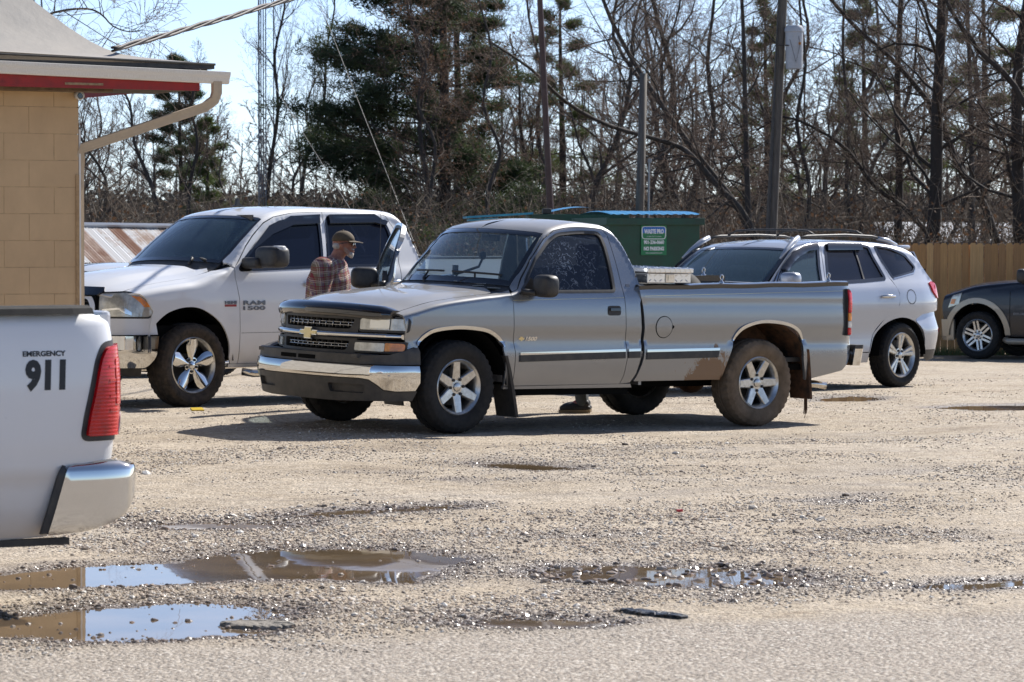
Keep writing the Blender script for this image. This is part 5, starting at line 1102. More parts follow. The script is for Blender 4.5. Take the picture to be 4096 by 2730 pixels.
def ground_mat():
    m=mat('gravel_lot',(.4,.33,.25),.85); g=NG(m); co=g.n('TexCoord').outputs['Object']; x,y,z=g.sep(co)
    n1=g.noise(.7,6,.65,co); n2=g.noise(3.2,6,.7,co); n3=g.noise(26,4,.7,co); v=g.n('TexVoronoi',Scale=46); g.l(co,v,0,0); v2=g.n('TexVoronoi',Scale=82); g.l(co,v2,0,0)
    sand=g.ramp(n1,[(.28,(.30,.235,.16)),(.42,(.43,.355,.26)),(.56,(.51,.43,.325)),(.74,(.58,.505,.395))]).outputs[0]
    stone=g.ramp(v.outputs['Color'],[(.15,(.10,.085,.07)),(.4,(.28,.225,.175)),(.65,(.40,.34,.275)),(.92,(.60,.56,.50))]); 
    k=g.math('ADD',g.math('MULTIPLY_ADD',n2.outputs[0],2.6,-1.05),g.math('MULTIPLY_ADD',n1.outputs[0],1.2,-.6),None,True)
    c=g.mix(g.math('MULTIPLY',k,.8),sand,stone.outputs[0])
    sp=g.ramp(n3,[(.38,(.35,.32,.29)),(.50,(1,1,1))]); c=g.mix(.7,c,sp.outputs[0],'MULTIPLY'); n4=g.noise(9,5,.75,co); c=g.mix(.6,c,g.ramp(n4,[(.36,(.58,.53,.46)),(.52,(1,1,1))]).outputs[0],'MULTIPLY')
    # old chip-seal apron nearest the camera
    e=g.math('SUBTRACT',g.math('ADD',g.math('MULTIPLY_ADD',x,.40,14.75),g.math('MULTIPLY',n1.outputs[0],.9)),y); ap=g.math('MULTIPLY_ADD',e,2.2,-.6,True)
    chip=g.ramp(v2.outputs['Color'],[(.08,(.05,.045,.04)),(.3,(.22,.185,.15)),(.6,(.37,.32,.265)),(.85,(.50,.45,.39)),(.97,(.80,.77,.71))]); c=g.mix(g.math('MULTIPLY',ap,.85),c,chip.outputs[0])
    # wet margin by height is left to the puddles; leaf litter under the trees
    far=g.math('MULTIPLY_ADD',g.math('ADD',y,g.math('MULTIPLY',n1.outputs[0],3)),.8,-49.5,True)
    lit=g.ramp(n2,[(.35,(.06,.045,.028)),(.5,(.12,.08,.05)),(.68,(.09,.10,.04))]).outputs[0]; c=g.mix(far,c,lit)
    at=g.n('Attribute',_attribute_name='wet'); c=g.mix(at.outputs['Fac'],c,g.mix(.72,c,(.15,.10,.06),'MULTIPLY'))
    g.col(c); g.rough(g.math('MULTIPLY_ADD',at.outputs['Fac'],-.50,.88))
    h=g.math('ADD',g.math('MULTIPLY',v.outputs['Distance'],-.8),g.math('MULTIPLY',n3.outputs[0],.9)); h=g.math('ADD',h,g.math('MULTIPLY',v2.outputs['Distance'],-.35)); g.bump(h,1.0,.014); return m
gr=npmesh('ground',np.stack([XX.ravel(),YY.ravel(),ZZ.ravel()],1),Fq,ground_mat(),None,True); tag(gr,kind='structure')
def wetness(X,Y):
    w=np.zeros(len(X))
    for k,p in PUD.items():
        pp=np.array(p);lo=pp.min(0)-.8;hi=pp.max(0)+.8;m=(X>lo[0])&(X<hi[0])&(Y>lo[1])&(Y<hi[1])
        if m.any(): sd=sdist(X[m],Y[m],p)+.10*fbm(X[m],Y[m],3); w[m]=np.maximum(w[m],sst(-.42,.02,sd))
    nz=sst(-.05,.35,fbm(X,Y,1.3)+.5*fbm(X+3,Y,5))
    for cx,cy,cr in ((.31,16.1,.5),(.2,25.9,1.1),(2.14,22.21,1.0),(1.01,21.15,.8),(2.1,19.31,.7),(-.95,16.1,.5),(-1.36,20.5,1.0),(-1.91,26.66,1.1),(.16,19.59,.7),(1.05,16.0,.5),(1.9,17.0,.6),(3.4,24.5,1.2),(-.6,24.2,.9),(1.7,27.2,1.1),(3.2,29.5,1.2),(.9,23.2,.8)): w=np.maximum(w,.85*nz*np.exp(-((X-cx)/cr)**2-((Y-cy)/(cr*.8))**2))
    t1=sst(-.15,.3,fbm(X*.5,Y*2,1.2))
    for a_,b_,wd in ((22.6,.35,.16),(24.1,.35,.18),(27.9,-.25,.22),(19.0,.28,.10),(30.2,.12,.25),(18.2,-.12,.09)): w=np.maximum(w,.42*t1*np.exp(-((Y-a_-b_*X)/wd)**2)*(Y<34)*(Y>15.5))
    return w
a=gr.data.attributes.new('wet','FLOAT','POINT'); a.data.foreach_set('value',wetness(XX.ravel(),YY.ravel()).astype(np.float32))
def water_mat():
    m=mat('muddy_water',(.17,.115,.062),.015,0,0,.5); m.node_tree.nodes['Principled BSDF'].inputs['IOR'].default_value=1.33; g=NG(m); co=g.obj(); n=g.noise(2.2,3,.5,co); n2=g.noise(5,2,.5,g.mapr(co,sc=(1,.5,1)))
    g.col(g.ramp(n,[(.35,(.20,.14,.08)),(.65,(.12,.085,.05))]).outputs[0]); g.bump(n2.outputs[0],.03,.01); g.b.inputs['Specular IOR Level'].default_value=.75; return m
WM=water_mat()
for k,p in PUD.items():
    o=mesh('puddle',[(x,y,PL[k]) for x,y in offs(p,.22)],[tuple(range(len(p)))],WM); tag(o,kind='structure')
# gravel
def gravel():
    r=np.random.default_rng(5); X=[];Y=[];S=[]
    CL=[(-.15,15.31,.5),(-1.36,20.34,.9),(-2.27,20.82,.8),(.16,19.59,.8),(.31,16.14,.55),(1.01,21.15,.9),(.2,25.88,1.2),(2.14,22.21,.9),(-1.91,26.66,1.2),(1.05,16.04,.6),(-.16,17.08,.4),(-.95,16.04,.4),(1.41,16.75,.45),(2.1,19.31,.7),(-1.8,16.1,.5),(-.7,19.2,.9),(-1.9,19.0,.9),(1.0,18.6,.9)]
    def scatter(n,y0,y1,smin,smax,pw,thr):
        y=y0+(y1-y0)*r.random(n)**pw; x=(r.random(n)*2-1)*(y*.1463+.9)
        d=.5+.9*fbm(x,y,.8)+.5*fbm(x+9,y,2.5)
        for cx,cy,cr in CL: d=d+.75*np.exp(-(((x-cx)/cr)**2+((y-cy)/(cr*.9))**2)*1.5)
        w=np.zeros(n)
        for k,p in PUD.items():
            pp=np.array(p);lo=pp.min(0)-.8;hi=pp.max(0)+.8;m=(x>lo[0])&(x<hi[0])&(y>lo[1])&(y<hi[1])
            if m.any(): sd=sdist(x[m],y[m],p); d[m]+=np.where(sd>.12,-2.0,np.where(sd>0,-.25,.75*np.exp(sd*5)))
        ap=(14.9+.4*x)-y; d=d-(1.1 if smax>.012 else .45)*sst(-.1,.4,ap)
        keep=r.random(n)<np.clip(d-thr,0,1); x,y=x[keep],y[keep]; s=smin+(smax-smin)*r.random(len(x))**3.0; X.append(x);Y.append(y);S.append(s)
    scatter(170000,13,20,.0028,.010,1,.30); scatter(12000,13.2,21,.009,.020,1,.55); scatter(120000,20,30,.004,.011,1,.38); scatter(60000,30,46,.005,.012,1,.45); scatter(700,14,30,.018,.034,1,.6)
    # few stones standing in the puddles
    for k in 'abce':
        pp=np.array(PUD[k]);n=110; x=pp[:,0].min()+np.ptp(pp[:,0])*r.random(n);y=pp[:,1].min()+np.ptp(pp[:,1])*r.random(n);X.append(x);Y.append(y);S.append(.006+.014*r.random(n)**2+.012*(k=='c'))
    x=np.concatenate(X);y=np.concatenate(Y);s=np.concatenate(S);n=len(x);z=gz(x,y)+s*.18
    for k in 'abce':
        sd=sdist(x,y,PUD[k]); m=(sd>0)&(z<PL[k]); z[m]=PL[k]-s[m]*.05
    me=bpy.data.meshes.new('gravel'); me.vertices.add(n); me.vertices.foreach_set('co',np.stack([x,y,z],1).astype(np.float32).ravel())
    def at(nm,ty,v): a=me.attributes.new(nm,ty,'POINT'); a.data.foreach_set('vector' if ty=='FLOAT_VECTOR' else 'value',v.astype(np.float32).ravel())
    at('scl','FLOAT_VECTOR',np.stack([s*(.8+.6*r.random(n)),s*(.7+.5*r.random(n)),s*(.40+.40*r.random(n))],1)); at('rot','FLOAT_VECTOR',np.stack([(r.random(n)-.5)*.7,(r.random(n)-.5)*.7,r.random(n)*6.28],1)); at('tone','FLOAT',r.random(n)); at('wet','FLOAT',wetness(x,y))
    o=link('gravel',me); tag(o,kind='stuff')
    m=mat('gravel_stone',(.3,.26,.2),.7); g=NG(m); a1=g.n('Attribute',_attribute_name='tone',_attribute_type='INSTANCER'); a2=g.n('Attribute',_attribute_name='wet',_attribute_type='INSTANCER')
    c=g.ramp(a1.outputs['Fac'],[(0,(.12,.10,.085)),(.2,(.30,.24,.185)),(.45,(.42,.36,.29)),(.65,(.42,.31,.22)),(.82,(.54,.49,.42)),(1,(.72,.69,.63))]).outputs[0]
    g.col(g.mix(g.math('MULTIPLY',a2.outputs['Fac'],.85),c,g.mix(.7,c,(.35,.27,.20),'MULTIPLY'))); g.rough(g.math('MULTIPLY_ADD',a2.outputs['Fac'],-.5,.72))
    ng=bpy.data.node_groups.new('gravel_nodes','GeometryNodeTree'); ng.interface.new_socket('Geometry',in_out='INPUT',socket_type='NodeSocketGeometry'); ng.interface.new_socket('Geometry',in_out='OUTPUT',socket_type='NodeSocketGeometry')
    N=ng.nodes.new; L=ng.links.new; gi=N('NodeGroupInput');go=N('NodeGroupOutput');m2p=N('GeometryNodeMeshToPoints');ico=N('GeometryNodeMeshIcoSphere');ico.inputs['Subdivisions'].default_value=1;ico.inputs['Radius'].default_value=1;iop=N('GeometryNodeInstanceOnPoints');sm=N('GeometryNodeSetMaterial');sm.inputs['Material'].default_value=m
    def na(nm): q=N('GeometryNodeInputNamedAttribute');q.data_type='FLOAT_VECTOR';q.inputs['Name'].default_value=nm;return q
    L(gi.outputs[0],m2p.inputs[0]);L(m2p.outputs[0],iop.inputs['Points']);L(ico.outputs[0],sm.inputs[0]);L(sm.outputs[0],iop.inputs['Instance'])
    e2r=N('FunctionNodeEulerToRotation');L(na('rot').outputs[0],e2r.inputs[0]);L(e2r.outputs[0],iop.inputs['Rotation']);L(na('scl').outputs[0],iop.inputs['Scale']);L(iop.outputs[0],go.inputs[0])
    md=o.modifiers.new('gravel','NODES');md.node_group=ng; me.materials.append(m); print('gravel',n)
gravel()
# tar patch, bits of litter
def lump(name,pts,h,m,lab,cat,ns=9):
    V=[];n=len(pts); cx=sum(p[0] for p in pts)/n; cy=sum(p[1] for p in pts)/n
    P=dense(smoothpoly(pts,True,4),.03); 
    for sc,hh in ((1,-.01),(.97,h*.7),(.85,h),(.5,h*1.05)):
        for x,y in P:
            X=cx+(x-cx)*sc;Y=cy+(y-cy)*sc; V.append((X+random.uniform(-.006,.006),Y+random.uniform(-.01,.01),float(gz(np.array([X]),np.array([Y]))[0])+hh+random.uniform(-.002,.002)))
    k=len(P);F=[(j*k+i,j*k+(i+1)%k,(j+1)*k+(i+1)%k,(j+1)*k+i) for j in range(3) for i in range(k)]+[tuple(3*k+i for i in range(k))]
    o=mesh(name,V,F,m); return tag(o,lab,cat)
M['tar']=nmat('wet_tar',(.012,.012,.012),(.03,.028,.025),40,.35,bump=.8,dist=.01)
lump('asphalt_patch',[(.46,15.44),(.56,15.41),(.66,15.30),(.76,15.20),(.74,15.12),(.64,15.20),(.54,15.30)],.016,M['tar'],'broken black piece of old asphalt sticking out of the foreground gravel','asphalt patch')
lump('asphalt_patch',[(-1.26,15.05),(-1.10,15.02),(-.92,14.86),(-1.0,14.80),(-1.2,14.88)],.018,nmat('grey_asphalt',(.16,.145,.12),(.30,.27,.23),40,.8,bump=.8,dist=.01),'grey crumbling asphalt crust at the right end of the nearest puddle','asphalt patch')
tag(MB().box((-3.04,33.76,.10),(.12,.07,.02),Matrix.Rotation(.4,3,'Z')@Matrix.Rotation(.3,3,'X')).build('litter_wrapper',mat('yellow_wrapper',(.60,.42,.03),.4)),'crumpled yellow wrapper on the gravel between the two pickups','litter').location=(0,0,float(gz([-3.04],[33.76])[0])-.085)
tag(MB().box((1.01,21.05,float(gz([1.01],[21.05])[0])+.012),(.035,.02,.014),Matrix.Rotation(.5,3,'Z')).build('litter_scrap',mat('red_scrap',(.5,.03,.04),.4)),'tiny red plastic scrap lying on the gravel in mid lot','litter')
# ================================================================ concrete block building
BS=.8645
def WP(t,e,z): return Vector(((-3.835+.866*t+.5*e)*BS,(31+.5*t-.866*e)*BS,HC+(z-HC)*BS))
def building():
    T=empty('building',label='tan painted concrete block building with grey roof, white gutter and red fascia at left',cat='building')
    tan=nmat('tan_block_paint',(.63,.43,.235),(.54,.365,.20),5,.75,bump=.25,dist=.003,stretch=(1,1,.6),lo=.3,hi=.75); tan2=nmat('tan_joint_paint',(.60,.415,.215),(.36,.25,.14),9,.8)
    def bx(mb,t0,t1,e0,e1,z0,z1):
        b=len(mb.V)
        for z in (z0,z1):
            for t,e in ((t0,e0),(t1,e0),(t1,e1),(t0,e1)): mb.V.append(tuple(WP(t,e,z)))
        for f in ((0,3,2,1),(4,5,6,7),(0,1,5,4),(1,2,6,5),(2,3,7,6),(3,0,4,7)): mb.F.append(tuple(b+i for i in f))
        return mb
    gzb=-.04
    bx(MB(),-9,-.012,-7,-.0022,gzb,3.0).build('wall',tan2,T)
    for k in range(13):
        z1=1.63+(957-432)/14000*31+.2351-.2351*k; z0=z1-.2351
        if z0<-.1: break
        for j in range(9):
            w=.470; off=-.235 if k%2==0 else 0
            t1=off-w*j+( .0 if off==0 else .0); t0=t1-w
            if k%2==0 and j==0: # half block at the corner
                m=bx(MB(),-.235+.005,-.0,-.03,0,max(z0+.005,-.03),z1-.005); m.build('block',tan,T)
            q=RNG.random()*.0012
            bx(MB(),t0+.0025,t1-.0025 if t1<-.01 else 0,-.03,q,max(z0+.0025,-.03),min(z1-.0025,2.99)).build('block',tan,T)
    # side wall skin
    bx(MB(),-.012,-.001,-7,-.031,gzb,3.0).build('side_wall',nmat('pale_side_wall',(.36,.34,.31),(.28,.26,.23),4,.8),T)
    wt=mat('white_trim',(.75,.73,.68),.5); bx(MB(),.004,.020,-.02,.004,0,2.60).build('corner_trim',wt,T); bx(MB(),-.030,.0,.002,.012,.2,2.2).build('corner_board',nmat('bare_wood',(.50,.33,.17),(.35,.22,.11),20,.8),T)
    # soffit, fascia, gutter
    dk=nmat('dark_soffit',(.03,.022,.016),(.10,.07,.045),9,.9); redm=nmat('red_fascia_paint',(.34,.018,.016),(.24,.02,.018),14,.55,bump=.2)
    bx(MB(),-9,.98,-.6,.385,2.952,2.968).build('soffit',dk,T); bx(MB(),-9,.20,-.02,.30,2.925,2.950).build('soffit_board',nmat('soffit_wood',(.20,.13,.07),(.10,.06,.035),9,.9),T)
    bx(MB(),-9,.987,.388,.412,2.945,3.10).build('fascia',redm,T); bx(MB(),.960,.986,-4,.386,2.972,3.10).build('side_fascia',redm,T)
    bx(MB(),-.30,.06,.413,.418,2.972,2.992).build('fascia_damage',nmat('raw_wood',(.42,.30,.18),(.25,.17,.10),30,.9),T)
    gm=nmat('white_gutter_metal',(.80,.78,.73),(.70,.66,.59),26,.35,.0,.3,stretch=(8,8,.6),bump=.25,dist=.002)
    prof=[(.415,3.135),(.415,3.02),(.47,3.02),(.485,3.035),(.488,3.06),(.50,3.08),(.512,3.10),(.514,3.125),(.505,3.128),(.502,3.11)]
    mb=MB(); N=24
    for i in range(N+1):
        t=-9+10.245*i/N; dz=.05*(1.245-t)/2.17*.9 if t>-.93 else .045+(-.93-t)*.01
        for e,z in prof: mb.V.append(tuple(WP(t,e,z+dz-.012)))
    n=len(prof)
    for i in range(N):
        for j in range(n-1): mb.F.append((i*n+j,i*n+j+1,(i+1)*n+j+1,(i+1)*n+j))
    mb.F.append(tuple(N*n+j for j in range(n))); mb.build('gutter',gm,T,auto=40)
    mb=MB(); q=[]
    for e,z in prof[1:8]: q.append((e,z))
    c=(.462,3.075)
    for t in (.94,.952):
        for e,z in q: mb.V.append(tuple(WP(t,c[0]+(e-c[0])*1.06,c[1]+(z-c[1])*1.06+.0)))
    for j in range(6): mb.F.append((j,j+1,j+8,j+7))
    mb.build('gutter_joint',gm,T)
    # downspout
    dm=nmat('tan_downspout',(.56,.44,.30),(.48,.37,.25),8,.45,stretch=(1,1,1)); P=[WP(1.13,.46,3.03),WP(1.13,.46,2.93),WP(1.11,.45,2.865),WP(1.03,.42,2.80),WP(.90,.39,2.755),WP(.04,-.01,2.435),WP(.02,-.03,2.35),WP(.02,-.05,2.2),WP(.02,-.05,.1)]
    mb=MB(); wv=[.048]*9; N=len(P); sec=[(-1,-.7),(-.6,-.78),(-.4,-.7),(0,-.78),(.4,-.7),(.6,-.78),(1,-.7),(1,.7),(.6,.78),(.4,.7),(0,.78),(-.4,.7),(-.6,.78),(-1,.7)]
    for i,p in enumerate(P):
        d=(P[min(i+1,N-1)]-P[max(i-1,0)]).normalized(); nrm=Vector((.5,-.866,0)); a=d.cross(nrm).normalized(); b_=a.cross(d).normalized()
        for u,v in sec: mb.V.append(tuple(p+a*u*.042*BS+b_*v*.038*BS))
    k=len(sec)
    for i in range(N-1):
        for j in range(k): mb.F.append((i*k+j,i*k+(j+1)%k,(i+1)*k+(j+1)%k,(i+1)*k+j))
    mb.F.append(tuple(range(k))); mb.build('downspout',dm,T,auto=60)
    # roof
    rm=nmat('grey_roof_membrane',(.36,.33,.29),(.27,.255,.235),2.2,.6,bump=.35,dist=.02,lo=.3,hi=.7); U=[0,.12,.3,.5,.625,.74,.846,1.0,1.236,1.6,2.1,2.7,3.4]; zf=pchip([(0,3.185),(.3,3.225),(.625,3.285),(.846,3.41),(1.236,3.79),(2.1,4.6),(3.4,5.8)])
    E0=WP(1.12,.45,3); hd=Vector((-.966,.259,0)); av=Vector((-.866,-.5,0)); bv=Vector((-.5,.866,0)); mb=MB(); S_=[0,.2,.5,1,1.6,2.4,3.5,5,7.5]
    for side in (0,1):
        b=len(mb.V)
        for u in U:
            h=E0+hd*(u*math.sqrt(2)*BS)
            for s_ in S_:
                p=h+(av if side==0 else bv)*s_*BS; t_=s_*.028 if side==0 else 0
                mb.V.append((p.x,p.y,HC+(zf(u)+t_*max(0,1-u/2)-HC)*BS))
        for i in range(len(U)-1):
            for j in range(len(S_)-1):
                a=b+i*len(S_)+j; f=(a,a+1,a+len(S_)+1,a+len(S_)); mb.F.append(f if side else f[::-1])
    b=len(mb.V)  # back closure
    mb.build('roof',rm,T,True,auto=50)
    bx(MB(),-9,1.115,.30,.45,3.14,3.178).build('roof_edge',M['blk'],T); bx(MB(),1.05,1.115,-6,.30,3.10,3.178).build('roof_edge',M['blk'],T)
    mb=MB()
    for i in range(10):
        t=1.1-.23*i; p=WP(t,.452,3.19+.022*(1.1-t)*.5); mb.box(p,(.12,.02,.012),Matrix.Rotation(.52+RNG.random()*.1,3,'Z')@Matrix.Rotation(RNG.random()*.12-.06,3,'Y'))
    mb=MB().tube([WP(-6,.44,3.33),WP(-.9,.455,3.222),WP(0,.455,3.205),WP(.7,.455,3.19),WP(1.12,.455,3.18)],.010,6); mb.build('drip_edge',M['blk'],T)
    # camera, conduit, light
    wm=mat('white_plastic',(.72,.70,.66),.4)
    MB().tube([WP(-.02,.03,2.90),WP(-.03,.12,2.892)],[.033,.033],14).build('security_camera',wm,T,True); MB().tube([WP(-.031,.121,2.892),WP(-.031,.123,2.892)],[.026,.02],14).build('camera_lens',M['blkgloss'],T)
    MB().tube([WP(-.06,.03,2.93),WP(-.25,.02,2.935),WP(-.6,.02,2.945),WP(-1.6,.02,2.95)],.012,6).build('conduit',mat('tan_conduit',(.45,.35,.22),.6),T)
    bx(MB(),-1.6,-.80,.05,.14,2.90,2.94).build('light_fixture',wm,T)
building()
# cable to the transformer pole
def cable():
    A=Vector((-3.06,26.9,3.085));Bp=Vector((5.3,70,10.2));pts=[]
    for i in range(61):
        k=i/60; p=A.lerp(Bp,k); p.z-=1.3*4*k*(1-k)*.25*.9; pts.append(p)
    mb=MB()
    for ph,r in ((0,.0135),(2.1,.012),(4.2,.010)):
        q=[]
        for i in range(241):
            k=i/240; p=A.lerp(Bp,k); p.z-=.29*4*k*(1-k); a=ph+k*46*2*math.pi/2; q.append(p+Vector((math.cos(a)*.015,0,math.sin(a)*.015)))
        mb.tube(q,r,5)
    o=mb.build('power_cable',nmat('weathered_cable',(.022,.016,.013),(.05,.037,.03),3,.6),None,True); tag(o,'thick twisted black power cable rising from the building roof into the sky','cable')
cable()
# ================================================================ poles, mast, dumpsters, fence, sheds
wood=nmat('weathered_pole_wood',(.15,.135,.115),(.08,.07,.06),5,.85,bump=.5,dist=.01,stretch=(6,6,.5)); rust=nmat('dark_painted_steel',(.055,.025,.02),(.09,.05,.04),5,.5,bump=.1)
def X(px,d): return (px-2048)/FPX*d
def Z(py,d): return HC+(957-py)/FPX*d
o=MB().tube([(X(2159,66)-.42+2*0+.0,66,9.5),(X(2159,66),66,Z(0,66)),(X(2202,66),66,Z(853,66)),(X(2202,66)+.12,66,-.35)],[.05,.055,.065,.07],14).build('steel_pole',rust,None,True); tag(o,'dark brown leaning steel pole rising behind the dumpsters','pole')
o=empty('wood_pole',(0,0,0),0,'short weathered wood pole with meter conduit behind the right dumpster','pole')
MB().tube([(X(2573,62),62,Z(296,62)),(X(2559,62),62,Z(840,62)),(X(2553,62),62,-.35)],[.066,.075,.08],12).build('post',wood,o,True)
MB().tube([(X(2573,62)+.10,61.92,Z(650,62)),(X(2570,62)+.07,61.92,-.3)],.018,8).box((X(2573,62)+.11,61.9,Z(645,62)),(.07,.05,.07),bev=.01).build('conduit',mat('grey_conduit',(.25,.26,.27),.5,.5),o)
o=empty('utility_pole',(0,0,0),0,'tall wood utility pole carrying the grey transformer','utility pole')
MB().tube([(5.36,70,11),(X(3128,70),70,Z(0,70)),(X(3085,70),70,Z(930,70)),(X(3078,70),70,-.35)],[.09,.095,.115,.12],14).build('post',wood,o,True)
MB().tube([(X(3128,70)-.09,69.9,Z(0,70)),(X(3085,70)-.05,69.88,Z(930,70)),(X(3078,70)-.05,69.88,-.3)],.012,6).tube([(X(3090,70),69.9,Z(115,70)),(X(3040,70),69.8,Z(100,70)),(X(3050,70),69.75,Z(130,70)),(X(3105,70),69.8,Z(185,70)),(X(3165,70),69.7,Z(188,70))],.012,6).build('cable',M['blk'],o)
o=empty('transformer',(0,0,0),0,'grey cylindrical transformer hung on the tall utility pole','transformer')
tx,ty=X(3172,70),69.85; gm=nmat('transformer_grey_paint',(.50,.53,.57),(.40,.42,.45),4,.4,bump=.05)
MB().lathe([(.001,Z(280,70)),(.165,Z(280,70)),(.170,Z(270,70)),(.178,Z(135,70)),(.192,Z(132,70)),(.192,Z(120,70)),(.15,Z(108,70)),(.001,Z(104,70))],32,'z',o=(tx,ty,0)).build('tank',gm,o,True,auto=40)
for dx in (-.07,.05): MB().lathe([(.022,0),(.034,.02),(.022,.04),(.034,.06),(.02,.08),(.03,.10),(.014,.13)],12,'z',o=(tx+dx,ty,Z(110,70))).build('bushing',mat('porcelain',(.5,.48,.45),.3),o,True)
MB().tube([(tx-.10,ty-.18,Z(165,70)),(tx+.02,ty-.2,Z(255,70)),(tx+.10,ty-.17,Z(190,70)),(tx+.08,ty-.17,Z(150,70))],.005,6).build('drop_wire',M['blk'],o); MB().box((tx+.10,ty-.15,Z(180,70)),(.05,.02,.05)).build('warning_label',mat('orange_label',(.6,.25,.03),.5),o)
def mast(px,d,w,lab):
    o=empty('radio_mast',(X(px,d),d,-.3),0,lab,'radio mast'); st=mat('galvanised_steel',(.20,.22,.25),.5,.6) if 'galvanised_steel' not in bpy.data.materials else bpy.data.materials['galvanised_steel']; H=26
    C=[(w*.5*math.cos(a),w*.5*math.sin(a)) for a in (.3,.3+2.094,.3+4.189)]
    for x,y in C: MB().tube([(x,y,0),(x,y,H)],.022,6).build('leg',st,o)
    mb=MB()
    for i in range(65):
        z=.2+.4*i
        for j in range(3): a=C[j];b=C[(j+1)%3]; mb.tube([(a[0],a[1],z),(b[0],b[1],z+(.4 if (i+j)%2 else 0))],.006,3,False)
    m=mb.build('bracing',st,o); m['kind']='stuff'
mast(1072,118,.42,'thin lattice radio mast above the white crew cab roof'); mast(1040,119,.10,'slimmer second mast just left of the lattice radio mast')
for a,b,dd,lab in (((1150,430),(1400,835),72,'thin guy wire slanting down behind the white crew cab roof'),((1375,256),(1640,930),74,'thin guy wire slanting down in front of the big pine')):
    p=Vector((X(a[0],dd+8),dd+8,Z(a[1],dd+8)));q=Vector((X(b[0],dd),dd,Z(b[1],dd))); e=q+(q-p)*((q.z+.3)/(p.z-q.z)); s_=p+(p-q)*.9
    o=MB().tube([s_,p,q,e],.0055,5).build('guy_wire',mat('guy_wire_pale',(.26,.25,.22),.6),None); tag(o,lab,'guy wire',"guy wires")
grn=nmat('dark_green_dumpster_paint',(.012,.075,.045),(.02,.05,.032),3,.45,bump=.15); blu=nmat('blue_plastic_lid',(.02,.19,.42),(.03,.24,.48),4,.4,bump=.1); sky=nmat('faded_cyan_lid',(.05,.36,.50),(.03,.22,.36),5,.5)
def dumpster(loc,rz,w,dp,h,lab,open_lid):
    T=empty('dumpster',loc,rz,lab,'dumpster'); hw=w/2
    mb=MB(); pr=[(0,.10),(0,h-.16),(-.0,h-.0)]
    # body: front face slopes slightly, back taller
    b=[(-hw,0),(hw,0),(hw,dp),(-hw,dp)]; mb.prism(b,.12,h-.10,lambda u,v,z:(u,v+(.05 if v<.1 and z<.5 else 0),z)); mb.build('bin_body',grn,T)
    MB().box((0,-.03,h-.06),(w+.14,.07,.12),bev=.01).box((-hw-.03,dp/2,h-.06),(.07,dp,.12)).box((hw+.03,dp/2,h-.06),(.07,dp,.12)).box((0,dp,h-.06),(w+.14,.07,.12)).build('rim',grn,T)
    MB().box((0,-.012,h*.52),(w*.98,.03,.07),bev=.008).build('rib',grn,T); MB().box((-hw-.08,dp*.5,h*.62),(.14,dp*.6,.18),bev=.01).box((hw+.08,dp*.5,h*.62),(.14,dp*.6,.18),bev=.01).build('fork_pocket',grn,T)
    for x in (-hw+.15,hw-.15): MB().box((x,dp*.5,.06),(.12,dp*.9,.12)).build('skid',M['void'],T)
    if not open_lid:
        for s in (-1,1):
            mb=MB();N=16;Mx=10
            for i in range(N+1):
                u=i/N; 
                for j in range(Mx+1):
                    v=j/Mx; rib=.012*(1 if (i%3)==1 else 0); zz=h+.012+.10*(math.sin(math.pi*min(1,max(0,v*.8+.1)))**.7)*(1-.12*abs(u-.5))+rib; mb.V.append((s*hw*.5+(u-.5)*(hw*.96),-.05+v*(dp+.02),zz))
            for i in range(N):
                for j in range(Mx): a=i*(Mx+1)+j; mb.F.append((a,a+Mx+1,a+Mx+2,a+1))
            mb.build('lid',blu,T,True,auto=25)
    else:
        Rm=Matrix.Rotation(-.06,3,'Y')
        MB().box((-hw-.62,dp*.45,h-.02),(1.15,dp*.9,.035),Rm).box((-hw-.9,dp*.3,h-.09),(.5,dp*.5,.03),Rm).build('open_lid',sky,T); 
        mb=MB();N=16
        for i in range(N+1):
            u=i/N
            for v in (0,.5,1): mb.V.append((-hw*.75+u*hw*1.6,.1+v*dp*.8,h+.02+.10*math.sin(math.pi*u)+.02*v))
        for i in range(N):
            for j in range(2): a=i*3+j; mb.F.append((a,a+3,a+4,a+1))
        mb.build('lid',blu,T,True); MB().box((-hw*.75,.05,h+.05),(.16,.1,.10),bev=.02).box((.55*hw,.05,h+.03),(.08,.06,.03)).build('lid_hinge',M['blk'],T)
    return T
h=2.25
d1=dumpster((X(2618,58),58,-.27),math.radians(20),1.62,1.5,h,'dark green dumpster with blue lid and green NO PARKING sign',False)
d2=dumpster((X(2320,61),60.6,-.23),math.radians(4),1.55,1.4,2.29,'dark green dumpster behind with cyan lid flung open to the left',True)
# sign panel on d1 (front face at y=-.0, local x to the right)
sg_=MB().box((-.02+.0,-.012,1.88),(.455,.012,.49)).build('sign_panel',mat('sign_green',(.02,.20,.075),.4),d1)
Mf=lambda y:(lambda u,v:(u,y,v)); cx=-.02
panel('logo_border',Mf(-.0195),rc([(cx-.215,1.895),(cx+.215,1.895),(cx+.22,2.11),(cx-.22,2.11)],.06),mat('sign_white',(.8,.82,.84),.4),d1,ref=(0,-1,0),fl=.002,step=.2)
panel('logo_blue',Mf(-.0205),rc([(cx-.2,2.0),(cx+.2,2.0),(cx+.207,2.10),(cx-.207,2.10)],[0,0,.05,.05]),mat('sign_blue',(.02,.16,.55),.4),d1,ref=(0,-1,0),fl=.0015,step=.2)
panel('logo_green',Mf(-.0207),rc([(cx-.2,1.908),(cx+.2,1.908),(cx+.2,2.0),(cx-.2,2.0)],[.05,.05,0,0]),bpy.data.materials['sign_green'],d1,ref=(0,-1,0),fl=.0015,step=.2)
SW_=bpy.data.materials['sign_white']
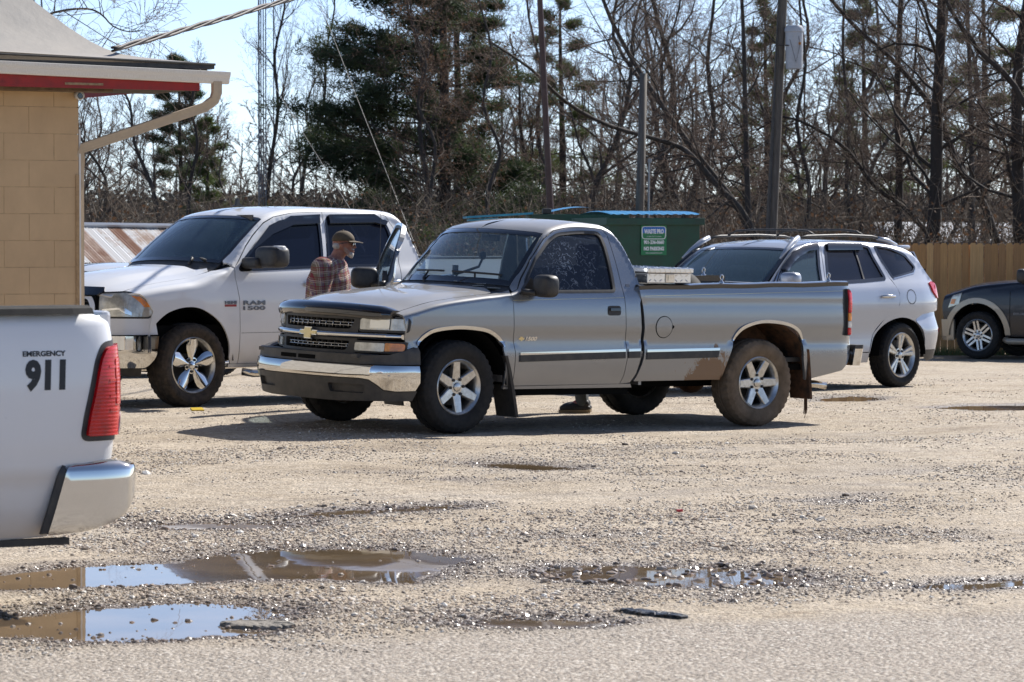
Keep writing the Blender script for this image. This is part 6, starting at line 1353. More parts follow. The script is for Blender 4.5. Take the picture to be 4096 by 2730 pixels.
for s_,u0,u1,v0,v1,bd in (('WASTE PRO',-.175,.175,1.985,2.065,.05),('Caring for Our Communities',-.13,.13,1.93,1.952,.0),('901-236-0660',-.18,.18,1.815,1.88,.04),('NO PARKING',-.18,.18,1.708,1.775,.05),('www.wasteprousa.com',-.15,.15,1.655,1.678,.01)):
    text_on('lettering',s_,Mf(-.0215),cx+u0,cx+u1,v0,v1,SW_,d1,off=.0,th=.001,bold=bd,ref=(0,-1,0))
# fence
T=empty('wood_fence',(5.0,57.2,-.27),0,'tall dog-eared wooden picket fence behind the dark SUV','fence')
fm=[nmat('fence_cedar_%d'%i,c,tuple(q*.62 for q in c),3,.8,bump=.3,dist=.004,stretch=(9,9,.7),lo=.3,hi=.75) for i,c in enumerate([(.64,.36,.14),(.54,.29,.11),(.72,.43,.18),(.50,.27,.11)])]
pw=.112;ph=1.83
for v in range(4):
    mb=MB(); mb.prism([(0,0),(pw,0),(pw,ph-.035),(pw-.025,ph),(.025,ph),(0,ph-.035)],0,.018,lambda u,w,h_:(u,h_,w)); pm=mb.build('picket',fm[v],T); pm.location=(.118*v,0,0)
    if v==0: protos=[]
    protos.append(pm)
for i in range(4,46):
    c=protos[int(RNG.integers(0,4))].copy(); COL.objects.link(c); c.parent=T; c.location=(.118*i,RNG.random()*.006,(RNG.random()-.5)*.014); c.rotation_euler=(0,(RNG.random()-.5)*.008,0)
for z in (.3,.95,1.55): MB().box((2.7,.04,z),(5.4,.035,.085)).build('rail',fm[1],T)
for x in (.1,2.5,4.9): MB().box((x,.10,.9),(.09,.09,1.8)).build('post',fm[3],T)
# rusty corrugated shed behind the car
def shed():
    T=empty('shed',(0,0,0),0,'low shed with rusty corrugated metal roof behind the hidden white car','shed')
    def rmat():
        m=mat('rusty_corrugated_metal',(.6,.58,.55),.4,.3); g=NG(m); co=g.obj(); x,y,z=g.sep(co); sheet=g.n('TexWhiteNoise',_noise_dimensions='1D'); g.l(g.math('FLOOR',g.math('MULTIPLY',x,4.2)),sheet.inputs['W']) if 0 else g.t.links.new(g.math('FLOOR',g.math('MULTIPLY',x,4.2)),sheet.inputs['W'])
        n=g.noise(2.2,6,.7,g.mapr(co,sc=(1,.6,1))); k=g.math('ADD',g.math('MULTIPLY_ADD',sheet.outputs[0],.8,-.42),n.outputs[0]); g.col(g.ramp(k,[(.50,(.62,.62,.62)),(.60,(.42,.33,.27)),(.85,(.20,.10,.06))]).outputs[0]); return m
    # roof in its own frame: x along ridge, y down the slope
    N=120; L=3.1; mb=MB(); sl=1.6
    for i in range(N+1):
        x=L*i/N; zz=.016*math.sin(2*math.pi*x/.06)
        for y in (0,sl): mb.V.append((x,y,zz))
    for i in range(N): mb.F.append((2*i,2*i+1,2*i+3,2*i+2))
    N2=N
    o=mb.build('roof',rmat(),T,True); ridge=Vector((X(120,60),60,Z(903,60))); ridge_b=Vector((X(1000,62),62,Z(915,62)))
    ex=(ridge_b-ridge).normalized(); down=Vector((.62,-.78,-.42)).normalized(); down=(down-ex*down.dot(ex)*.35).normalized(); n=ex.cross(down).normalized()
    if n.z<0:n=-n
    o.matrix_world=Matrix(((ex.x,down.x,n.x,ridge.x),(ex.y,down.y,n.y,ridge.y),(ex.z,down.z,n.z,ridge.z),(0,0,0,1)))
    MB().tube([ridge+Vector((0,.02,.03)),ridge+ex*L+Vector((0,.02,.03))],.045,6,flat=1).build('ridge_cap',mat('pale_metal',(.62,.64,.66),.35,.5),T)
    e=ridge+down*sl; a=e+Vector((.1,.25,-.06)); b=a+ex*(L-.2)
    MB().box(((a+b)/2)+Vector((0,.3,-(a.z+.3)/2)),((b-a).length,.06,a.z+.3),Matrix.Rotation(math.atan2(ex.y,ex.x),3,'Z')).build('wall',nmat('shed_wall',(.25,.2,.15),(.15,.1,.07),6,.8),T)
shed()
# far white farm buildings seen through the trunks on the right
for i,(p0,p1,d,z1,lab) in enumerate(((3560,3860,128,Z(915,128),'long low white building glimpsed between the trunks left of the big trunk'),(3885,4300,132,Z(917,132),'low white building glimpsed between trunks at the far right'))):
    T=empty('farm_building',(X(p0,d),d,-.3),0,lab,'building'); w=X(p1,d)-X(p0,d); hh=z1+.3
    MB().box((w/2,3,(hh-.5)/2),(w,6,hh-.5)).build('wall',mat('white_siding_%d'%i,(.75,.75,.74),.6),T); mb=MB(); mb.prism([(-.3,hh-.55),(-.3,hh-.50),(3,hh+.25),(6.3,hh-.50),(6.3,hh-.55)],-.3,w+.3,lambda u,v,h_:(h_,u,v)); mb.build('roof',mat('white_metal_roof_%d'%i,(.8,.81,.82),.4),T)
# ================================================================ vegetation
def tubes(name,P0,P1,R0,R1,m,parent=None,n=3):
    """many tapered segments as one mesh; arrays (k,3)"""
    P0=np.asarray(P0,float);P1=np.asarray(P1,float);k=len(P0);D=P1-P0;D/=np.linalg.norm(D,axis=1,keepdims=True)+1e-9
    up=np.where(np.abs(D[:,2:3])<.9,np.array([[0,0,1.]]),np.array([[1.,0,0]]));A=np.cross(D,up);A/=np.linalg.norm(A,axis=1,keepdims=True);B_=np.cross(A,D)
    V=[]
    for P,R in ((P0,R0),(P1,R1)):
        for j in range(n): t=2*math.pi*j/n; V.append(P+(A*math.cos(t)+B_*math.sin(t))*np.asarray(R)[:,None])
    V=np.stack(V,1).reshape(-1,3); b=np.arange(k)[:,None]*(2*n); F=np.concatenate([np.concatenate([b+j,b+(j+1)%n,b+n+(j+1)%n,b+n+j],1) for j in range(n)],0)
    return V,F
def grow(rg,path,r0,r1,spec,zmin=1.2):
    """path: trunk points; spec: list of levels (count per branch, length ratio, angle deg, segs, radius ratio)"""
    S=[];  # level0
    P=[Vector(p) for p in path]; n=len(P); tr=[(P[i],P[i+1],r0+(r1-r0)*i/(n-1),r0+(r1-r0)*(i+1)/(n-1)) for i in range(n-1)]
    cur=[(P,[r0+(r1-r0)*i/(n-1) for i in range(n)],sum((P[i+1]-P[i]).length for i in range(n-1)))]
    out=[tr]
    for lv,(cnt,lr,ang,sg,rr,gv) in enumerate(spec):
        nxt=[];seg=[]
        for pts,rad,L in cur:
            m=len(pts)-1; c=cnt if isinstance(cnt,int) else int(rg.integers(cnt[0],cnt[1]+1))
            for q in range(c):
                f=(.12+.86*(q+rg.random())/c) if lv else (.10+.88*(q+rg.random()*.9)/c); s=f*m; i=min(int(s),m-1); p=pts[i].lerp(pts[i+1],s-i)
                if lv==0 and p.z<zmin: continue
                d=(pts[i+1]-pts[i]).normalized(); a=math.radians(ang*(.7+.6*rg.random())); ph=rg.random()*6.283+q*2.4; ax=d.orthogonal().normalized(); ax=Matrix.Rotation(ph,3,d)@ax; nd=(Matrix.Rotation(a,3,ax)@d).normalized()
                ln=L*lr*(.6+.7*rg.random())*(1-.45*f if lv==0 else 1-.3*f); rs=min((rad[i]+(rad[i+1]-rad[i])*(s-i))*rr*(.7+.5*rg.random()),.5*ln/6+.01 if lv else 9); rs=max(rs,.0035)
                b=[p];rb=[rs];st=ln/sg
                for j in range(sg):
                    nd=(nd+Vector((rg.normal()*.20,rg.normal()*.20,rg.normal()*.16+gv))).normalized(); b.append(b[-1]+nd*st); rb.append(max(rs*(1-(j+1)/sg*.75),.0028)); seg.append((b[-2],b[-1],rb[-2],rb[-1]))
                nxt.append((b,rb,ln))
        out.append(seg);cur=nxt
    return out
barkA=nmat('bark_grey',(.085,.075,.065),(.045,.038,.032),6,.9,bump=.6,dist=.02,stretch=(1,1,.3)); barkB=nmat('bark_dark',(.035,.028,.023),(.06,.048,.038),6,.9,bump=.6,dist=.02,stretch=(1,1,.3)); twigM=nmat('twig_brown',(.11,.078,.056),(.19,.13,.09),3,.8,bump=0); twigR=nmat('twig_reddish',(.17,.10,.065),(.13,.09,.065),3,.8,bump=0)
leafM=nmat('dead_leaf_russet',(.095,.052,.030),(.15,.085,.045),5,.8,bump=0); pineM=nmat('pine_needles',(.028,.048,.022),(.085,.110,.045),2.5,.7,bump=0,lo=.4,hi=.62); pineL=nmat('pine_needles_light',(.05,.085,.022),(.12,.15,.04),2.5,.7,bump=0)
for m_ in (pineM,pineL,leafM):
    g=NG(m_); tb=g.n('BsdfTranslucent'); ad=g.n('MixShader'); ad.inputs[0].default_value=.35; src=g.b.inputs['Base Color'].links[0].from_socket; g.t.links.new(src,tb.inputs['Color']); g.l(g.b,ad,0,1); g.l(tb,ad,0,2); g.l(ad,g.t.nodes['Material Output'])
def arr(seg):
    return np.array([s[0][:] for s in seg]),np.array([s[1][:] for s in seg]),np.array([s[2] for s in seg]),np.array([s[3] for s in seg])
def bare_tree(rg,path,r0,r1,spec,loc=(0,0,0),name='bare_tree',bark=None,tw=None,leaves=0,zmin=1.2,label=None,group=None):
    T=empty(name,loc,0,label,'tree',group); lv=grow(rg,path,r0,r1,spec,zmin); V=[];F=[];b=0
    V,F=tubes('',*arr(lv[0]),None,n=9); t0=MB(); 
    P=[Vector(p) for p in path]; t0.tube(smooth3(P,3),[r0+(r1-r0)*i/((len(P)-1)*3) for i in range((len(P)-1)*3+1)],10); tk=t0.build('trunk',bark or barkA,T,True)
    V1,F1=tubes('',*arr(lv[1]),None,n=6); npmesh('limbs',V1,F1,bark or barkA,T,True)
    sg=[s for l in lv[2:] for s in l]; V2,F2=tubes('',*arr(sg),None,n=3); npmesh('crown',V2,F2,tw or twigM,T)
    if leaves:
        c=rg.choice(len(sg),leaves); P=np.array([sg[i][1][:] for i in c])+rg.normal(0,.06,(leaves,3)); leafmesh(rg,P,.035,leafM,T)
    return T
def leafmesh(rg,P,s,m,T,name='leaves'):
    n=len(P); a=rg.normal(0,1,(n,3));a/=np.linalg.norm(a,axis=1,keepdims=True); b=np.cross(a,rg.normal(0,1,(n,3)));b/=np.linalg.norm(b,axis=1,keepdims=True); k=(s*(.6+.8*rg.random(n)))[:,None]
    V=np.stack([P-a*k,P+b*k*.6,P+a*k,P-b*k*.6],1).reshape(-1,3); F=(np.arange(n)[:,None]*4+np.arange(4)[None]); return npmesh(name,V,F,m,T)
def smooth3(P,n):
    out=[]
    for i in range(len(P)-1):
        p0=P[max(i-1,0)];p1=P[i];p2=P[i+1];p3=P[min(i+2,len(P)-1)]
        for k in range(n): t=k/n; out.append(.5*((2*p1)+(p2-p0)*t+(2*p0-5*p1+4*p2-p3)*t*t+(3*p1-p0-3*p2+p3)*t**3))
    out.append(P[-1]); return out
def tufts(rg,P,size,per,m,T,name='crown'):
    n=len(P); D=rg.normal(0,1,(n,per,3)); D[:,:,2]=np.abs(D[:,:,2])*.8+.1*D[:,:,2]; D/=np.linalg.norm(D,axis=2,keepdims=True); L=size*(.6+.6*rg.random((n,per,1))); S=np.cross(D,rg.normal(0,1,(n,per,3))); S/=np.linalg.norm(S,axis=2,keepdims=True); C=P[:,None,:]+rg.normal(0,size*.35,(n,per,3))
    V=np.stack([C-S*.012*size/.2,C+S*.012*size/.2,C+D*L],2).reshape(-1,3); F=np.arange(len(V)).reshape(-1,3); return npmesh(name,V,F,m,T)
def pine(rg,H,r,loc,label,crown0=.2,spread=.30,nl=46,m=None,up=.02,dens=1.0,lean=(0,0),group=None,bias=None,tier=0):
    T=empty('pine_tree',loc,0,label,'tree',group); path=[Vector((lean[0]*k*k+.05*H*.1*math.sin(k*5),lean[1]*k*k,H*k)) for k in np.linspace(0,1,8)]
    MB().tube(smooth3(path,2),[r*(1-.85*i/14) for i in range(15)],9).build('trunk',barkB,T,True)
    seg=[];cl=[]
    for i in range(nl):
        k=crown0+(1-crown0)*(i+rg.random())/nl; p=path[min(int(k*7),6)].lerp(path[min(int(k*7)+1,7)],k*7-int(k*7)) if k<1 else path[-1]; a=i*2.4+rg.random()
        if tier: k=round(k*tier)/tier+rg.normal()*.012; a=math.pi+rg.normal()*1.0 if rg.random()<.7 else a
        k=min(max(k,.03),.99); p=path[min(int(k*7),6)].lerp(path[min(int(k*7)+1,7)],k*7-int(k*7)); L=H*spread*(1-k)**.75*(.55+.6*rg.random())+.25
        if bias is not None: L*=1+bias*math.cos(a-math.pi)
        d=Vector((math.cos(a),math.sin(a),.15+rg.normal()*.12)).normalized(); q=p; n=6; rr=max(.02,r*.28*(1-k))
        for j in range(n):
            d=(d+Vector((rg.normal()*.10,rg.normal()*.10,up+rg.normal()*.07))).normalized(); q2=q+d*(L/n); seg.append((q,q2,rr*(1-j/n*.8),rr*(1-(j+1)/n*.8)))
            if j>=2:
                c=int((3+3*j)*dens)
                for _ in range(c):
                    sdn=Vector((rg.normal(),rg.normal(),rg.normal()*.35+.1)); e=q2+sdn*(L*.10); 
                    if rg.random()<.35: seg.append((q2,e,.012,.005))
                    cl.append(e)
            q=q2
    V,F=tubes('',*arr(seg),None,n=4); npmesh('limbs',V,F,barkB,T); P=np.array([c[:] for c in cl]); tufts(rg,P,.19+.006*H,int(20),m or pineM,T); return T
rg=np.random.default_rng(21)
SPEC=[(20,.42,52,6,.42,.05),((7,9),.46,42,4,.50,.03),((5,7),.46,42,3,.6,.02),((3,4),.5,45,2,.7,.0)]
def vp(pts,d): return [(X(x*1.7408,dd),dd,Z(y*1.7408,dd)) for (x,y,*q) in pts for dd in [d+(q[0] if q else 0)]]
def hero(pts,d,wpx,label,spec=SPEC,tipr=.3,**k):
    P=vp(pts,d); r=wpx*1.7408/2/FPX*d; return bare_tree(rg,P,r,r*tipr,spec,label=label,**k)
SP2=[(26,.30,55,6,.36,.05),((7,9),.48,42,4,.50,.03),((5,7),.46,42,3,.6,.02),((2,3),.5,45,2,.7,.0)]
hero([(1738,560),(1690,470),(1620,380),(1560,300),(1475,175),(1420,80),(1385,0),(1350,-120),(1330,-260)],82,18,'large bare tree leaning left over the short wood pole',SP2)
hero([(1745,560),(1700,480),(1650,430),(1590,360),(1540,330),(1400,290,-1),(1300,235,-2),(1220,160,-3),(1130,100,-4)],80,17,'low bare tree bough sweeping left behind the brown steel pole',SP2,tw=twigR)
hero([(1722,560),(1716,400),(1712,250),(1708,100),(1700,-60),(1690,-250),(1690,-420)],88,15,'straight bare trunk between the leaning tree and the utility pole',SP2)
hero([(2062,560),(2066,400),(2060,200),(2068,0),(2072,-200),(2080,-400)],84,21,'straight dark trunk above the left end of the fence',SP2,bark=barkB)
hero([(2140,562),(2150,450),(2152,250),(2160,80),(2163,-100),(2165,-300),(2170,-500)],80,35,'thickest dark trunk standing behind the fence',SP2,bark=barkB)
hero([(2345,560),(2338,400),(2335,200),(2350,50),(2372,-120),(2380,-350)],78,34,'thick dark trunk at the right edge of the frame',SP2,bark=barkB)
hero([(2290,560),(2260,470),(2200,380),(2170,300),(2120,220),(2040,130),(1960,60),(1880,-40),(1840,-160)],83,19,'dark crooked tree leaning left across the fence trunks',SP2,bark=barkB)
hero([(2235,560),(2232,400),(2228,200),(2222,60),(2220,-150),(2218,-300)],95,15,'paler slim trunk between the two thick fence trunks',SP2)
hero([(2150,560),(2080,480),(2010,430),(1950,350),(1880,300),(1800,270),(1740,300)],81,13,'arching low bough tree left of the thickest fence trunk',SP2,bark=barkB)
hero([(1960,560),(1945,430),(1950,280),(1935,120),(1940,-60),(1930,-260)],92,12,'slim bare tree above the silver SUV roof rails',SP2)
hero([(1845,560),(1860,430),(1830,290),(1850,150),(1835,0),(1850,-180)],90,12,'slim crooked bare tree right of the utility pole',SP2,tw=twigR)
hero([(1480,560),(1500,430),(1530,300),(1520,150),(1560,20),(1570,-150)],95,11,'slim bare tree behind the short wood pole',SP2)
hero([(1560,540),(1600,420),(1640,300),(1625,150),(1640,0),(1650,-200)],90,16,'twisting bare tree between the short wood pole and straight trunk',SP2,tw=twigR)
hero([(2420,560),(2410,380),(2330,200),(2250,120),(2180,20),(2120,-120)],76,20,'bare tree leaning in from beyond the right edge',SP2,bark=barkB)
SPL=[(22,.36,30,6,.45,.10),((6,8),.45,30,4,.55,.06),((4,6),.5,32,3,.6,.05),((2,3),.5,35,2,.7,.02)]
hero([(610,500),(622,380),(640,250),(632,130),(655,20),(650,-60)],118,11,'tall bare tree with upright limbs beside the radio mast',SPL)
hero([(690,480),(705,360),(745,240),(750,120),(770,20),(760,-60)],120,9,'tall bare tree with upright limbs left of the big pine',SPL)
hero([(432,520),(438,420),(455,330),(440,240),(462,170)],100,11,'bare tree under the downspout left of the mast',SPL,zmin=.8)
hero([(370,530),(350,430),(310,330),(300,240),(270,190)],96,12,'dark leaning bare tree against the building corner',SPL,zmin=.8)
# big twin pine in the middle
pine(rg,13.5,.24,(X(1018*1.7408,104),104,-.3),'big dark pine with wide tiered boughs left of centre',crown0=.10,spread=.34,nl=74,bias=.25,tier=15,dens=1.5,up=.03)
pine(rg,12.5,.20,(X(1050*1.7408,108),108,-.3),'second trunk of the central pine pair, slightly right',crown0=.16,spread=.26,nl=40,dens=.8)
pine(rg,9.6,.17,(X(415*1.7408,150),150,-.3),'small round topped pine beyond the gutter',crown0=.45,spread=.24,nl=34,dens=.8)
pine(rg,6.6,.13,(X(478*1.7408,140),140,-.3),'pale green pine right of the downspout elbow',crown0=.3,spread=.22,nl=24,m=pineL,dens=.6)
for i,(px,d,h_,lab) in enumerate(((1760,135,11,'pine behind the utility pole'),(1985,130,11,'pine behind the silver SUV'),(1290,128,11,'pine showing behind the brown steel pole'),(2260,125,13,'pine behind the fence at far right'))):
    pine(rg,h_,.2,(X(px*1.7408,d),d,-.3),'partly hidden '+lab,crown0=.3,spread=.22,nl=26,m=pineL,dens=.6)
hero([(985,560),(990,440),(1000,330),(960,240),(980,150),(950,60),(940,-40)],99,10,'bare tree holding russet leaves in front of the big pine',SP2,tw=twigR,leaves=1100,zmin=.6)
hero([(1130,560),(1120,450),(1150,350),(1110,240),(1130,120),(1100,0),(1090,-100)],93,11,'bare reddish tree right of the big pine trunks',SP2,tw=twigR,leaves=1100,zmin=.6)
# background trees: five unique bare trees, copied
PROT=[]
random.seed(4)
for i in range(5):
    H=[11,12.5,9.5,13,10.5][i]; path=[(0,0,0)]
    for k in range(1,7): path.append((path[-1][0]+rg.normal()*.62,path[-1][1]+rg.normal()*.5,H*k/6))
    spq=[(22,.40,50,5,.5,.04),((7,9),.46,42,3,.5,.03),((5,6),.46,44,2,.6,.02),((3,4),.5,45,1,.7,.0)]
    PROT.append(bare_tree(rg,path,.115,.03,spq,loc=(0,0,-.3),tw=twigR if i%2 else twigM,label='bare tree in the wood behind the lot',group='bare trees in the wood',zmin=.8))
n=0; spots=[]
for row,(d,cnt) in enumerate(((100,8),(110,10),(124,12),(140,13))):
    for j in range(cnt):
        px=-150+4400*(j+.15+.7*rg.random())/cnt
        if (px<1950 and rg.random()<.35) or (1180<px<1500 and rg.random()<.75): continue
        spots.append((X(px,d),d+rg.normal()*2.5,px,row,j))
ORD=['first','second','third','fourth','fifth','sixth','seventh','eighth','ninth','tenth','eleventh','twelfth','thirteenth']; cntr={}
for q,(x,y,px,row,j) in enumerate(spots):
    src=PROT[q%5]; o=src if q<5 else copytree(src); o.location=(x,y,-.3); o.rotation_euler=(0,0,float(rg.random()*6.28)); s=float(.75+.35*rg.random())*(.72 if px<1400 else 1.0); o.scale=(s,s,s)
    cntr[row]=cntr.get(row,0)+1; o['label']='bare woodland tree, %s from the left in the %s row of the wood'%(ORD[cntr[row]-1],('nearest','second','third','farthest')[row])
# added tree line behind the viewer, out of view, darkens reflections in the cars
for q in range(34):
    src=PROT[q%5]; o=copytree(src); o.location=(-85+170*(q+rg.random())/34,-38-14*float(rg.random()),-.3); o.rotation_euler=(0,0,float(rg.random()*6.28)); o['label']='added unseen bare tree behind the viewer, darkens car reflections'; o['group']='added bare trees behind the viewer'
# undergrowth
def brush():
    n=14500; y=74+75*rg.random(n)**1.2; x=(rg.random(n)*2-1)*(y*.1463+4); L=.6+3.2*rg.random(n)**1.7; P0=np.stack([x,y,np.full(n,-.3)],1); D=rg.normal(0,.32,(n,3)); D[:,2]=1; P1=P0+D*(L*.5)[:,None]; D2=D+rg.normal(0,.3,(n,3)); D2[:,2]=.8; P2=P1+D2*(L*.5)[:,None]
    A=[(P0,P1,np.full(n,.014),np.full(n,.010)),(P1,P2,np.full(n,.010),np.full(n,.004))]
    for k in range(5):
        f=rg.random(n)[:,None]; S=P1*(1-f)+P2*f if k%2 else P0*(1-f)+P1*f; E=S+np.stack([rg.normal(0,.30,n),rg.normal(0,.30,n),rg.random(n)*.5],1)*(.5+L*.3)[:,None]; A.append((S,E,np.full(n,.007),np.full(n,.003)))
    V,F=tubes('',*[np.concatenate([a[i] for a in A]) for i in range(4)],None,n=3); o=npmesh('undergrowth',V,F,nmat('bramble_stems',(.11,.083,.058),(.19,.15,.11),.6,.85,bump=0)); o['kind']='stuff'
    n=60000; y=72+85*rg.random(n); x=(rg.random(n)*2-1)*(y*.1463+4); z=-.3+2.6*rg.random(n)**1.5*(.6+.7*(vnoise(x,y,.35)+.5)); leafmesh(rg,np.stack([x,y,z],1),.05,leafM,None,'leaf_litter')['kind']='stuff'
    # evergreen shrubs low in the wood
    for i,(px,d,w_,h_,mm,lab) in enumerate(((1180,100,1.7,1.9,pineL,'bright green shrub behind the white crew cab roof'),(1340,97,1.5,2.0,pineM,'dark green shrub just left of the big pine'),(1700,98,1.6,2.2,pineL,'yellow green shrub right of the big pine trunks'),(1470,106,1.8,3.0,pineL,'tall yellow green shrub under the big pine boughs'),(560,125,3,2.4,pineL,'olive shrub behind the rusty shed'),(2450,102,1.5,1.8,pineL,'olive shrub behind the dumpsters'),(3300,104,2.2,2.0,pineM,'dark shrub behind the silver SUV'))):
        T=empty('shrub',(X(px,d),d,-.3),0,lab,'shrub'); k=700; P=rg.normal(0,1,(k,3)); P/=np.linalg.norm(P,axis=1,keepdims=True); P*=(.5+.5*rg.random((k,1))); P=P*np.array([w_,w_*.7,h_*.5])+np.array([0,0,h_*.55]); P+=.25*vnoise(P[:,0],P[:,2],2)[:,None]; tufts(rg,P,.22,10,mm,T,'foliage')
        s=[(Vector((0,0,0)),Vector((rg.normal()*w_*.4,rg.normal()*w_*.3,h_*.7)),.03,.012) for _ in range(9)]; V,F=tubes('',*arr(s),None,n=4); npmesh('stems',V,F,barkB,T)
    # distant wood: coarse trees as one mass
    pr=[]
    for i in range(3):
        lv=grow(rg,[(0,0,0),(.2,0,3),(.1,.2,6),(.3,.1,10)],.12,.04,[(14,.36,42,4,.4,.06),((6,7),.45,38,2,.5,.03),((4,5),.5,40,1,.6,.02)],.8); sg=[s for l in lv for s in l]; pr.append(arr(sg))
    A=[[],[],[],[]]
    for k in range(70):
        d=158+70*rg.random(); px=-300+4700*(k+rg.random())/70; a=rg.random()*6.28; c,s_=math.cos(a),math.sin(a); R=np.array([[c,-s_,0],[s_,c,0],[0,0,1]]); q=pr[k%3]; sc=.8+.4*rg.random(); sc*=.75 if px<1500 else 1
        off=np.array([X(px,d),d,-.3]); A[0].append(q[0]@R.T*sc+off);A[1].append(q[1]@R.T*sc+off);A[2].append(np.maximum(q[2]*sc,.02));A[3].append(np.maximum(q[3]*sc,.014))
    V,F=tubes('',*[np.concatenate(a) for a in A],None,n=3); o=npmesh('distant_wood',V,F,nmat('distant_twigs',(.13,.105,.09),(.17,.13,.11),.3,.9,bump=0)); o['kind']='stuff'
    n=90000; y=160+70*rg.random(n); x=(rg.random(n)*2-1)*(y*.1463+8); z=-.3+4.2*rg.random(n)**1.3; P=np.stack([x,y,z],1); o=leafmesh(rg,P,.16,nmat('distant_thicket',(.075,.065,.05),(.11,.09,.06),.12,.9,bump=0),None,'distant_thicket'); o['kind']='stuff'
brush()
# bare limbs reaching over the roof from behind the building
hero([(-60,140),(60,60,2),(130,30,1.5),(200,22,1),(235,35,.5),(262,62),(300,75),(330,70)],44,7,'bare branches hanging over the building roof at top left',[(16,.35,50,5,.5,.02),((5,7),.5,45,3,.6,.0),((3,4),.55,45,2,.7,.0)],zmin=0)
# grass tufts at the fence foot
n=2600; x=4.6+6.2*rg.random(n); y=56.6+.5*rg.random(n); P0=np.stack([x,y,np.full(n,-.28)],1); P1=P0+np.stack([rg.normal(0,.03,n),rg.normal(0,.03,n),.05+.12*rg.random(n)],1); V,F=tubes('',P0,P1,np.full(n,.006),np.full(n,.001),None,n=3); npmesh('grass',V,F,nmat('grass_green',(.06,.11,.025),(.12,.14,.05),2,.8,bump=0))['kind']='stuff'
print('env',round(time.time()-T0,1))
# ================================================================ people
def blob(name,segs,m,parent,vox=.008,smooth=4):
    """continuous surface grown round a chain of ellipsoids (p0,r0,p1,r1)"""
    mb=MB()
    for p0,r0,p1,r1 in segs:
        r0=(r0,)*3 if isinstance(r0,(int,float)) else r0; r1=(r1,)*3 if isinstance(r1,(int,float)) else r1
        d=math.dist(p0,p1); k=max(1,int(d/(min(min(r0),min(r1))*.45))+1) if d>0 else 0
        for i in range(k+1):
            t=i/k if k else 0; c=[a+(b-a)*t for a,b in zip(p0,p1)]; r=tuple(a+(b-a)*t for a,b in zip(r0,r1)); mb.sphere(c,r,14,9)
    me=bpy.data.meshes.new(name); me.from_pydata(mb.V,[],mb.F); o=bpy.data.objects.new(name,me); COL.objects.link(o)
    q=o.modifiers.new('r','REMESH'); q.mode='VOXEL'; q.voxel_size=vox; q2=o.modifiers.new('s','SMOOTH'); q2.iterations=smooth; q2.factor=.5
    bpy.context.view_layer.update(); dg=bpy.context.evaluated_depsgraph_get(); nm=bpy.data.meshes.new_from_object(o.evaluated_get(dg)); bpy.data.objects.remove(o)
    nm.name=name; nm.polygons.foreach_set('use_smooth',[True]*len(nm.polygons)); nm.materials.clear(); return link(name,nm,m,parent)
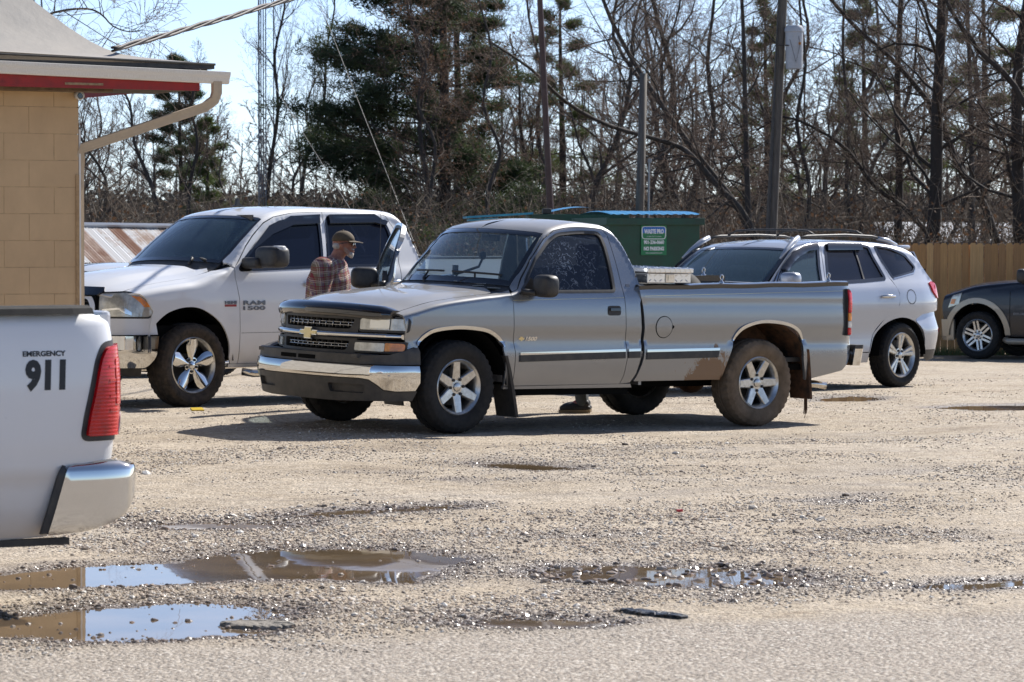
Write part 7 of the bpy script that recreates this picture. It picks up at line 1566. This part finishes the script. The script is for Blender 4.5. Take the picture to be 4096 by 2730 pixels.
def person(label,loc,rz,H,bulk,shirtm,pantm,lean,head,mats):
    T=empty('person',loc,rz,label,'person'); L=lean; b=bulk; S=[]
    def P(x,y,z): return (x*H,y*H,z*H)
    def R(*r): return tuple(q*H for q in r) if len(r)>1 else r[0]*H
    hx,hz=.12+L*1.4,1.61
    pel=P(0,0,.93);wa=P(.01*b,0,1.08);ch=P(.012*b+L*.25,0,1.25);uc=P(.012*b+L*.6,0,1.40);nk=P(.06+L,0,1.475);hb=P(.085+L*1.25,0,1.54)
    tor=[(pel,R(.12*b,.155*b,.11),wa,R(.135*b,.155*b,.11)),(wa,R(.135*b,.155*b,.11),ch,R(.135*b,.17*b,.12)),(ch,R(.135*b,.17*b,.12),uc,R(.10*b,.15*b,.085)),(uc,R(.10*b,.15*b,.085),nk,R(.078,.078,.05))]
    S+=tor; S+=[(nk,R(.072,.070,.05),hb,R(.074,.068,.05)),(P(hx-.012,0,hz+.012),R(.105,.080,.095),P(hx+.005,0,hz+.02),R(.10,.078,.092)),(P(hx+.035,0,hz-.02),R(.062,.058,.075),P(hx+.045,0,hz-.05),R(.052,.052,.050)),(P(hx+.055,0,hz-.085),R(.040,.042,.028),P(hx+.060,0,hz-.075),R(.038,.040,.03))]
    S+=[(P(hx+.088,0,hz+.012),R(.012,.010,.014),P(hx+.112,0,hz-.022),R(.014,.014,.013)),(P(hx+.092,0,hz-.055),R(.012,.024,.007),P(hx+.092,0,hz-.066),R(.012,.022,.007)),(P(hx+.082,-.035,hz+.030),R(.012,.02,.008),P(hx+.082,.035,hz+.030),R(.012,.02,.008))]
    arms=[];legs=[]
    for s in (1,-1):
        S.append((P(hx-.012,.078*s,hz-.012),R(.016,.010,.026),P(hx-.008,.084*s,hz+.006),R(.020,.010,.020)))
        sh=P(-.005+L*.6,.165*s*b,1.375);el=P(-.02+L*.3,.215*s*b,1.10);wr=P(.11+L*.3,.205*s*b,.90);pm=P(.15+L*.3,.20*s*b,.835)
        arms+= [(uc,R(.09*b,.10*b,.075),sh,R(.070*b)),(sh,R(.070*b),el,R(.052*b)),(el,R(.052*b),wr,R(.036))]
        S+=[(sh,R(.060*b),el,R(.045)),(el,R(.045),wr,R(.028)),(wr,R(.028),pm,R(.020,.038,.036))]
        for k,(fy,ln) in enumerate(((-.030,.060),(-.011,.074),(.009,.068),(.028,.052))):
            a=P(.165+L*.3,.20*s*b+fy,.805);c=P(.185+L*.3,.20*s*b+fy*1.1,.805-ln*.55);e=P(.175+L*.3,.20*s*b+fy*1.1,.805-ln); S+=[(a,R(.0095),c,R(.0085)),(c,R(.0085),e,R(.0075))]
        a=P(.165+L*.3,.20*s*b-.036*s,.845);c=P(.195+L*.3,.20*s*b-.045*s,.80); S.append((a,R(.012),c,R(.009)))
        hp=P(0,.085*s*b,.88);kn=P(.03,.11*s,.48);an=P(-.01,.11*s,.10); legs+=[(hp,R(.105*b,.09*b,.09),kn,R(.075)),(kn,R(.075),an,R(.062))]; S+=[(hp,R(.09*b),kn,R(.06)),(kn,R(.06),an,R(.04)),(an,R(.04),P(.12,.12*s,.04),R(.05,.035,.03))]
    blob('body',S,mats['skin'],T,.0065,3)
    g=.014
    def grow_(r): return tuple(q+g for q in r) if isinstance(r,tuple) else r+g
    blob('shirt',[(a,grow_(r),c,grow_(r2)) for a,r,c,r2 in tor[:3]+arms]+[(uc,R(.09*b,.12*b,.08),P(.05+L,0,1.465),R(.078,.080,.018)),(P(0,0,.90),R(.13*b,.165*b,.06),pel,R(.125*b,.165*b,.1))],shirtm,T,.011,4)
    blob('collar',[(P(.045+L,-.045,1.475),R(.04,.03,.022),P(.045+L,.045,1.475),R(.04,.03,.022)),(P(.02+L,-.03,1.485),R(.04,.04,.02),P(.02+L,.03,1.485),R(.04,.04,.02))],shirtm,T,.008,3)
    blob('trousers',legs+[(P(0,-.05*b,.90),R(.115*b,.12*b,.09),P(0,.05*b,.90),R(.115*b,.12*b,.09))],pantm,T,.012,4)
    for s in (1,-1):
        mb=MB(); 
        def shoe(vv): return Vector((vv.x,vv.y,vv.z if vv.z>-.35 else -.35))
        mb.sphere((.055*H,.115*s*H,.045),(.150,.052,.055),18,10,shoe); mb.sphere((-.02*H,.113*s*H,.085),(.065,.046,.055),14,8); sh=mb.build('shoe',mats['shoe'],T,True)
        so_=MB().prism([(-.095,-.044),(-.06,-.05),(.12,-.055),(.19,-.04),(.208,0),(.19,.04),(.12,.055),(-.06,.05),(-.095,.044)],.002,.030,lambda u,w,h_:(.055*H-.05+u,.115*s*H+w,h_)); so_.build('sole',mats['sole'],sh)
        MB().tube([(.10*H,.10*s*H-.03,.085),(.06*H,.115*s*H,.105),(.02*H,.115*s*H+.03,.105)],.006,5).build('laces',mats['lace'],sh)
    C=(hx*H,0,hz*H)
    # hair / cap / glasses / beard
    def dome(vv): return Vector((vv.x,vv.y,max(vv.z,-.05)))
    cap=MB(); cap.sphere((C[0]-.008,0,C[2]+.045*H),(.125*H*.92,.098*H,.098*H),24,14,dome); cp=cap.build('cap',mats['cap'],T,True)
    mb=MB(); N=14
    for i in range(N+1):
        a=math.radians(-62+124*i/N); 
        for k in (0,1):
            r0=.100;r1=.165+.015*math.cos(a); r=(r0,r1)[k]; x=C[0]+r*H*math.cos(a)*(1 if k==0 else 1.05); y=r*H*math.sin(a)*.78; z=C[2]+(.044-.020*k-(.010*abs(math.sin(a))**2)*k*-1)*H
            mb.V.append((x,y,z)); mb.V.append((x,y,z-.006))
    for i in range(N):
        a=i*4;c=(i+1)*4; mb.F+=[(a,a+2,c+2,c),(a+1,c+1,c+3,a+3),(a+2,a+3,c+3,c+2),(a,c,c+1,a+1)]
    mb.build('brim',mats['cap'],cp,True,auto=40); MB().sphere((C[0]-.01,0,C[2]+.143*H),.010,8,6).build('cap_button',mats['cap'],cp)
    def low(vv): return Vector((vv.x,vv.y,vv.z))
    blob('hair',[((C[0]-.055*H,-.03*H,C[2]-.008*H),(.058*H,.056*H,.038*H),(C[0]-.055*H,.03*H,C[2]-.008*H),(.058*H,.056*H,.038*H)),((C[0]-.095*H,-.02*H,C[2]+.06*H),(.022*H,.03*H,.02*H),(C[0]-.105*H,.02*H,C[2]+.055*H),(.018*H,.03*H,.025*H))],mats['hair'],T,.006,2)
    if head.get('beard'):
        blob('beard',[((C[0]+.060*H,-.022*H,C[2]-.088*H),(.036*H,.028*H,.028*H),(C[0]+.060*H,.022*H,C[2]-.088*H),(.036*H,.028*H,.028*H)),((C[0]+.086*H,-.022*H,C[2]-.044*H),(.016*H,.012*H,.009*H),(C[0]+.086*H,.022*H,C[2]-.044*H),(.016*H,.012*H,.009*H)),((C[0]+.07*H,0,C[2]-.10*H),(.026*H,.026*H,.026*H),(C[0]+.074*H,0,C[2]-.115*H),(.018*H,.02*H,.018*H))],mats['hair'],T,.005,2)
        blob('stubble',[((C[0]+.012*H,t*.050*H,C[2]-.02*H),(.018*H,.022*H,.03*H),(C[0]+.045*H,t*.040*H,C[2]-.075*H),(.028*H,.018*H,.024*H)) for t in (1,-1)],mats['stub'],T,.006,2)
    for s in (1,-1): MB().sphere((C[0]+.078*H,.034*H*s,C[2]+.012*H),.0125*H,10,8).build('eye',mats['eye'],T,True)
    if head.get('glasses'):
        gl=MB(); gl.tube([(C[0]+.090*H,.085*H*1,C[2]+.022*H),(C[0]+.02*H,.094*H,C[2]+.022*H),(C[0]-.03*H,.094*H,C[2]+.010*H)],.004,5); gl.tube([(C[0]+.090*H,-.085*H,C[2]+.022*H),(C[0]+.02*H,-.094*H,C[2]+.022*H),(C[0]-.03*H,-.094*H,C[2]+.010*H)],.004,5); gl.tube([(C[0]+.092*H,-.08*H,C[2]+.024*H),(C[0]+.112*H,0,C[2]+.022*H),(C[0]+.092*H,.08*H,C[2]+.024*H)],.0045,5)
        for s in (1,-1): gl.sphere((C[0]+.100*H,.042*H*s,C[2]+.004*H),(.006*H,.030*H,.022*H),12,8)
        gl.build('glasses',M['blkgloss'],T,True)
    return T
def plaid():
    m=mat('plaid_flannel',(.2,.1,.1),.9,spec=.2); g=NG(m); co=g.obj(); x,y,z=g.sep(co); w=g.noise(6,2,.5,co); u=g.math('ADD',g.math('ADD',g.math('MULTIPLY',x,.9),g.math('MULTIPLY',y,.75)),g.math('MULTIPLY',w.outputs[0],.02)); vz=g.math('ADD',g.math('SUBTRACT',z,g.math('MULTIPLY',y,.15)),g.math('MULTIPLY',w.outputs[0],.03))
    def band(s,off,wd,p=.085): return g.math('LESS_THAN',g.math('FRACT',g.math('ADD',g.math('DIVIDE',s,p),off)),wd)
    c=(.22,.18,.13); c=g.mix(g.math('MULTIPLY',band(u,0,.45),.65),c,(.17,.10,.20)); c=g.mix(g.math('MULTIPLY',band(vz,.1,.45),.55),c,(.24,.075,.08))
    for s in (u,vz):
        for o,wd,k,q in ((.05,.07,.8,(.62,.52,.44)),(.22,.05,.7,(.62,.52,.44)),(.62,.08,.8,(.25,.03,.035)),(.80,.06,.5,(.30,.24,.10))): c=g.mix(g.math('MULTIPLY',band(s,o,wd),k),c,q)
    g.col(c); n=g.noise(9,4,.6,co); g.bump(n.outputs[0],.6,.02); return m
def people():
    sk=nmat('weathered_skin',(.42,.19,.13),(.34,.14,.095),30,.55,bump=.15,dist=.002); 
    ms=dict(skin=sk,shoe=mat('dark_shoe',(.03,.028,.03),.6),sole=mat('tan_sole',(.30,.22,.13),.7),lace=mat('red_laces',(.5,.04,.04),.6),cap=nmat('olive_brown_cap',(.115,.085,.052),(.085,.062,.038),18,.85,bump=.2,dist=.003),hair=nmat('grey_white_hair',(.62,.58,.54),(.42,.38,.35),60,.8,bump=.8,dist=.006,stretch=(1,1,.4)),stub=nmat('grey_stubble',(.42,.30,.25),(.36,.2,.15),60,.8),eye=mat('eye_dark',(.03,.02,.02),.2))
    g0=float(gz([-1.70],[33.0])[0])
    person('man in brown cap, glasses and plaid flannel shirt beside the open passenger door',(-1.755,33.0,g0),math.radians(-8),.955,1.58,plaid(),nmat('blue_jeans',(.07,.09,.14),(.05,.065,.10),20,.85),.045,dict(beard=True,glasses=True),ms)
    ms2=dict(ms); ms2['cap']=mat('dark_cap',(.03,.03,.035),.8); ms2['hair']=mat('brown_hair',(.05,.03,.02),.8)
    g1=float(gz([.62],[33.25])[0])
    person('person hidden behind the grey pickup, only dark sneakers and grey trouser cuffs showing underneath',(.66,33.28,g1),math.radians(176),.97,1.0,nmat('grey_jacket',(.07,.07,.075),(.05,.05,.055),10,.9),nmat('grey_trousers',(.10,.11,.12),(.07,.08,.085),20,.9,bump=.4),.02,{},ms2)
for f in (build_chevy,build_ram,build_fg,build_sf,build_others,people):
    t0=time.time(); f(); print(f.__name__,round(time.time()-t0,1))
for o in bpy.data.objects:
    b_=o.name.split('.')[0]
    if b_ in ('limbs','crown','leaves','foliage','stems','grille_fins','grille_mesh','grille_bars','tread_pattern','hanging_mud','bracing') : o['kind']='stuff'
print('total',round(time.time()-T0,1),'tris',sum(len(m.loop_triangles) if m.loop_triangles else len(m.polygons)*2 for m in bpy.data.meshes))
